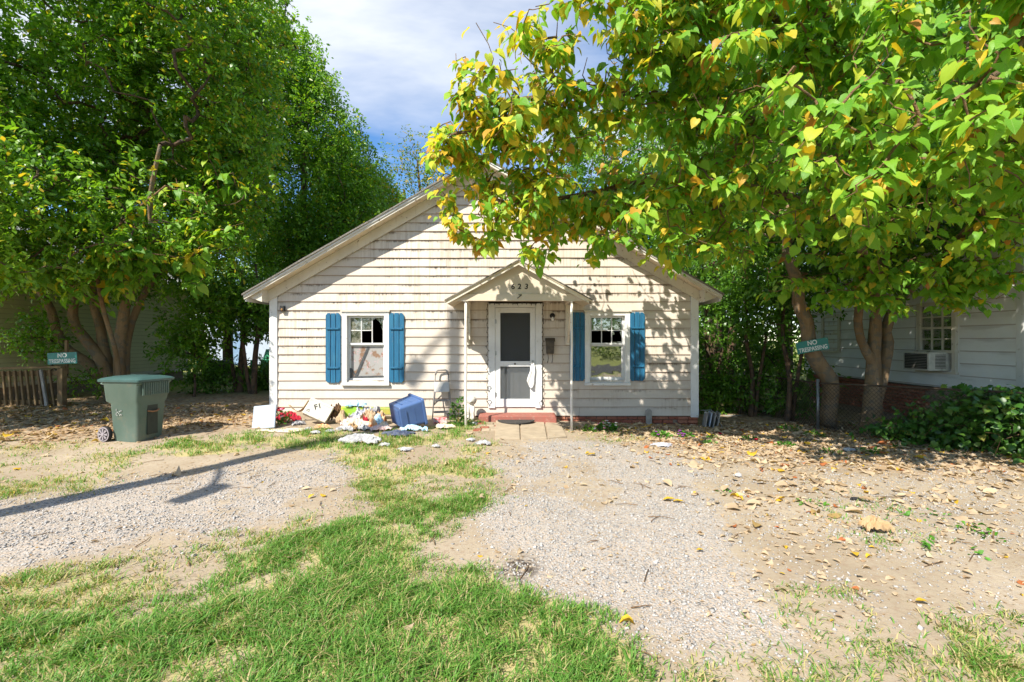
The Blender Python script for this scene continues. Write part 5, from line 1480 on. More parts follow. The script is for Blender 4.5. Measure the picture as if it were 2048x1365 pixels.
twigs_mesh('branches', A, par, rad, M['twig'], htree, 6)
def twig_leaves(A, par, tips, back, per, size, sag=0.9, spread=0.10):
    """paired leaves hung on stalks along the last `back` nodes of every twig"""
    P, D, Nn, S = [], [], [], []
    for t_ in tips:
        j = t_; chain = [j]
        for _ in range(back):
            if par[j] < 0: break
            j = par[j]; chain.append(j)
        for c_ in range(len(chain) - 1):
            a = A[chain[c_]]; b = A[chain[c_ + 1]]
            for k in range(per):
                f = (k + rng.random()) / per
                p = a + (b - a) * f
                out = rng.standard_normal(3); out[2] = -abs(out[2]) * 0.3; out /= np.linalg.norm(out) + 1e-6
                st = p + out * rng.uniform(0.05, 0.15) + np.array([0, 0, -0.03])
                d = out * 0.85 + np.array([0, 0, -sag * rng.uniform(0.15, 1.1)])
                P.append(st); D.append(d); S.append(size * (0.4 + 0.9 * rng.random() ** 0.8) * (1.0 if c_ else 0.8))
                Nn.append(np.array([-0.30, -0.55, 0.85]) + 0.35 * out + rng.standard_normal(3) * 0.32)
    return np.array(P), np.array(D), np.array(Nn), np.array(S)
P, D, Nn, S = twig_leaves(A, par, tips, 3, 4, 0.140)
ok = heart_pred(P[:, 0], P[:, 1], P[:, 2] + 0.15); P, D, Nn, S = P[ok], D[ok], Nn[ok], S[ok]
tint = np.clip(rng.beta(1.6, 3.2, len(P)) * 0.95, 0, 0.66)
yel = np.interp(P[:, 0] / P[:, 1] * 6, [-1.6, 0.2, 2.0, 5.0], [0.60, 0.40, 0.15, 0.08]) + 0.10 * (P[:, 2] > 5) * (P[:, 0] < 3)
ry = rng.random(len(P)); tint = np.where(ry < yel, rng.uniform(0.66, 0.97, len(P)), tint); tint = np.where((ry > 0.996) & (P[:, 1] > 4.2), 1.0, tint)
# the leaves that show largest are objects of their own
scr = S / P[:, 1]; vis = (np.abs(P[:, 0]) < 1.13 * P[:, 1]) & ((P[:, 2] - 1.6) < 0.74 * P[:, 1])
order = np.argsort(-np.where(vis, scr, 0)); big = order[:300]
rest = np.ones(len(P), bool); rest[big] = False
leaf_cloud('foliage', P[rest], D[rest], Nn[rest], S[rest], tint[rest], M['leaf_heart'], htree, HEART)
leaf_protos = {}
def leaf_object(parent, pos, d, nrm, size, tint_, mat_, templates, key, name='leaf'):
    tq = round(float(tint_) * 10) / 10; ti = random.randrange(len(templates)); kk = (key, tq, ti)
    if kk not in leaf_protos:
        T, F_ = templates[ti]
        me = bpy.data.meshes.new('leaf'); me.from_pydata([tuple(v) for v in T], [], [tuple(int(i) for i in f) for f in F_])
        a = me.attributes.new('tint', 'FLOAT', 'POINT'); a.data.foreach_set('value', [tq] * len(T)); me.materials.append(mat_)
        for an, ax_ in (('u', 0), ('w', 1)):
            a = me.attributes.new(an, 'FLOAT', 'POINT'); a.data.foreach_set('value', [float(c) for c in T[:, ax_]])
        me.polygons.foreach_set('use_smooth', [True] * len(F_)); leaf_protos[kk] = me
    d = Vector(d).normalized(); s_ = d.cross(Vector(nrm)).normalized(); n_ = s_.cross(d)
    o = bpy.data.objects.new(name, leaf_protos[kk]); link(o, parent)
    o.matrix_local = Matrix.Translation(Vector(pos) - OFF[o.name]) @ Matrix((s_, d, n_)).transposed().to_4x4() @ Matrix.Scale(float(size), 4)
    return o
for i in big: leaf_object(htree, P[i], D[i], Nn[i], S[i], tint[i], M['leaf_heart'], HEART, 'h')

# ------------------------------------------------------------------ left trees
lz_ = 0.15
lb = np.array([-8.93, 10.35, gz(-8.93, 10.35) - 0.05])
Yl = 10.3
stemsA = [([tuple(lb + (-0.1, 0, 0)), q(185, 735, Yl), q(132, 696, Yl - 0.05), q(112, 655, Yl - 0.1), q(97, 610, Yl - 0.15), (-10.7, 9.9, 3.4), (-10.9, 9.5, 4.6)], [0.143, 0.109, 0.088, 0.084, 0.076, 0.059, 0.034]),
          ([tuple(lb + (0, 0.02, 0)), q(205, 725, Yl), q(172, 680, Yl), q(147, 643, Yl), q(148, 592, Yl), (-9.9, 10.2, 3.6), (-9.7, 10.0, 5.2)], [0.151, 0.118, 0.109, 0.097, 0.084, 0.067, 0.038]),
          ([tuple(lb + (0.03, 0.1, 0)), q(214, 720, Yl + .1), q(200, 650, Yl + .2), q(187, 595, Yl + .2), (-9.4, 10.4, 4.0), (-9.0, 10.2, 6.0)], [0.143, 0.109, 0.092, 0.076, 0.059, 0.034]),
          ([tuple(lb + (0.1, 0, 0)), q(238, 720, Yl), q(246, 640, Yl - .05), q(256, 595, Yl - .1), q(280, 545, Yl - .3), q(314, 505, Yl - .5), (-7.4, 9.3, 4.4), (-6.8, 8.8, 5.4)], [0.143, 0.109, 0.105, 0.092, 0.080, 0.067, 0.050, 0.029]),
          ([tuple(lb + (0.16, 0.06, 0)), q(250, 730, Yl + .15), q(262, 650, Yl + .2), q(300, 570, Yl + .3), (-7.7, 10.6, 3.8), (-7.2, 10.8, 5.6)], [0.118, 0.092, 0.076, 0.067, 0.055, 0.029])]
def left_pred(x, y, z):
    under = 2.38 + (fbm(x * 1.1, y * 1.1, 35) - 0.5) * 0.8
    right = np.interp(z, [2, 3.0, 5, 7, 9, 11], [-7.0, -6.3, -5.2, -5.0, -4.9, -5.2]) * (y / 10.3) + (fbm(z * 2, y * 2, 6) - 0.5) * 0.7
    return (z > under) & (x < right) & sun_ok(x, y, z)
def yl_left(p): return 0.035 + 0.10 * (p[:, 0] > -7.2) * (p[:, 2] > 3)
small_tree('multi_stemmed_tree', 'many-stemmed tan-barked tree with dense small glossy leaves behind the green bin', 'tree', tuple(lb), stemsA,
           [(-9.4, 10.0, 5.2, 3.2, 2.8, 2.6), (-8.2, 9.4, 7.6, 3.0, 2.8, 2.8), (-10.6, 9.6, 8.2, 3.0, 2.6, 3.0), (-7.0, 9.6, 5.6, 1.9, 2.0, 2.4), (-10.8, 9.2, 4.6, 2.0, 1.6, 1.8), (-7.2, 10.2, 9.6, 2.4, 2.4, 1.8), (-9.8, 6.6, 3.8, 2.5, 1.7, 1.2), (-8.3, 7.4, 3.6, 1.6, 1.5, 1.0), (-11.6, 6.0, 4.2, 2.4, 1.8, 1.2)],
           3300, M['leaf_small'], M['bark'], left_pred, 6, 10, 0.38, 0.115, 0.20, SMALL, None, yl_left, 0.62, mat_twig=M['bark_dark'])
# heart-leaved boughs low in front of it
hl = thing('heart_leaved_sapling', 'sapling with drooping heart-shaped leaves among the left stems', 'tree', (-8.6, 9.95, gz(-8.6, 9.95)))
trunk('trunk', [(-8.6, 9.95, gz(-8.6, 9.95) - 0.05), (-8.5, 9.8, 1.2), (-8.45, 9.4, 2.3), (-8.1, 8.9, 3.1), (-7.4, 8.5, 3.7)], [0.05, 0.045, 0.04, 0.03, 0.02], M['bark'], hl, 16, 8)
def hl_pred(x, y, z): return (z > 2.2 + (fbm(x * 1.7, y * 1.7, 66) - 0.5) * 0.5) & sun_ok(x, y, z, 0.5)
tg = sample_ellipsoids([(-8.3, 8.8, 3.0, 1.9, 0.7, 0.6), (-6.9, 9.0, 3.7, 1.5, 0.8, 1.1), (-6.3, 9.4, 5.0, 1.0, 0.8, 1.4)], 100, hl_pred, 0.1)
A, par, rad, tips, fx_ = grow([([(-8.45, 9.4, 2.3), (-8.1, 8.9, 3.1), (-7.4, 8.5, 3.7), (-6.7, 8.8, 4.6)], 0.04, 0.012), ([(-8.45, 9.4, 2.3), (-9.0, 8.9, 2.9), (-9.6, 8.6, 3.1)], 0.02, 0.008)], tg, 0.2, 0.1, 0.12)
twigs_mesh('branches', A, par, rad, M['twig'], hl, 5)
P, D, Nn, S = twig_leaves(A, par, tips, 3, 3, 0.20)
tint = np.clip(rng.beta(1.5, 3.0, len(P)) * 0.9, 0, 0.62); tint = np.where(rng.random(len(P)) < 0.12, rng.uniform(0.66, 0.92, len(P)), tint)
scr = S / P[:, 1]; order = np.argsort(-scr); rest = np.ones(len(P), bool); rest[order[:120]] = False
leaf_cloud('foliage', P[rest], D[rest], Nn[rest], S[rest], tint[rest], M['leaf_heart'], hl, HEART)
for i in order[:120]: leaf_object(hl, P[i], D[i], Nn[i], S[i], tint[i], M['leaf_heart'], HEART, 'h')

def back_left_pred(x, y, z):
    right = np.interp(z, [2, 5, 7.2, 8.2, 9.4, 12.5, 15], [-5.7, -4.6, -3.5, -4.3, -5.6, -7.0, -7.6]) * (y / 16.0) + (fbm(z * 1.5, y * 1.5, 8) - 0.5) * 0.6
    return (x < right) & (z > 2.75 + (fbm(x, y, 4) - 0.5) * 0.7) & ~((y < 19) & (x > -5.6) & (z < 3.4))
small_tree('evergreen_tree', 'tall dark evergreen rising behind the left corner of the cottage', 'tree', (-7.6, 16.0, 0), [([(-7.6, 16.0, -0.1), (-7.6, 16, 1.5), (-7.5, 15.9, 3.5), (-7.3, 15.9, 6.5), (-7.2, 16, 9.5)], [0.22, 0.17, 0.15, 0.11, 0.05]), ([(-7.3, 15.9, -0.1), (-7.0, 15.8, 1.6), (-6.6, 15.7, 3.4), (-6.2, 15.8, 6.0)], [0.14, 0.11, 0.09, 0.05])],
           [(-7.4, 15.8, 7.5, 2.6, 2.0, 4.4), (-8.6, 15.6, 10.0, 2.2, 1.8, 3.0), (-6.2, 15.8, 5.2, 1.8, 1.6, 2.2)], 1500, M['leaf_small'], M['bark_dark'], back_left_pred, 6, 9, 0.45, 0.13, 0.28, TINY, 'trees behind the cottage', lambda p: 0.03, 0.4)
small_tree('rounded_tree', 'rounder yellowing tree just left of the cottage roof', 'tree', (-5.6, 19.5, 0), [([(-5.6, 19.5, -0.1), (-5.6, 19.5, 2), (-5.4, 19.4, 4.5), (-5.0, 19.4, 7)], [0.2, 0.16, 0.13, 0.06])],
           [(-5.3, 19.3, 6.4, 2.4, 2.0, 2.6), (-6.4, 19.6, 8.4, 2.0, 1.8, 2.4)], 760, M['leaf_small'], M['bark_dark'], back_left_pred, 6, 9, 0.5, 0.15, 0.32, TINY, 'trees behind the cottage', lambda p: 0.22, 0.4, 0.35, (0.35, 0.95))
def ctr_pred(x, y, z): return z < 13.2
small_tree('thin_tree', 'thin autumn-tinted tree showing above the roof against the sky', 'tree', (-4.6, 25, 0), [([(-4.6, 25, -0.1), (-4.6, 25, 4), (-4.9, 25, 8), (-5.2, 25, 11.5)], [0.2, 0.15, 0.10, 0.04])],
           [(-5.2, 25, 10.8, 1.9, 1.5, 2.3), (-4.2, 25, 9.0, 1.8, 1.5, 2.0)], 150, M['leaf_far'], M['bark_dark'], ctr_pred, 4, 6, 0.55, 0.17, 0.40, TINY, 'trees behind the cottage', lambda p: 0.30, 0.1)
small_tree('evergreen_tree', 'dark evergreen behind the far end of the olive house', 'tree', (-11.6, 18.6, 0), [([(-11.6, 18.6, -0.1), (-11.6, 18.6, 2), (-11.4, 18.5, 5), (-11.2, 18.5, 8)], [0.22, 0.17, 0.13, 0.06])],
           [(-11.4, 18.4, 5.4, 3.2, 1.8, 3.0), (-13.8, 18.0, 7.0, 2.8, 1.8, 3.4), (-9.0, 18.6, 4.6, 2.0, 1.4, 2.0)], 900, M['leaf_dark'], M['bark_dark'], lambda x, y, z: (z > 2.5 + (fbm(x, y, 4) - 0.5)) & (x < -7.4), 6, 8, 0.5, 0.16, 0.30, TINY, 'trees behind the cottage', lambda p: 0.03, 0.3)
for i, (sx, sy, h_, lab) in enumerate(((-6.75, 11.9, 3.4, 'slim dark sapling closest to the left cottage corner'), (-7.35, 12.3, 3.3, 'slim dark sapling between the laurel shrub and the cottage corner'))):
    g0 = gz(sx, sy)
    small_tree('sapling', lab, 'tree', (sx, sy, g0), [([(sx, sy, g0 - .05), (sx + .03, sy, g0 + 0.9), (sx + .12, sy, g0 + 1.9), (sx + 0.05, sy, g0 + h_)], [0.08, 0.065, 0.055, 0.025]), ([(sx - .12, sy + .05, g0 - .05), (sx - .22, sy, g0 + 0.8), (sx - .30, sy - .05, g0 + 1.9), (sx - .2, sy - .05, g0 + 2.6)], [0.05, 0.045, 0.035, 0.02])],
               [(sx + .2, sy, 2.7, 1.2, 0.7, 0.7), (sx + .3, sy, 2.0, 0.8, 0.4, 0.5)], 120, M['leaf_dark'], M['bark_dark'], lambda x, y, z: (z > 1.55) & (x < -5.2), 5, 8, 0.34, 0.11, 0.16, SMALL, 'saplings left of the cottage', None, 0.0)
# ------------------------------------------------------------------ right background trees
def rb_pred(x, y, z): return (z > 2.0 + (fbm(x, y, 44) - 0.5) * 0.7) & ((x > 4.5) | (y > 19.0)) & ~((x > 8.1) & (z < 3.8)) & sun_ok(x, y, z)
tz = gz(6.4, 9.25)
Yc = 9.25
small_tree('curved_trunk_tree', 'tree with a thick curved orange-tan trunk beside the white house', 'tree', (6.45, Yc, tz),
           [([q(1655, 852, Yc), q(1660, 800, Yc), q(1660, 762, Yc), q(1636, 726, Yc), q(1618, 685, Yc), q(1613, 645, Yc), q(1598, 610, Yc), q(1594, 560, Yc), (5.6, 9.3, 3.6), (5.9, 9.5, 5.2)], [0.15, 0.145, 0.15, 0.15, 0.135, 0.125, 0.12, 0.11, 0.09, 0.05])],
           [(6.3, 10.0, 4.2, 2.0, 1.2, 1.9), (7.2, 9.0, 4.0, 1.4, 1.4, 1.7), (8.3, 7.8, 5.0, 1.9, 1.6, 1.7), (5.8, 10.2, 7.0, 2.4, 1.6, 2.4), (8.2, 9.3, 7.2, 2.4, 1.8, 2.2)], 1700, M['leaf_dark'], M['bark'], rb_pred, 6, 9, 0.36, 0.105, 0.2, SMALL, None, lambda p: 0.015, 0.3)
small_tree('thick_trunk_tree', 'old tree with a thick dark trunk behind the right corner of the cottage', 'tree', (6.05, 13.6, -0.15),
           [([(6.05, 13.6, -0.25), (6.02, 13.6, 0.3), (6.0, 13.6, 1.2), (6.0, 13.6, 2.4), (6.1, 13.8, 4.5), (6.0, 14, 7.5)], [0.50, 0.36, 0.27, 0.25, 0.18, 0.08]), ([(6.5, 13.4, -0.2), (6.45, 13.4, 1.2), (6.6, 13.4, 3.0), (6.9, 13.4, 5.0)], [0.16, 0.12, 0.10, 0.06])],
           [(5.9, 13.4, 5.0, 1.9, 1.6, 2.4), (5.4, 14.2, 7.6, 2.4, 2.0, 2.6), (7.4, 13.5, 6.6, 2.0, 1.8, 2.4)], 900, M['leaf_dark'], M['bark_dark'], rb_pred, 6, 9, 0.42, 0.12, 0.24, TINY, None, lambda p: 0.04, 0.35)
for i, (sx, sy, h_, lab) in enumerate(((5.55, 10.6, 3.2, 'slim leafy sapling left of the tilted sign'), (4.95, 11.4, 2.9, 'slim leafy sapling near the cottage corner, farther from the sign'), (6.05, 10.0, 2.8, 'leaning forked sapling directly under the tilted sign'))):
    g0 = gz(sx, sy)
    small_tree('sapling', lab, 'tree', (sx, sy, g0), [([(sx, sy, g0 - .05), (sx + .05, sy, g0 + 0.9), (sx - .1, sy, g0 + 1.9), (sx - 0.05, sy, g0 + h_)], [0.06, 0.05, 0.04, 0.02]), ([(sx + .12, sy + .05, g0 - .05), (sx + .2, sy, g0 + 0.8), (sx + .35, sy - .05, g0 + 1.9)], [0.045, 0.04, 0.025])],
               [(sx, sy, 2.6, 0.9, 0.7, 0.7), (sx, sy, 1.9, 0.5, 0.4, 0.5)], 70, M['leaf_dark'], M['bark_dark'], lambda x, y, z: (z > 1.5) & ~((x > 8.0)) , 5, 8, 0.34, 0.10, 0.16, SMALL, 'saplings right of the cottage', None, 0.0)

small_tree('backdrop_tree', 'big leafy tree behind the white house roof', 'tree', (10.5, 17.5, 0), [([(10.5, 17.5, -0.1), (10.5, 17.5, 3), (10.4, 17.4, 6), (10.2, 17.4, 9)], [0.3, 0.24, 0.18, 0.08])],
           [(10.5, 17.2, 8.0, 4.4, 2.0, 4.4), (14.5, 16.0, 8.5, 3.6, 2.0, 4.6), (7.6, 17.6, 6.4, 2.6, 1.8, 3.4)], 1300, M['leaf_dark'], M['bark_dark'], lambda x, y, z: (z > 2.9) & ~((x > 8.0) & (y < 17.0) & (z < 5.7)), 6, 8, 0.55, 0.19, 0.36, TINY, None, lambda p: 0.05, 0.3)
small_tree('backdrop_tree', 'leafy tree behind the right slope of the cottage roof', 'tree', (5.0, 20.5, 0), [([(5.0, 20.5, -0.1), (5.0, 20.5, 3), (4.8, 20.4, 6), (4.6, 20.4, 10)], [0.25, 0.2, 0.15, 0.06])],
           [(4.6, 20.4, 8.2, 3.0, 1.8, 4.0), (6.4, 20.4, 5.2, 2.4, 1.6, 2.8)], 620, M['leaf_dark'], M['bark_dark'], lambda x, y, z: (z > 2.4) & ((y > 19.2) | (x > 4.6)), 5, 8, 0.55, 0.18, 0.36, TINY, None, lambda p: 0.08, 0.2)
# ------------------------------------------------------------------ shrubs and far wood
def shrub(name, label, cat, base, ells, n, mat_, size, shoots=5, leaves=8, sl=0.28, templates=SMALL, pred=None, group=None):
    g0 = base[2]
    small_tree(name, label, cat, base, [([(base[0], base[1], g0 - .05), (base[0] + .03, base[1], g0 + 0.25), (base[0], base[1] + .03, g0 + 0.5)], [0.035, 0.03, 0.015])], ells, n, mat_, M['bark_dark'], pred, shoots, leaves, sl, size, 0.12, templates, group, None, 0.0)
shrub('laurel_shrub', 'glossy laurel shrub leaning in front of the olive house wall', 'shrub', (-7.9, 11.3, gz(-7.9, 11.3)), [(-7.9, 11.2, 1.7, 0.8, 0.6, 0.9), (-7.5, 11.2, 2.5, 0.8, 0.5, 0.6)], 130, M['leaf_small'], 0.11)
shrub('privet_shrub', 'pale-leaved shrub behind the picket fence post', 'shrub', (-10.6, 10.2, gz(-10.6, 10.2)), [(-10.5, 10.1, 1.75, 0.6, 0.35, 0.55), (-9.5, 10.1, 0.7, 0.35, 0.2, 0.4)], 50, M['leaf_small'], 0.09)
shrub('low_bush', 'low dark bush at the foot of the olive house', 'shrub', (-8.2, 12.4, gz(-8.2, 12.4)), [(-8.2, 12.3, 0.6, 0.9, 0.5, 0.5), (-7.2, 12.8, 0.55, 0.7, 0.5, 0.5)], 90, M['leaf_dark'], 0.10)
shrub('low_bush', 'dark brush in the shade left of the cottage corner', 'shrub', (-6.6, 13.4, gz(-6.6, 13.4)), [(-6.7, 13.4, 0.45, 1.0, 0.5, 0.5)], 90, M['leaf_dark'], 0.10)
shrub('low_bush', 'weedy brush under the saplings on the right', 'shrub', (5.5, 11.0, gz(5.5, 11.0)), [(5.4, 11.2, 0.5, 1.3, 0.6, 0.8), (6.5, 10.4, 0.5, 0.6, 0.5, 0.7), (6.8, 12.0, 1.2, 0.8, 0.6, 1.2), (5.0, 12.4, 1.4, 0.7, 0.5, 1.0)], 260, M['leaf_dark'], 0.10)
shrub('sunlit_bush', 'sunlit bush in the back garden seen between right trunks', 'shrub', (9.5, 21, 0), [(9.3, 21, 1.5, 2.6, 1.0, 1.7)], 240, M['leaf_far'], 0.16, 5, 8, 0.4, TINY)
# vine thicket on the right fence
vine = thing('vine_thicket', 'thick ivy and bramble heaped over the right boundary fence', 'hedge', (7.2, 6.8, gz(7, 6.8)))
def vsample(n):
    f = 0.16 + 0.84 * rng.random(n); cx_ = 6.80 + 0.95 * f; cy_ = 8.35 - 3.3 * f
    h = (0.12 + 0.80 * smooth(0.10, 0.55, f)) * (0.75 + 0.5 * fbm(f * 9, f * 0, 3))
    a = rng.random(n); z = h * a ** 0.6
    w = 0.34 * (1.25 - 0.5 * z)
    return np.stack([cx_ + rng.standard_normal(n) * w * 0.9 + 0.1, cy_ + rng.standard_normal(n) * w, z + ground_z(cx_, cy_)], 1)
vp = vsample(11000)
vd = rng.standard_normal((len(vp), 3)); vd[:, 2] -= 0.5
vn = np.array([-0.4, -0.6, 0.8]) + rng.standard_normal((len(vp), 3)) * 0.5
leaf_cloud('foliage', vp, vd, vn, rng.uniform(0.05, 0.115, len(vp)), rng.random(len(vp)), M['leaf_vine'], vine, HEART)
m = MB()
for i in range(60):
    p0 = vsample(1)[0]; p0[2] = gz(p0[0], p0[1]); p1 = vsample(1)[0]
    p1 = p0 + (p1 - p0) * 0.25; p1[2] = p0[2] + rng.uniform(0.2, 0.6)
    mid = (p0 + p1) / 2 + rng.standard_normal(3) * 0.12
    m.tube([Vector(p) for p in smooth_path([p0, mid, p1], 5)], 0.004, 5)
build('stems', m, M['twig'], vine)
# chain link fence
cl = thing('chain_link_fence', 'rusty chain-link fence along the right boundary', 'fence', (6.0, 9.3, -0.15))
def fence_run(a, b, h=1.0):
    a = np.array(a); b = np.array(b); L = np.linalg.norm(b - a); d = (b - a) / L
    za, zb = gz(*a), gz(*b)
    build('rail', MB().tube([(a[0], a[1], za + h), (b[0], b[1], zb + h)], 0.016, 8), M['rusty'], cl)
    m = MB(); s_ = 0.075
    k = int((L + h) / s_)
    for i in range(k):
        for sg in (1, -1):
            t0, t1 = i * s_ - h, i * s_
            z0_, z1_ = 0.0, h
            if sg < 0: z0_, z1_ = h, 0.0
            if t0 < 0: z0_ = z0_ + (z1_ - z0_) * (-t0 / h); t0 = 0
            if t1 > L: z1_ = z0_ + (z1_ - z0_) * ((L - t0) / max(t1 - t0, 1e-6)); t1 = L
            p = a + d * t0; q_ = a + d * t1
            m.beam((p[0], p[1], za + z0_ + (zb - za) * t0 / L), (q_[0], q_[1], za + z1_ + (zb - za) * t1 / L), 0.0045, 0.0045)
    o = build('wire_mesh', m, M['rusty'], cl)
    for e in (a, b):
        build('post', MB().tube([(e[0], e[1], gz(*e) - 0.2), (e[0], e[1], gz(*e) + h + 0.08)], 0.03, 10), M['steel'], cl, True)
fence_run((6.15, 9.15), (7.6, 5.1), 0.92); fence_run((6.15, 9.15), (6.1, 11.9), 0.92); fence_run((6.1, 11.9), (6.6, 15.2), 0.92)
# far wood
fw = []
def wood(name, label, boxes, n, size, mat_):
    pts = []
    for (x0, x1, y0, y1, z0, z1) in boxes:
        k = n // len(boxes)
        p = np.stack([rng.uniform(x0, x1, k), rng.uniform(y0, y1, k), z0 + (z1 - z0) * rng.random(k) ** 0.9], 1)
        top = z1 * (0.62 + 0.5 * fbm(p[:, 0] * 0.45, p[:, 1] * 0.45, 91))
        pts.append(p[p[:, 2] < top])
    p = np.concatenate(pts)
    d = rng.standard_normal(p.shape); d[:, 2] -= 0.4; nr = np.array([0, -0.5, 0.8]) + rng.standard_normal(p.shape) * 0.6
    o = leaf_cloud(name, p, d, nr, size * rng.uniform(0.6, 1.3, len(p)), np.clip(rng.random(len(p)) * 0.6 + 0.4 * fbm(p[:, 0], p[:, 2], 17), 0, 1), mat_, None, TINY)
    tag(o, label, 'wood', kind='stuff'); return o
wood('far_wood', 'mass of trees closing off the back gardens', [(-34, -9, 33, 38, 0, 8.0), (-9, 9, 34, 38, 0, 6.5), (5, 34, 26, 33, 0, 11.0)], 60000, 0.34, M['leaf_far'])
wood('roadside_wood', 'line of trees on the far side of the street', [(-40, 0, -34, -28, 0, 8), (0, 40, -34, -28, 0, 8)], 16000, 0.6, M['leaf_far'])
# ------------------------------------------------------------------ grass, gravel, fallen leaves
def blades(n, area, hfun, name, label, dens=None, width=0.0065):
    x = rng.uniform(area[0], area[1], n); y = rng.uniform(area[2], area[3], n)
    keep = np.abs(x) < 1.22 * y + 0.5; x, y = x[keep], y[keep]
    d_, dry = grass_at(x, y)
    clump = 0.25 + 1.0 * smooth(0.38, 0.62, fbm(x * 7, y * 7, 101, 2))
    k = rng.random(len(x)) < d_ * clump
    x, y, d_, dry = x[k], y[k], d_[k], dry[k]; N = len(x)
    z = ground_z(x, y) - 0.004
    h = hfun(d_) * rng.uniform(0.5, 1.25, N)
    a = rng.uniform(0, 2 * math.pi, N); a = np.where(rng.random(N) < 0.75, a, fbm(x * 5, y * 5, 111) * 25)
    lean = rng.uniform(0.3, 1.7, N) * h
    dirx, diry = np.cos(a), np.sin(a)
    w = width * rng.uniform(0.6, 1.3, N)
    px_, py_ = -diry * w / 2, dirx * w / 2
    b = np.stack([x, y, z], 1); side = np.stack([px_, py_, np.zeros(N)], 1)
    mid = b + np.stack([dirx * lean * 0.4, diry * lean * 0.4, h * 0.62], 1); tip = b + np.stack([dirx * lean, diry * lean, h * 0.80], 1)
    V = np.stack([b - side, b + side, mid + side * 0.8, mid - side * 0.8, tip], 1).reshape(-1, 3)
    i = np.arange(N) * 5
    F = np.concatenate([np.stack([i, i + 1, i + 2], 1), np.stack([i, i + 2, i + 3], 1), np.stack([i + 3, i + 2, i + 4], 1)])
    t_ = np.clip(rng.beta(2, 3, N) * 0.55, 0, 0.6); t_ = np.where(rng.random(N) < dry + 0.12, rng.uniform(0.62, 1.0, N), t_)
    o = mesh_np(name, V, F, M['grass'], None, {'tint': np.repeat(t_, 5)})
    return tag(o, label, 'grass', kind='stuff')
blades(420000, (-6.0, 3.0, 1.9, 5.2), lambda d: 0.034 + 0.044 * d, 'lawn_grass', 'rough bright green lawn and thin grass in the foreground')
blades(150000, (-9.0, 8.0, 5.2, 9.35), lambda d: 0.03 + 0.06 * d, 'yard_grass', 'sparse dry and green grass across the middle of the yard', width=0.009)
blades(60000, (1.5, 5.5, 1.9, 5.2), lambda d: 0.04 + 0.05 * d, 'corner_grass', 'straggly grass in the right front of the yard')

def stones(n, area):
    x = rng.uniform(area[0], area[1], n); y = area[2] + (area[3] - area[2]) * rng.random(n) ** 1.25
    keep = np.abs(x) < 1.2 * y + 0.3; x, y = x[keep], y[keep]
    g = gravel_at(x, y) * (1 - 0.8 * grass_at(x, y)[0])
    k = rng.random(len(x)) < g * (0.4 + 0.9 * smooth(0.35, 0.65, fbm(x * 4, y * 4, 121))); x, y = x[k], y[k]; N = len(x)
    s = 0.004 + 0.008 * rng.random(N) ** 2.2 + 0.010 * rng.random(N) * (rng.random(N) < 0.08)
    z = ground_z(x, y) + s * 0.25
    O = np.array([(1, 0, 0), (0, 1, 0), (-1, 0, 0), (0, -1, 0), (0, 0, 1), (0, 0, -1)], float)
    a = rng.uniform(0, 6.28, N); ca, sa = np.cos(a), np.sin(a)
    sc_ = np.stack([s * rng.uniform(0.8, 1.5, N), s * rng.uniform(0.7, 1.2, N), s * rng.uniform(0.45, 0.8, N)], 1)
    P_ = O[None] * sc_[:, None] * rng.uniform(0.75, 1.25, (N, 6, 1)) + rng.standard_normal((N, 6, 3)) * s[:, None, None] * 0.16
    V = np.stack([P_[:, :, 0] * ca[:, None] - P_[:, :, 1] * sa[:, None], P_[:, :, 0] * sa[:, None] + P_[:, :, 1] * ca[:, None], P_[:, :, 2]], 2) + np.stack([x, y, z], 1)[:, None]
    F = np.array([(0, 1, 4), (1, 2, 4), (2, 3, 4), (3, 0, 4), (1, 0, 5), (2, 1, 5), (3, 2, 5), (0, 3, 5)])
    FF = (F[None] + (np.arange(N) * 6)[:, None, None]).reshape(-1, 3)
    o = mesh_np('gravel', V.reshape(-1, 3), FF, M['stone'], None, {'tint': np.repeat(rng.beta(2, 2, N), 6)})
    return tag(o, 'loose grey gravel stones spread over the two drives', 'gravel', kind='stuff')
stones(240000, (-7.5, 7.5, 1.9, 8.2))

def litter(n):
    """where dry leaves have come down: thick on the right and under the trees, thin elsewhere"""
    x = rng.uniform(-10.5, 8.0, n); y = 1.9 + 8.0 * rng.random(n) ** 0.8
    keep = (np.abs(x) < 1.2 * y + 0.2) & ~((y > 9.3) & (x > XL - 0.1) & (x < XR + 0.1)) & ~((np.abs(x - 0.1) < 0.75) & (y > 8.9))
    x, y = x[keep], y[keep]
    w = np.full(len(x), 0.018)
    w = np.maximum(w, smooth(-0.3, 0.6, sdist(x, y, RIGHT)) * 0.48 * (0.4 + smooth(0.35, 0.6, fbm(x * 1.3, y * 1.3, 131))))
    for p in LITTER: w = np.maximum(w, smooth(-0.4, 0.5, sdist(x, y, p)) * 0.9)
    w = np.maximum(w, 0.10 * smooth(-0.3, 0.3, sdist(x, y, GRAVEL_R)) * smooth(3.5, 6.5, y))
    w = np.where(sdist(x, y, LAWN) > 0.05, 0.012, w)
    k = rng.random(len(x)) < w
    return x[k], y[k]
lx, ly = litter(34000)
N = len(lx)
lsz = rng.uniform(0.03, 0.095, N) * np.where(ly < 4.5, 0.72, 1.0); lsz = np.where((rng.random(N) < 0.06) & (ly > 4), rng.uniform(0.12, 0.16, N), lsz)
lp_ = np.stack([lx, ly, ground_z(lx, ly) + 0.006 + 0.10 * lsz + np.where(sdist(lx, ly, LAWN) > 0, 0.04, 0.0)], 1)
ang = rng.uniform(0, 6.28, N)
ldv = np.stack([np.cos(ang), np.sin(ang), rng.normal(0, 0.14, N)], 1)
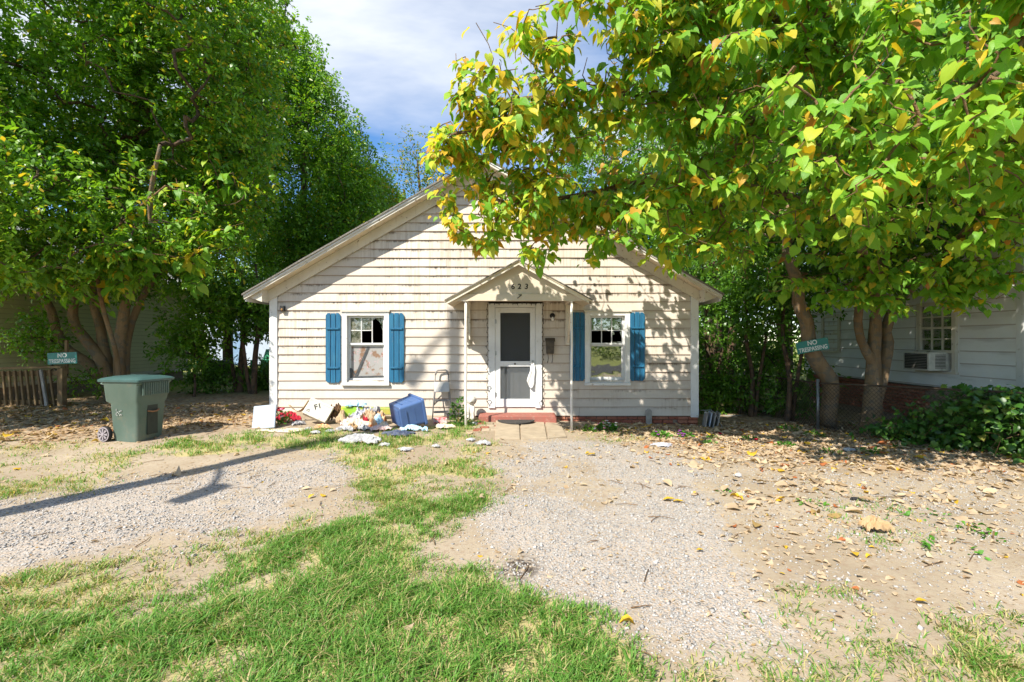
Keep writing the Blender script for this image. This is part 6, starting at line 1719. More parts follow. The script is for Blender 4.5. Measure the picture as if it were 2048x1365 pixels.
lnv = np.stack([rng.normal(0, 0.22, N), rng.normal(0, 0.22, N), np.where(rng.random(N) < 0.5, 1.0, -1.0)], 1)
ltt = rng.random(N) * 0.80; in_l = sdist(lx, ly, LITTER[1]) > -0.2; ltt = np.where(in_l & (rng.random(N) < 0.7), rng.uniform(0.66, 0.80, N), ltt); rr_ = rng.random(N); ltt = np.where(rr_ < 0.05, rng.uniform(0.85, 0.95, N), ltt); ltt = np.where(rr_ > 0.975, 1.0, ltt)
DRY = [leaf_template('oval', c, i + 20) for i, c in enumerate((0.05, 0.25, 0.5, 0.9))] + [leaf_template('heart', 0.3, 30)]
order = np.argsort(-lsz / ly)
rest = np.ones(N, bool); rest[order[:300]] = False
fl = leaf_cloud('fallen_leaves', lp_[rest], ldv[rest], lnv[rest], lsz[rest], ltt[rest], M['dry_leaf'], ground, DRY)
for i in order[:300]: leaf_object(ground, lp_[i], ldv[i], lnv[i], lsz[i], ltt[i], M['dry_leaf'], DRY, 'd')
# crumbs of bark, twig and broken leaf trodden into the soil
cn_ = 26000
cx_ = rng.uniform(-9.5, 8.0, cn_); cy_ = 1.9 + 7.3 * rng.random(cn_) ** 0.9
kk = (np.abs(cx_) < 1.2 * cy_) & (rng.random(cn_) < 0.25 + 0.75 * smooth(0.40, 0.60, fbm(cx_ * 1.7, cy_ * 1.7, 141))); cx_, cy_ = cx_[kk], cy_[kk]; cn_ = len(cx_)
ca = rng.uniform(0, 6.28, cn_)
crm = leaf_cloud('leaf_crumbs', np.stack([cx_, cy_, ground_z(cx_, cy_) + 0.004], 1), np.stack([np.cos(ca), np.sin(ca), rng.normal(0, 0.12, cn_)], 1), np.stack([rng.normal(0, 0.2, cn_), rng.normal(0, 0.2, cn_), np.ones(cn_)], 1), rng.uniform(0.010, 0.034, cn_), np.where(rng.random(cn_) < 0.6, rng.uniform(0.68, 0.80, cn_), rng.uniform(0, 0.6, cn_)), M['dry_leaf'], ground, TINY)
tw = MB()
for i in range(170):
    X_ = random.uniform(-6, 6.5); Y_ = random.uniform(2.3, 9.0)
    if abs(X_) > 1.1 * Y_: continue
    a = random.uniform(0, 6.28); L_ = random.uniform(0.06, 0.28)
    p0 = Vector((X_, Y_, gz(X_, Y_) + 0.008)); d_ = Vector((math.cos(a), math.sin(a), 0))
    pts = [p0, p0 + d_ * L_ * 0.5 + Vector((random.uniform(-.02, .02), random.uniform(-.02, .02), 0.006)), p0 + d_ * L_]
    pts[2].z = gz(pts[2].x, pts[2].y) + 0.008
    tw.tube(pts, [0.004, 0.003, 0.002], 5)
o = build('fallen_twigs', tw, M['twig'], ground); o['kind'] = 'stuff'
# a few bright yellow ones lying on the gravel
for (px_, py_, s_) in ((1325, 1003, 0.17), (1190, 912, 0.15), (1480, 1000, 0.15), (1858, 1210, 0.11), (1180, 908, 0.12), (1345, 1006, 0.14), (1705, 1108, 0.13), (1475, 998, 0.10), (1270, 928, 0.10), (1730, 985, 0.11), (1270, 1250, 0.12), (1408, 1105, 0.09)):
    X_, Y_ = gp(px_, py_); a = random.uniform(0, 6.28)
    leaf_object(ground, (X_, Y_, gz(X_, Y_) + 0.02), (math.cos(a), math.sin(a), 0.1), (0.1, 0.1, 1), s_ * 0.75, 0.9, M['dry_leaf'], DRY, 'd')

# weeds
def weed(name, label, x, y, n, r, h, size, mat_=None, tmpl=OVAL, group='weeds along the right side of the yard', flowers=None):
    t_ = thing(name, label, 'plant', (x, y, gz(x, y)), 0, group)
    a = rng.uniform(0, 6.28, n); rr = r * np.sqrt(rng.random(n))
    p = np.stack([x + rr * np.cos(a), y + rr * np.sin(a), gz(x, y) + h * rng.random(n) * (1 - (rr / r) ** 2 * 0.7)], 1)
    d = np.stack([np.cos(a), np.sin(a), rng.uniform(-0.1, 0.9, n)], 1) + rng.standard_normal((n, 3)) * 0.3
    nn = np.array([0, 0, 1.0]) + rng.standard_normal((n, 3)) * 0.4
    leaf_cloud('foliage', p, d, nn, size * rng.uniform(0.6, 1.3, n), rng.random(n), mat_ or M['weed'], t_, tmpl)
    m = MB(); m.tube([(x, y, gz(x, y) - 0.02), (x + 0.01, y, gz(x, y) + h * 0.6)], 0.006, 5); build('stem', m, M['twig'], t_)
    if flowers:
        for (c_, k) in flowers:
            for _ in range(k):
                aa = random.uniform(0, 6.28); r2 = r * random.uniform(0.3, 1.1); fx2, fy2 = x + r2 * math.cos(aa), y + r2 * math.sin(aa)
                m = MB(); m.lathe([(0.004, 0.0), (0.022, 0.012), (0.03, 0.02), (0.012, 0.024), (0.0, 0.018)], (fx2, fy2, gz(x, y) + h * random.uniform(0.3, 0.9)), 7)
                build('blossom', m, c_, t_)
    return t_
solid('flower_purple', (0.35, 0.08, 0.40)); solid('flower_pink', (0.70, 0.30, 0.42)); solid('flower_white', (0.75, 0.74, 0.75)); solid('flower_red', (0.50, 0.02, 0.05))
X_, Y_ = gp(1215, 862); weed('silk_plant', 'bright green plastic leaf clump with pink blossoms right of the walk', X_, Y_ + 0.05, 170, 0.17, 0.16, 0.06, flowers=((M['flower_pink'], 5), (M['flower_white'], 9)), group=None)
X_, Y_ = gp(1322, 874); weed('silk_plant', 'low green plastic plant with a purple blossom by the foundation', X_, Y_, 130, 0.15, 0.10, 0.06, flowers=((M['flower_purple'], 3),), group=None)
X_, Y_ = gp(1368, 874); weed('silk_plant', 'green and purple plastic flower clump nearest the brick pier', X_, Y_, 110, 0.13, 0.09, 0.055, flowers=((M['flower_purple'], 7),), group=None)
X_, Y_ = gp(1178, 862); weed('silk_plant', 'dark plastic ivy clump beside the right canopy post', X_, Y_, 90, 0.12, 0.10, 0.06, M['leaf_dark'], flowers=((M['flower_white'], 3),), group=None)
for (px_, py_, n, r, h) in ((1426, 878, 50, .10, .06), (1580, 862, 110, .2, .14), (1630, 872, 90, .16, .10), (1420, 888, 40, .1, .05), (1740, 905, 70, .16, .07), (1570, 893, 70, .16, .06), (1985, 1078, 14, .09, .10), (1935, 1062, 14, .10, .12), (1500, 880, 60, .14, .06), (1660, 905, 50, .14, .05), (1850, 1030, 16, .2, .03), (1760, 1025, 14, .2, .03), (1620, 1010, 12, .15, .03), (1900, 1100, 16, .2, .03), (1450, 985, 10, .1, .03)):
    X_, Y_ = gp(px_, py_); weed('weed', 'small bright green weed growing in the leaf-strewn right yard', X_, Y_, n, r, h, 0.045)
for (px_, py_, lab) in ((1440, 872, 'dark red silk blossom on the litter nearer the cottage corner'), (1512, 884, 'dark red silk blossom on the litter farther right in the shade')):
    X_, Y_ = gp(px_, py_); m = MB(); m.lathe([(0.004, 0.0), (0.03, 0.02), (0.035, 0.035), (0.01, 0.04)], (X_, Y_, gz(X_, Y_) + 0.02), 8)
    tag(build('fallen_blossom', m, M['flower_red'], None), lab, 'flower', 'fallen red blossoms')
lx0, ly0 = gp(912, 858)
weed('leafy_plant', 'leafy young plant growing beside the step ladder', lx0, ly0 + 0.35, 190, 0.15, 0.52, 0.075, M['leaf_vine'], OVAL, None)

# ------------------------------------------------------------------ what lies along the front wall
def crumple(name, label, cat, px, py, sx, sy, h, mat_, seed=0, lift=0.0, rough=1.0, ex=0.0, n=20, rotz=0.0, dy=0.0):
    X_, Y_ = gp(px, py); Y_ += dy; g0 = gz(X_, Y_)
    m = MB(); r_ = random.Random(seed)
    ks = [(r_.uniform(-9, 9) * (1 + q_ // 3), r_.uniform(-9, 9) * (1 + q_ // 3), r_.uniform(0, 6.28), r_.uniform(0.4, 1.0) / (1 + 0.5 * (q_ // 3))) for q_ in range(9)]
    for i in range(n + 1):
        for j in range(n + 1):
            u, v = i / n * 2 - 1, j / n * 2 - 1
            rr = math.hypot(u, v)
            edge = 1 + 0.22 * math.sin(3 * math.atan2(v, u) + seed) + 0.13 * math.sin(7 * math.atan2(v, u) + seed * 2)
            wv = sum(a * abs(math.sin(kx * u * 0.6 + ky * v * 0.6 + ph)) for kx, ky, ph, a in ks) / 5
            dome = max(0.0, 1 - rr * rr * 0.75)
            zz = 0.008 + h * (dome * 0.35 + 0.85 * wv * rough * (0.35 + 0.65 * dome)) + r_.uniform(-1, 1) * h * 0.16
            x_, y_ = u * sx / 2 * edge, v * sy / 2 * edge
            if rr > 1.0: x_, y_ = x_ / rr, y_ / rr
            m.v.append((x_ + h * 0.12 * math.sin(kx_(ks, u, v)), y_ + h * 0.12 * math.cos(kx_(ks, v, u)), max(0.004, zz)))
    for i in range(n):
        for j in range(n):
            a = i * (n + 1) + j; m.f.append((a, a + n + 1, a + n + 2, a + 1)); m.mi.append(0)
    o = build(name, m, mat_, None, False)
    s_ = o.modifiers.new('thick', 'SOLIDIFY'); s_.thickness = 0.004
    o.location = (X_, Y_, g0 + lift); o.rotation_euler = (ex, 0, rotz)
    return tag(o, label, cat)
def kx_(ks, u, v): return ks[0][0] * u + ks[0][1] * v + ks[0][2] * 3
for nm, c, c2 in (('c_red', (0.50, 0.03, 0.05), (0.38, 0.02, 0.04)), ('c_tan', (0.52, 0.38, 0.24), (0.44, 0.31, 0.19)), ('c_cream', (0.70, 0.60, 0.48), (0.60, 0.49, 0.37)), ('c_white', (0.56, 0.55, 0.54), (0.26, 0.26, 0.28)), ('c_grey', (0.50, 0.51, 0.56), (0.36, 0.36, 0.41)),
                  ('c_orange', (0.72, 0.30, 0.10), (0.70, 0.55, 0.38)), ('c_lblue', (0.38, 0.62, 0.78), (0.55, 0.72, 0.80)), ('c_navy', (0.04, 0.06, 0.12), (0.12, 0.13, 0.17)), ('c_brown', (0.16, 0.085, 0.04), (0.09, 0.05, 0.03)), ('c_pink', (0.70, 0.55, 0.50), (0.60, 0.40, 0.38)), ('c_bag', (0.40, 0.26, 0.13), (0.47, 0.33, 0.19))):
    solid(nm, c, c2, 0.8, 0.2, 16, bump=0.5, bscale=22)
# white panel leaning at the corner
def panel(name, label, cat, px, py, w, h, th, lean, roll, yaw, mat_, lift=0.0, bevel=0.01):
    X_, Y_ = gp(px, py); t_ = MB(); t_.box(-w / 2, w / 2, -th / 2, th / 2, 0, h)
    o = build(name, t_, mat_, None, bevel=bevel); o.location = (X_, Y_, gz(X_, Y_) + lift - 0.005); o.rotation_euler = (lean, roll, yaw)
    return tag(o, label, cat)
solid('plastic_white_shaded', (0.40, 0.45, 0.53), (0.35, 0.40, 0.48), 0.4, 0.45, 5, bump=0.05)  # white plastic greyed down, tree shade put into its base colour
panel('storage_bin_cover', 'flat white plastic cover propped at the left corner of the cottage', 'cover', 527, 857, 0.42, 0.40, 0.03, R(-16), R(-6), R(-6), M['plastic_white_shaded'], bevel=0.012)
# white box lying on a corner, marked F1
solid('box_white', (0.72, 0.69, 0.61), (0.62, 0.58, 0.49), 0.6, 0.3, 7, dirt=(0.30, 0.24, 0.17), dirt_amt=0.6)
X_, Y_ = gp(622, 853)
fb = thing('storage_crate', 'tipped off-white crate marked F1 lying against the siding', 'crate', (X_, Y_ + 0.16, gz(X_, Y_) + 0.02))
fb.scale = (0.85, 0.85, 0.85)
Rf = Euler((R(-22), R(27), R(10))).to_matrix()
def fbox(c, s): return (Rf @ Vector(c), s, Rf)
m = MB(); w_, h_, dpt = 0.50, 0.36, 0.26
for c, s in (((0, -dpt / 2, h_ / 2), (w_, 0.014, h_)), ((-w_ / 2 + 0.007, 0.007, h_ / 2), (0.014, dpt - 0.014, h_)), ((w_ / 2 - 0.007, 0.007, h_ / 2), (0.014, dpt - 0.014, h_)), ((0, 0.007, 0.007), (w_ - 0.03, dpt - 0.014, 0.014)), ((0, 0.007, h_ - 0.007), (w_ - 0.03, dpt - 0.014, 0.014))):
    m.obox(Rf @ Vector(c) + Vector((-0.02, 0, 0.10)), s, Rf)
build('shell', m, M['box_white'], fb, bevel=0.006, world=False)
m = MB()
for zz in (0.035, h_ - 0.035): m.obox(Rf @ Vector((0, -dpt / 2 - 0.012, zz)) + Vector((-0.02, 0, 0.10)), (w_ - 0.02, 0.010, 0.022), Rf)
build('rib', m, M['box_white'], fb, bevel=0.004, world=False)
for s, lx_, lz_2, sz in (('F1', -0.04, 0.235, 0.15), ('\u25b3', -0.17, 0.09, 0.08)):
    if s != 'F1':
        m = MB()
        tri = [(-0.03, -0.02), (0.03, -0.02), (0.0, 0.035)]
        for k in range(3):
            a, b = tri[k], tri[(k + 1) % 3]
            m.beam(Rf @ Vector((lx_ + a[0], -dpt / 2 - 0.010, lz_2 + a[1])) + Vector((-0.02, 0, 0.10)), Rf @ Vector((lx_ + b[0], -dpt / 2 - 0.010, lz_2 + b[1])) + Vector((-0.02, 0, 0.10)), 0.008, 0.004)
        build('mark', m, M['black'], fb, world=False); continue
    o = text_mesh('lettering', s, sz, M['black'], fb, OFF[fb.name] + Rf @ Vector((lx_, -dpt / 2 - 0.0095, lz_2)) + Vector((-0.02, 0, 0.10)), (0, 0, 0), 0.001)
    o.rotation_euler = (Rf @ Euler((R(90), R(-42), 0)).to_matrix()).to_euler()
crumple('red_cloth', 'crumpled red cloth beside the tipped crate', 'cloth', 578, 845, 0.36, 0.30, 0.20, M['c_red'], 3, rotz=0.3)
o = build('cardboard_flap', cloth_mesh(8, 6, lambda u, v: (-0.05 + u * 0.36, -0.02 + 0.10 * v, 0.33 - 0.14 * math.sin(u * 3.0) + 0.10 * u * u - v * 0.03)), M['c_tan'], None, True)
X_, Y_ = gp(575, 850); o.location = (X_ - 0.05, Y_ + 0.25, gz(X_, Y_)); o.modifiers.new('t', 'SOLIDIFY').thickness = 0.006
tag(o, 'curled tan cardboard flap above the red cloth', 'cardboard')
crumple('flattened_carton', 'flattened pale cardboard lying in front of the white cover', 'cardboard', 568, 862, 0.78, 0.30, 0.022, M['c_cream'], 5, rough=0.5)
crumple('white_plate_scrap', 'curved white plastic scrap leaning on the crate', 'scrap', 597, 850, 0.20, 0.16, 0.12, M['c_white'], 8, rough=0.3)
sf = thing('silk_flowers', 'bunch of red and pink silk flowers with green leaves by the white cover', 'flowers', (0, 0, 0))
X_, Y_ = gp(556, 853); sf.location = (X_, Y_ + 0.05, gz(X_, Y_)); OFF[sf.name] = Vector(sf.location)
n_ = 90; a = rng.uniform(0, 6.28, n_); p_ = np.stack([X_ + 0.10 * rng.standard_normal(n_), Y_ + 0.05 + 0.06 * rng.standard_normal(n_), gz(X_, Y_) + 0.04 + 0.24 * rng.random(n_)], 1)
leaf_cloud('foliage', p_, rng.standard_normal((n_, 3)), rng.standard_normal((n_, 3)) + (0, -0.5, .5), rng.uniform(0.04, 0.08, n_), rng.random(n_) * 0.4, M['leaf_dark'], sf, OVAL)
for k in range(9):
    m = MB(); c_ = (X_ + random.uniform(-.06, .13), Y_ - 0.02 + random.uniform(-.05, .03), gz(X_, Y_) + random.uniform(0.15, 0.32)); m.lathe([(0.005, 0.0), (0.028, 0.012), (0.036, 0.03), (0.02, 0.036), (0.0, 0.025)], c_, 8)
    build('blossom', m, M['flower_red'] if k % 3 else M['flower_pink'], sf, True)
crumple('brown_mass', 'dark brown tangled bundle behind the trash heap', 'bundle', 672, 845, 0.30, 0.26, 0.28, M['c_brown'], 12, rough=1.4)
crumple('orange_wrapper', 'orange and white food wrapper on the grass', 'wrapper', 644, 858, 0.26, 0.13, 0.08, M['c_orange'], 14)
# yellow green carrier with pale blue cloth
solid('carrier_green', (0.30, 0.60, 0.06), (0.65, 0.58, 0.06), 0.5, 0.4, 4)
X_, Y_ = gp(698, 850)
cg = thing('carrier_bag', 'lime and yellow carrier bag stuffed with cloth at the wall', 'bag', (X_, Y_ + 0.2, gz(X_, Y_)), R(18))
bg = loft([(-0.17, 0.17, -0.09, 0.09, 0.0, 0.03), (-0.19, 0.19, -0.10, 0.10, 0.14, 0.03), (-0.20, 0.20, -0.11, 0.11, 0.30, 0.03)])
build('sack', bg, M['carrier_green'], cg, world=False)
m = MB()
for sy in (-0.1, 0.1): m.tube([(-0.08, sy, 0.29), (-0.06, sy * 1.1, 0.36), (0.06, sy * 1.1, 0.37), (0.08, sy, 0.29)], 0.007, 6)
build('strap', m, M['c_tan'], cg, world=False)
crumple('blue_cloth', 'pale blue patterned cloth on top of the lime carrier bag', 'cloth', 705, 850, 0.36, 0.26, 0.12, M['c_lblue'], 21, lift=0.29, dy=0.18)
crumple('plastic_sheet', 'crumpled grey clear plastic in the trash heap', 'plastic', 722, 848, 0.46, 0.36, 0.30, M['c_grey'], 31, dy=0.05)
crumple('tan_garment', 'tan garment thrown on the front of the trash heap', 'garment', 712, 858, 0.46, 0.26, 0.20, M['c_cream'], 33)
crumple('beige_garment', 'beige jacket folded across the middle of the heap', 'garment', 735, 852, 0.34, 0.28, 0.28, M['c_tan'], 35, rotz=0.7)
crumple('white_rag', 'puffy white rag at the top right of the heap', 'rag', 750, 848, 0.24, 0.22, 0.33, M['c_white'], 37)
crumple('red_strip', 'red strap of cloth on the heap front', 'cloth', 731, 857, 0.09, 0.16, 0.20, M['c_red'], 39)
crumple('orange_garment', 'small orange garment at the foot of the heap', 'garment', 745, 860, 0.13, 0.12, 0.18, M['c_orange'], 41)
crumple('red_orange_bag', 'orange chip bag beside the blue tub', 'bag', 762, 850, 0.17, 0.15, 0.24, M['c_orange'], 43)
crumple('pink_blanket', 'pale pink crumpled blanket spilling left of the blue tub', 'blanket', 760, 862, 0.34, 0.22, 0.10, M['c_pink'], 45)
crumple('pale_wrapper', 'pale paper wrapper at the left foot of the heap', 'wrapper', 692, 862, 0.26, 0.18, 0.10, M['c_white'], 47)
for i_, (px_, py_, w_2, h_2, mk, nm_, lab) in enumerate(((700, 856, .22, .16, 'c_pink', 'sock_bundle', 'dusty pink sock bundle low in the heap'), (716, 846, .24, .26, 'c_cream', 'cream_towel', 'cream towel high at the back of the heap'), (742, 858, .20, .12, 'c_grey', 'grey_shirt', 'grey shirt crushed under the beige jacket'), (756, 856, .16, .2, 'c_lblue', 'pale_blue_shirt', 'pale blue shirt beside the tub base'), (726, 862, .2, .1, 'c_white', 'white_shirt', 'white shirt at the front foot of the heap'), (706, 862, .16, .12, 'c_bag', 'tan_shoe', 'tan shoe lying at the heap front'), (768, 860, .18, .12, 'c_cream', 'cream_scarf', 'cream scarf pinned by the blue tub'), (684, 850, .16, .22, 'c_tan', 'tan_sack', 'tan sack between the brown bundle and carrier bag'))):
    crumple(nm_, lab, 'clothing', px_, py_, w_2, w_2 * 0.8, h_2, M[mk], 300 + i_, rough=1.3, rotz=i_ * 0.7)
# cream carton behind the tub
panel('green_tray', 'shallow green garden tray behind the blue tub', 'tray', 760, 838, 0.5, 0.12, 0.2, 0, 0, 0, solid('tray_green', (0.20, 0.36, 0.06), (0.45, 0.38, 0.08)), lift=0.1)
# the blue storage tub, tipped on its side
solid('tub_blue', (0.060, 0.115, 0.27), (0.075, 0.14, 0.31), 0.42, 0.45, 4, bump=0.04)
X_, Y_ = gp(808, 864)
tub = thing('storage_tub', 'blue plastic storage tub with lid tipped on its side', 'tub', (X_, Y_ + 0.30, gz(X_, Y_) + 0.02))
zt_ax = Vector((0.80, 0.55, 0.20)).normalized(); xt_ax = Vector((-0.55, 0.80, 0.06)).normalized(); yt_ax = zt_ax.cross(xt_ax).normalized(); xt_ax = yt_ax.cross(zt_ax)
Rt = Matrix((xt_ax, yt_ax, zt_ax)).transposed()
tb = loft([(-0.30, 0.30, -0.22, 0.22, -0.27, 0.05), (-0.34, 0.34, -0.255, 0.255, 0.20, 0.05)], 5)
tb.v = [tuple(Rt @ Vector(p) + Vector((0, 0, 0.33))) for p in tb.v]
o = build('tub_body', tb, M['tub_blue'], tub, world=False, bevel=0.01)
rb = MB()
for (x_, y_, wx, wy) in ((0, -0.24, 0.36, 0.012), (0, 0.24, 0.36, 0.012), (-0.322, 0, 0.012, 0.26), (0.322, 0, 0.012, 0.26)):
    for z_ in (-0.16, 0.02, 0.13): rb.obox(Rt @ Vector((x_, y_, z_)) + Vector((0, 0, 0.33)), (wx, wy, 0.02), Rt)
build('rib', rb, M['tub_blue'], o, world=False)
bt_ = MB(); bt_.obox(Rt @ Vector((0, 0, -0.273)) + Vector((0, 0, 0.33)), (0.44, 0.30, 0.012), Rt); build('base_panel', bt_, M['tub_blue'], o, world=False, bevel=0.004)
tl = loft([(-0.375, 0.375, -0.285, 0.285, 0.19, 0.06), (-0.38, 0.38, -0.29, 0.29, 0.235, 0.06), (-0.34, 0.34, -0.25, 0.25, 0.24, 0.06), (-0.33, 0.33, -0.24, 0.24, 0.255, 0.06)], 5)
tl.v = [tuple(Rt @ Vector(p) + Vector((0, 0, 0.33))) for p in tl.v]
build('tub_lid', tl, M['tub_blue'], tub, world=False, bevel=0.006)
tub.scale = (0.86, 0.86, 0.84)
# step ladder
solid('ladder_grey', (0.26, 0.25, 0.24), (0.20, 0.19, 0.18), 0.5, 0.4); solid('ladder_plate', (0.55, 0.53, 0.50), (0.46, 0.44, 0.41), 0.5, 0.4)
lxc, lyc = gp(884, 836)
ladder = thing('step_ladder', 'small grey folding step ladder leaning on the siding', 'step ladder', (lxc, lyc, gz(lxc, lyc)), R(10))
m = MB(); wt_ = 0.19
for sx in (-1, 1): m.tube([(sx * wt_, -0.18, 0.0), (sx * (wt_ - 0.03), -0.02, 0.45), (sx * (wt_ - 0.06), 0.10, 0.86)], 0.013, 8)
m.tube([(-(wt_ - 0.06), 0.10, 0.86), (-(wt_ - 0.08), 0.115, 0.93), (-0.08, 0.125, 0.955), (0.08, 0.125, 0.955), (wt_ - 0.08, 0.115, 0.93), (wt_ - 0.06, 0.10, 0.86)], 0.017, 8)
build('front_frame', m, M['ladder_grey'], ladder, True, world=False)
m = MB()
for sx in (-1, 1): m.tube([(sx * (wt_ - 0.02), 0.32, 0.0), (sx * (wt_ - 0.06), 0.06, 0.62)], 0.011, 8)
m.tube([(-(wt_ - 0.03), 0.25, 0.16), (wt_ - 0.03, 0.25, 0.16)], 0.010, 8)
build('rear_frame', m, M['ladder_grey'], ladder, True, world=False)
for zz, yy, ww, dd in ((0.62, 0.0, 0.30, 0.22), (0.36, -0.06, 0.30, 0.10), (0.14, -0.13, 0.33, 0.10)):
    m = MB(); m.obox((0, yy, zz), (ww, dd, 0.022), (R(62 if zz > 0.5 else 10), 0, 0)); build('tread', m, M['ladder_plate'] if zz > 0.5 else M['ladder_grey'], ladder, world=False, bevel=0.012)
panel('drink_carton', 'red drink carton lying under the step ladder', 'carton', 880, 846, 0.26, 0.10, 0.14, 0, 0, R(14), solid('carton_red', (0.55, 0.03, 0.05), (0.70, 0.68, 0.66), scale=14))
crumple('litter_scraps', 'pale paper scraps in the grass below the ladder', 'paper', 888, 858, 0.34, 0.16, 0.07, M['c_cream'], 51, rough=1.4)
# garden ornament
solid('plaster', (0.66, 0.63, 0.57), (0.50, 0.47, 0.41), 0.85, 0.15, 9, bump=0.5, bscale=30)
X_, Y_ = gp(940, 842); Y_ = 9.12; X_ = -0.83
orn = thing('garden_ornament', 'weathered plaster lion ornament standing behind the left canopy post', 'ornament', (X_, Y_, gz(X_, Y_)))
m = MB(); m.lathe([(0.0, 0.0), (0.09, 0.0), (0.095, 0.04), (0.085, 0.05), (0.08, 0.12), (0.088, 0.2), (0.075, 0.27), (0.05, 0.31), (0.0, 0.32)], (0, 0, 0), 16)
build('seated_body', m, M['plaster'], orn, True, world=False)
m = MB(); m.lathe([(0.0, -0.085), (0.05, -0.075), (0.08, -0.03), (0.085, 0.02), (0.065, 0.065), (0.0, 0.085)], (0.02, -0.03, 0.38), 14)
for k in range(14):
    a = k / 14 * 6.28; m.lathe([(0, -0.03), (0.028, -0.01), (0.028, 0.01), (0, 0.03)], (0.02 + 0.075 * math.cos(a), 0.0, 0.38 + 0.075 * math.sin(a)), 7)
m.lathe([(0.0, -0.05), (0.025, -0.04), (0.035, 0.0), (0.03, 0.03)], (0.02, -0.09, 0.365), 10, 'y')
build('maned_head', m, M['plaster'], orn, True, world=False)
for sx in (-0.045, 0.055):
    m = MB(); m.tube([(sx, -0.06, 0.27), (sx, -0.10, 0.14), (sx, -0.10, 0.02), (sx, -0.14, 0.015)], [0.035, 0.03, 0.028, 0.03], 8); build('foreleg', m, M['plaster'], orn, True, world=False)
# papers and bags on the grass
crumple('paper_pile', 'crumpled white and grey newspaper on the grass in the pole shadow', 'paper', 726, 888, 0.58, 0.22, 0.11, M['c_white'], 61, rough=1.8, n=26)
crumple('dark_bag', 'torn dark blue plastic bag in front of the blue tub', 'bag', 796, 874, 0.46, 0.20, 0.08, M['c_navy'], 63, rough=1.6, n=18)
crumple('blue_bag', 'pale blue plastic bag at the foot of the blue tub', 'bag', 820, 863, 0.34, 0.12, 0.12, M['c_lblue'], 65)
crumple('blue_scrap', 'small pale blue scrap on the grass right of the tub', 'scrap', 851, 864, 0.09, 0.08, 0.09, M['c_lblue'], 66)
crumple('white_paper', 'white crumpled paper at the left end of the pavers', 'paper', 968, 890, 0.22, 0.12, 0.07, M['c_white'], 67)
for px_, py_, s_, lab in ((632, 868, 0.16, 'small white crushed cup on the grass strip'), (660, 866, 0.14, 'grey white scrap on the grass near the orange wrapper'), (770, 893, 0.16, 'pale scrap right of the crumpled newspaper'), (810, 902, 0.20, 'long pale scrap near the front of the grass'), (872, 896, 0.10, 'small white scrap between newspaper and pavers'), (942, 883, 0.12, 'little white scrap left of the white crumpled paper'), (616, 861, 0.10, 'small blue white scrap by the flattened cardboard'), (948, 850, 0.16, 'white scrap at the left edge of the pavers'), (1477, 955, 0.07, 'tiny white scrap on the right gravel'), (1325, 893, 0.30, 'grey rag in the shade of the right yard'), (1698, 903, 0.16, 'white paper cup lying in the right leaf litter')):
    crumple('paper_scrap', lab, 'scrap', px_, py_, s_, s_ * 0.6, 0.05, M['c_white'] if 'rag' not in lab else M['c_grey'], int(px_))
crumple('paper_bag', 'crushed brown paper bag on the right gravel', 'paper bag', 1748, 1064, 0.20, 0.12, 0.10, M['c_bag'], 71, rough=1.5, rotz=-0.3)
crumple('black_scrap', 'small black plastic scrap on the right gravel', 'scrap', 1710, 1001, 0.10, 0.06, 0.03, M['black'], 73)
# right foundation bits
m = MB(); m.prism([(2.74, -0.14), (2.86, -0.14), (2.86, 0.17), (2.82, 0.215), (2.78, 0.215), (2.74, 0.17)], WY - 0.10, WY - 0.075)
tag(build('short_stake', m, M['wood_grey'], None, bevel=0.004), 'short grey board propped against the right foundation', 'board')
cr_ = thing('wire_crate', 'grey slatted crate tipped at the right corner of the cottage', 'crate', (3.98, 9.25, gz(3.98, 9.25)), R(-12))
for k in range(4):
    m = MB(); m.obox((-0.05 + k * 0.075, 0, 0.15), (0.02, 0.30, 0.30), (0, R(10), 0)); build('slat', m, M['wood_grey'] if k != 1 else M['plastic_white_shaded'], cr_, world=False)
m = MB(); m.tube([(-0.1, -0.16, 0.3), (0.10, -0.16, 0.31), (0.24, -0.14, 0.02)], 0.008, 6); m.tube([(-0.1, 0.16, 0.3), (0.10, 0.16, 0.31), (0.24, 0.16, 0.02)], 0.008, 6); build('wire_frame', m, M['steel'], cr_, world=False)
panel('flat_board', 'thin grey board lying on the litter right of the cottage', 'board', 1465, 832, 0.42, 0.02, 0.10, 0, 0, 0.1, M['wood_grey'])
crumple('black_tarp_scrap', 'black plastic scrap against the foundation right of the walk', 'scrap', 1205, 842, 0.42, 0.10, 0.07, M['black'], 77, rough=1.2)

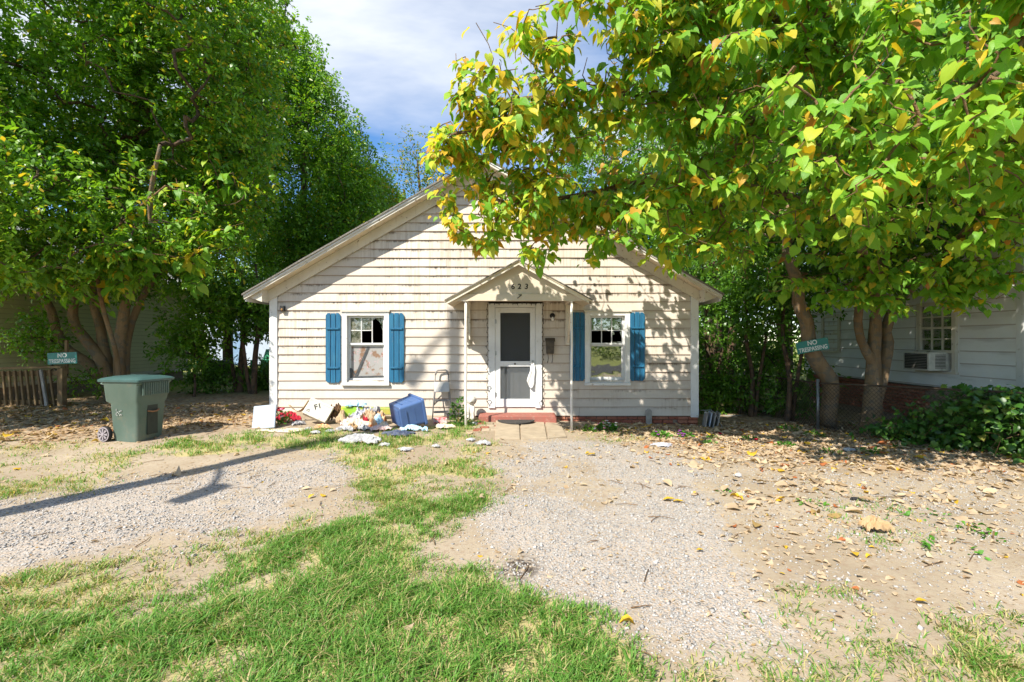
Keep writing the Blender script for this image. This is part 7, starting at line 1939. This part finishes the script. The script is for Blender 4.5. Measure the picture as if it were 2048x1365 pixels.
# ------------------------------------------------------------------ back garden on the left
solid('chair_green', (0.03, 0.30, 0.13), (0.05, 0.36, 0.18), 0.5, 0.4); 
def garden_chair(label, x, y, rz):
    g0 = gz(x, y); t_ = thing('garden_chair', label, 'chair', (x, y, g0), rz, 'green chairs in the back garden')
    for k in range(5):
        m = MB(); m.obox(((k - 2) * 0.10, 0.24 + 0.0, 0.68), (0.085, 0.02, 0.75), (R(-22), 0, 0)); build('back_slat', m, M['chair_green'], t_, world=False)
    for k in range(4):
        m = MB(); m.obox((0, -0.28 + k * 0.13, 0.40 - k * 0.03), (0.52, 0.11, 0.02)); build('seat_slat', m, M['chair_green'], t_, world=False)
    for sx in (-1, 1):
        m = MB(); m.obox((sx * 0.33, -0.05, 0.58), (0.13, 0.70, 0.025)); build('arm', m, M['chair_green'], t_, world=False)
        for yy in (-0.3, 0.22):
            m = MB(); m.obox((sx * 0.28, yy, 0.285), (0.05, 0.09, 0.57)); build('leg', m, M['chair_green'], t_, world=False)
    return t_
garden_chair('green slatted garden chair, the left one in the back garden', -13.0, 18.8, R(35))
garden_chair('pale green slatted garden chair, nearer the shed in the back garden', -10.4, 19.0, R(-20))
shd = thing('garden_shed', 'pale blue-white shed in the back garden', 'shed', (-15.5, 26.5, 0))
build('wall', MB().box(-17.0, -12.4, 25.5, 29.0, 0, 3.2), solid('shed_white', (0.42, 0.48, 0.60), (0.38, 0.44, 0.56), 0.7), shd)
build('door', MB().box(-15.9, -15.0, 25.46, 25.499, 0.1, 2.1), solid('shed_blue', (0.22, 0.33, 0.52)), shd)
rf = MB(); rf.prism([(-17.3, 3.15), (-12.1, 3.15), (-14.7, 4.3)], 25.2, 29.3); build('roof', rf, M['shingle'], shd)
build('slab', MB().box(-15.2, -11.2, 20.6, 25.2, -0.02, 0.10), M['paver'], shd)
gf = thing('board_fence', 'grey board fence at the back of the left garden', 'fence', (-19, 24, 0))
for k in range(22):
    m = MB(); x = -21.5 + k * 0.2; m.box(x, x + 0.19, 24.0, 24.03, 0, 1.75 + random.uniform(-.02, .02)); build('board', m, M['wood_grey'], gf)
build('rail', MB().box(-21.5, -17.1, 24.031, 24.07, 1.3, 1.4), M['wood_grey'], gf)
dk = thing('black_bin', 'black tub standing at the far corner of the olive house', 'tub', (-10.4, 15.9, gz(-10.4, 15.9)))
build('body', loft([(-0.28, 0.28, -0.25, 0.25, 0, 0.1), (-0.34, 0.34, -0.30, 0.30, 0.62, 0.1), (-0.38, 0.38, -0.34, 0.34, 0.66, 0.1), (-0.36, 0.36, -0.32, 0.32, 0.70, 0.1)]), M['black'], dk, True, world=False)
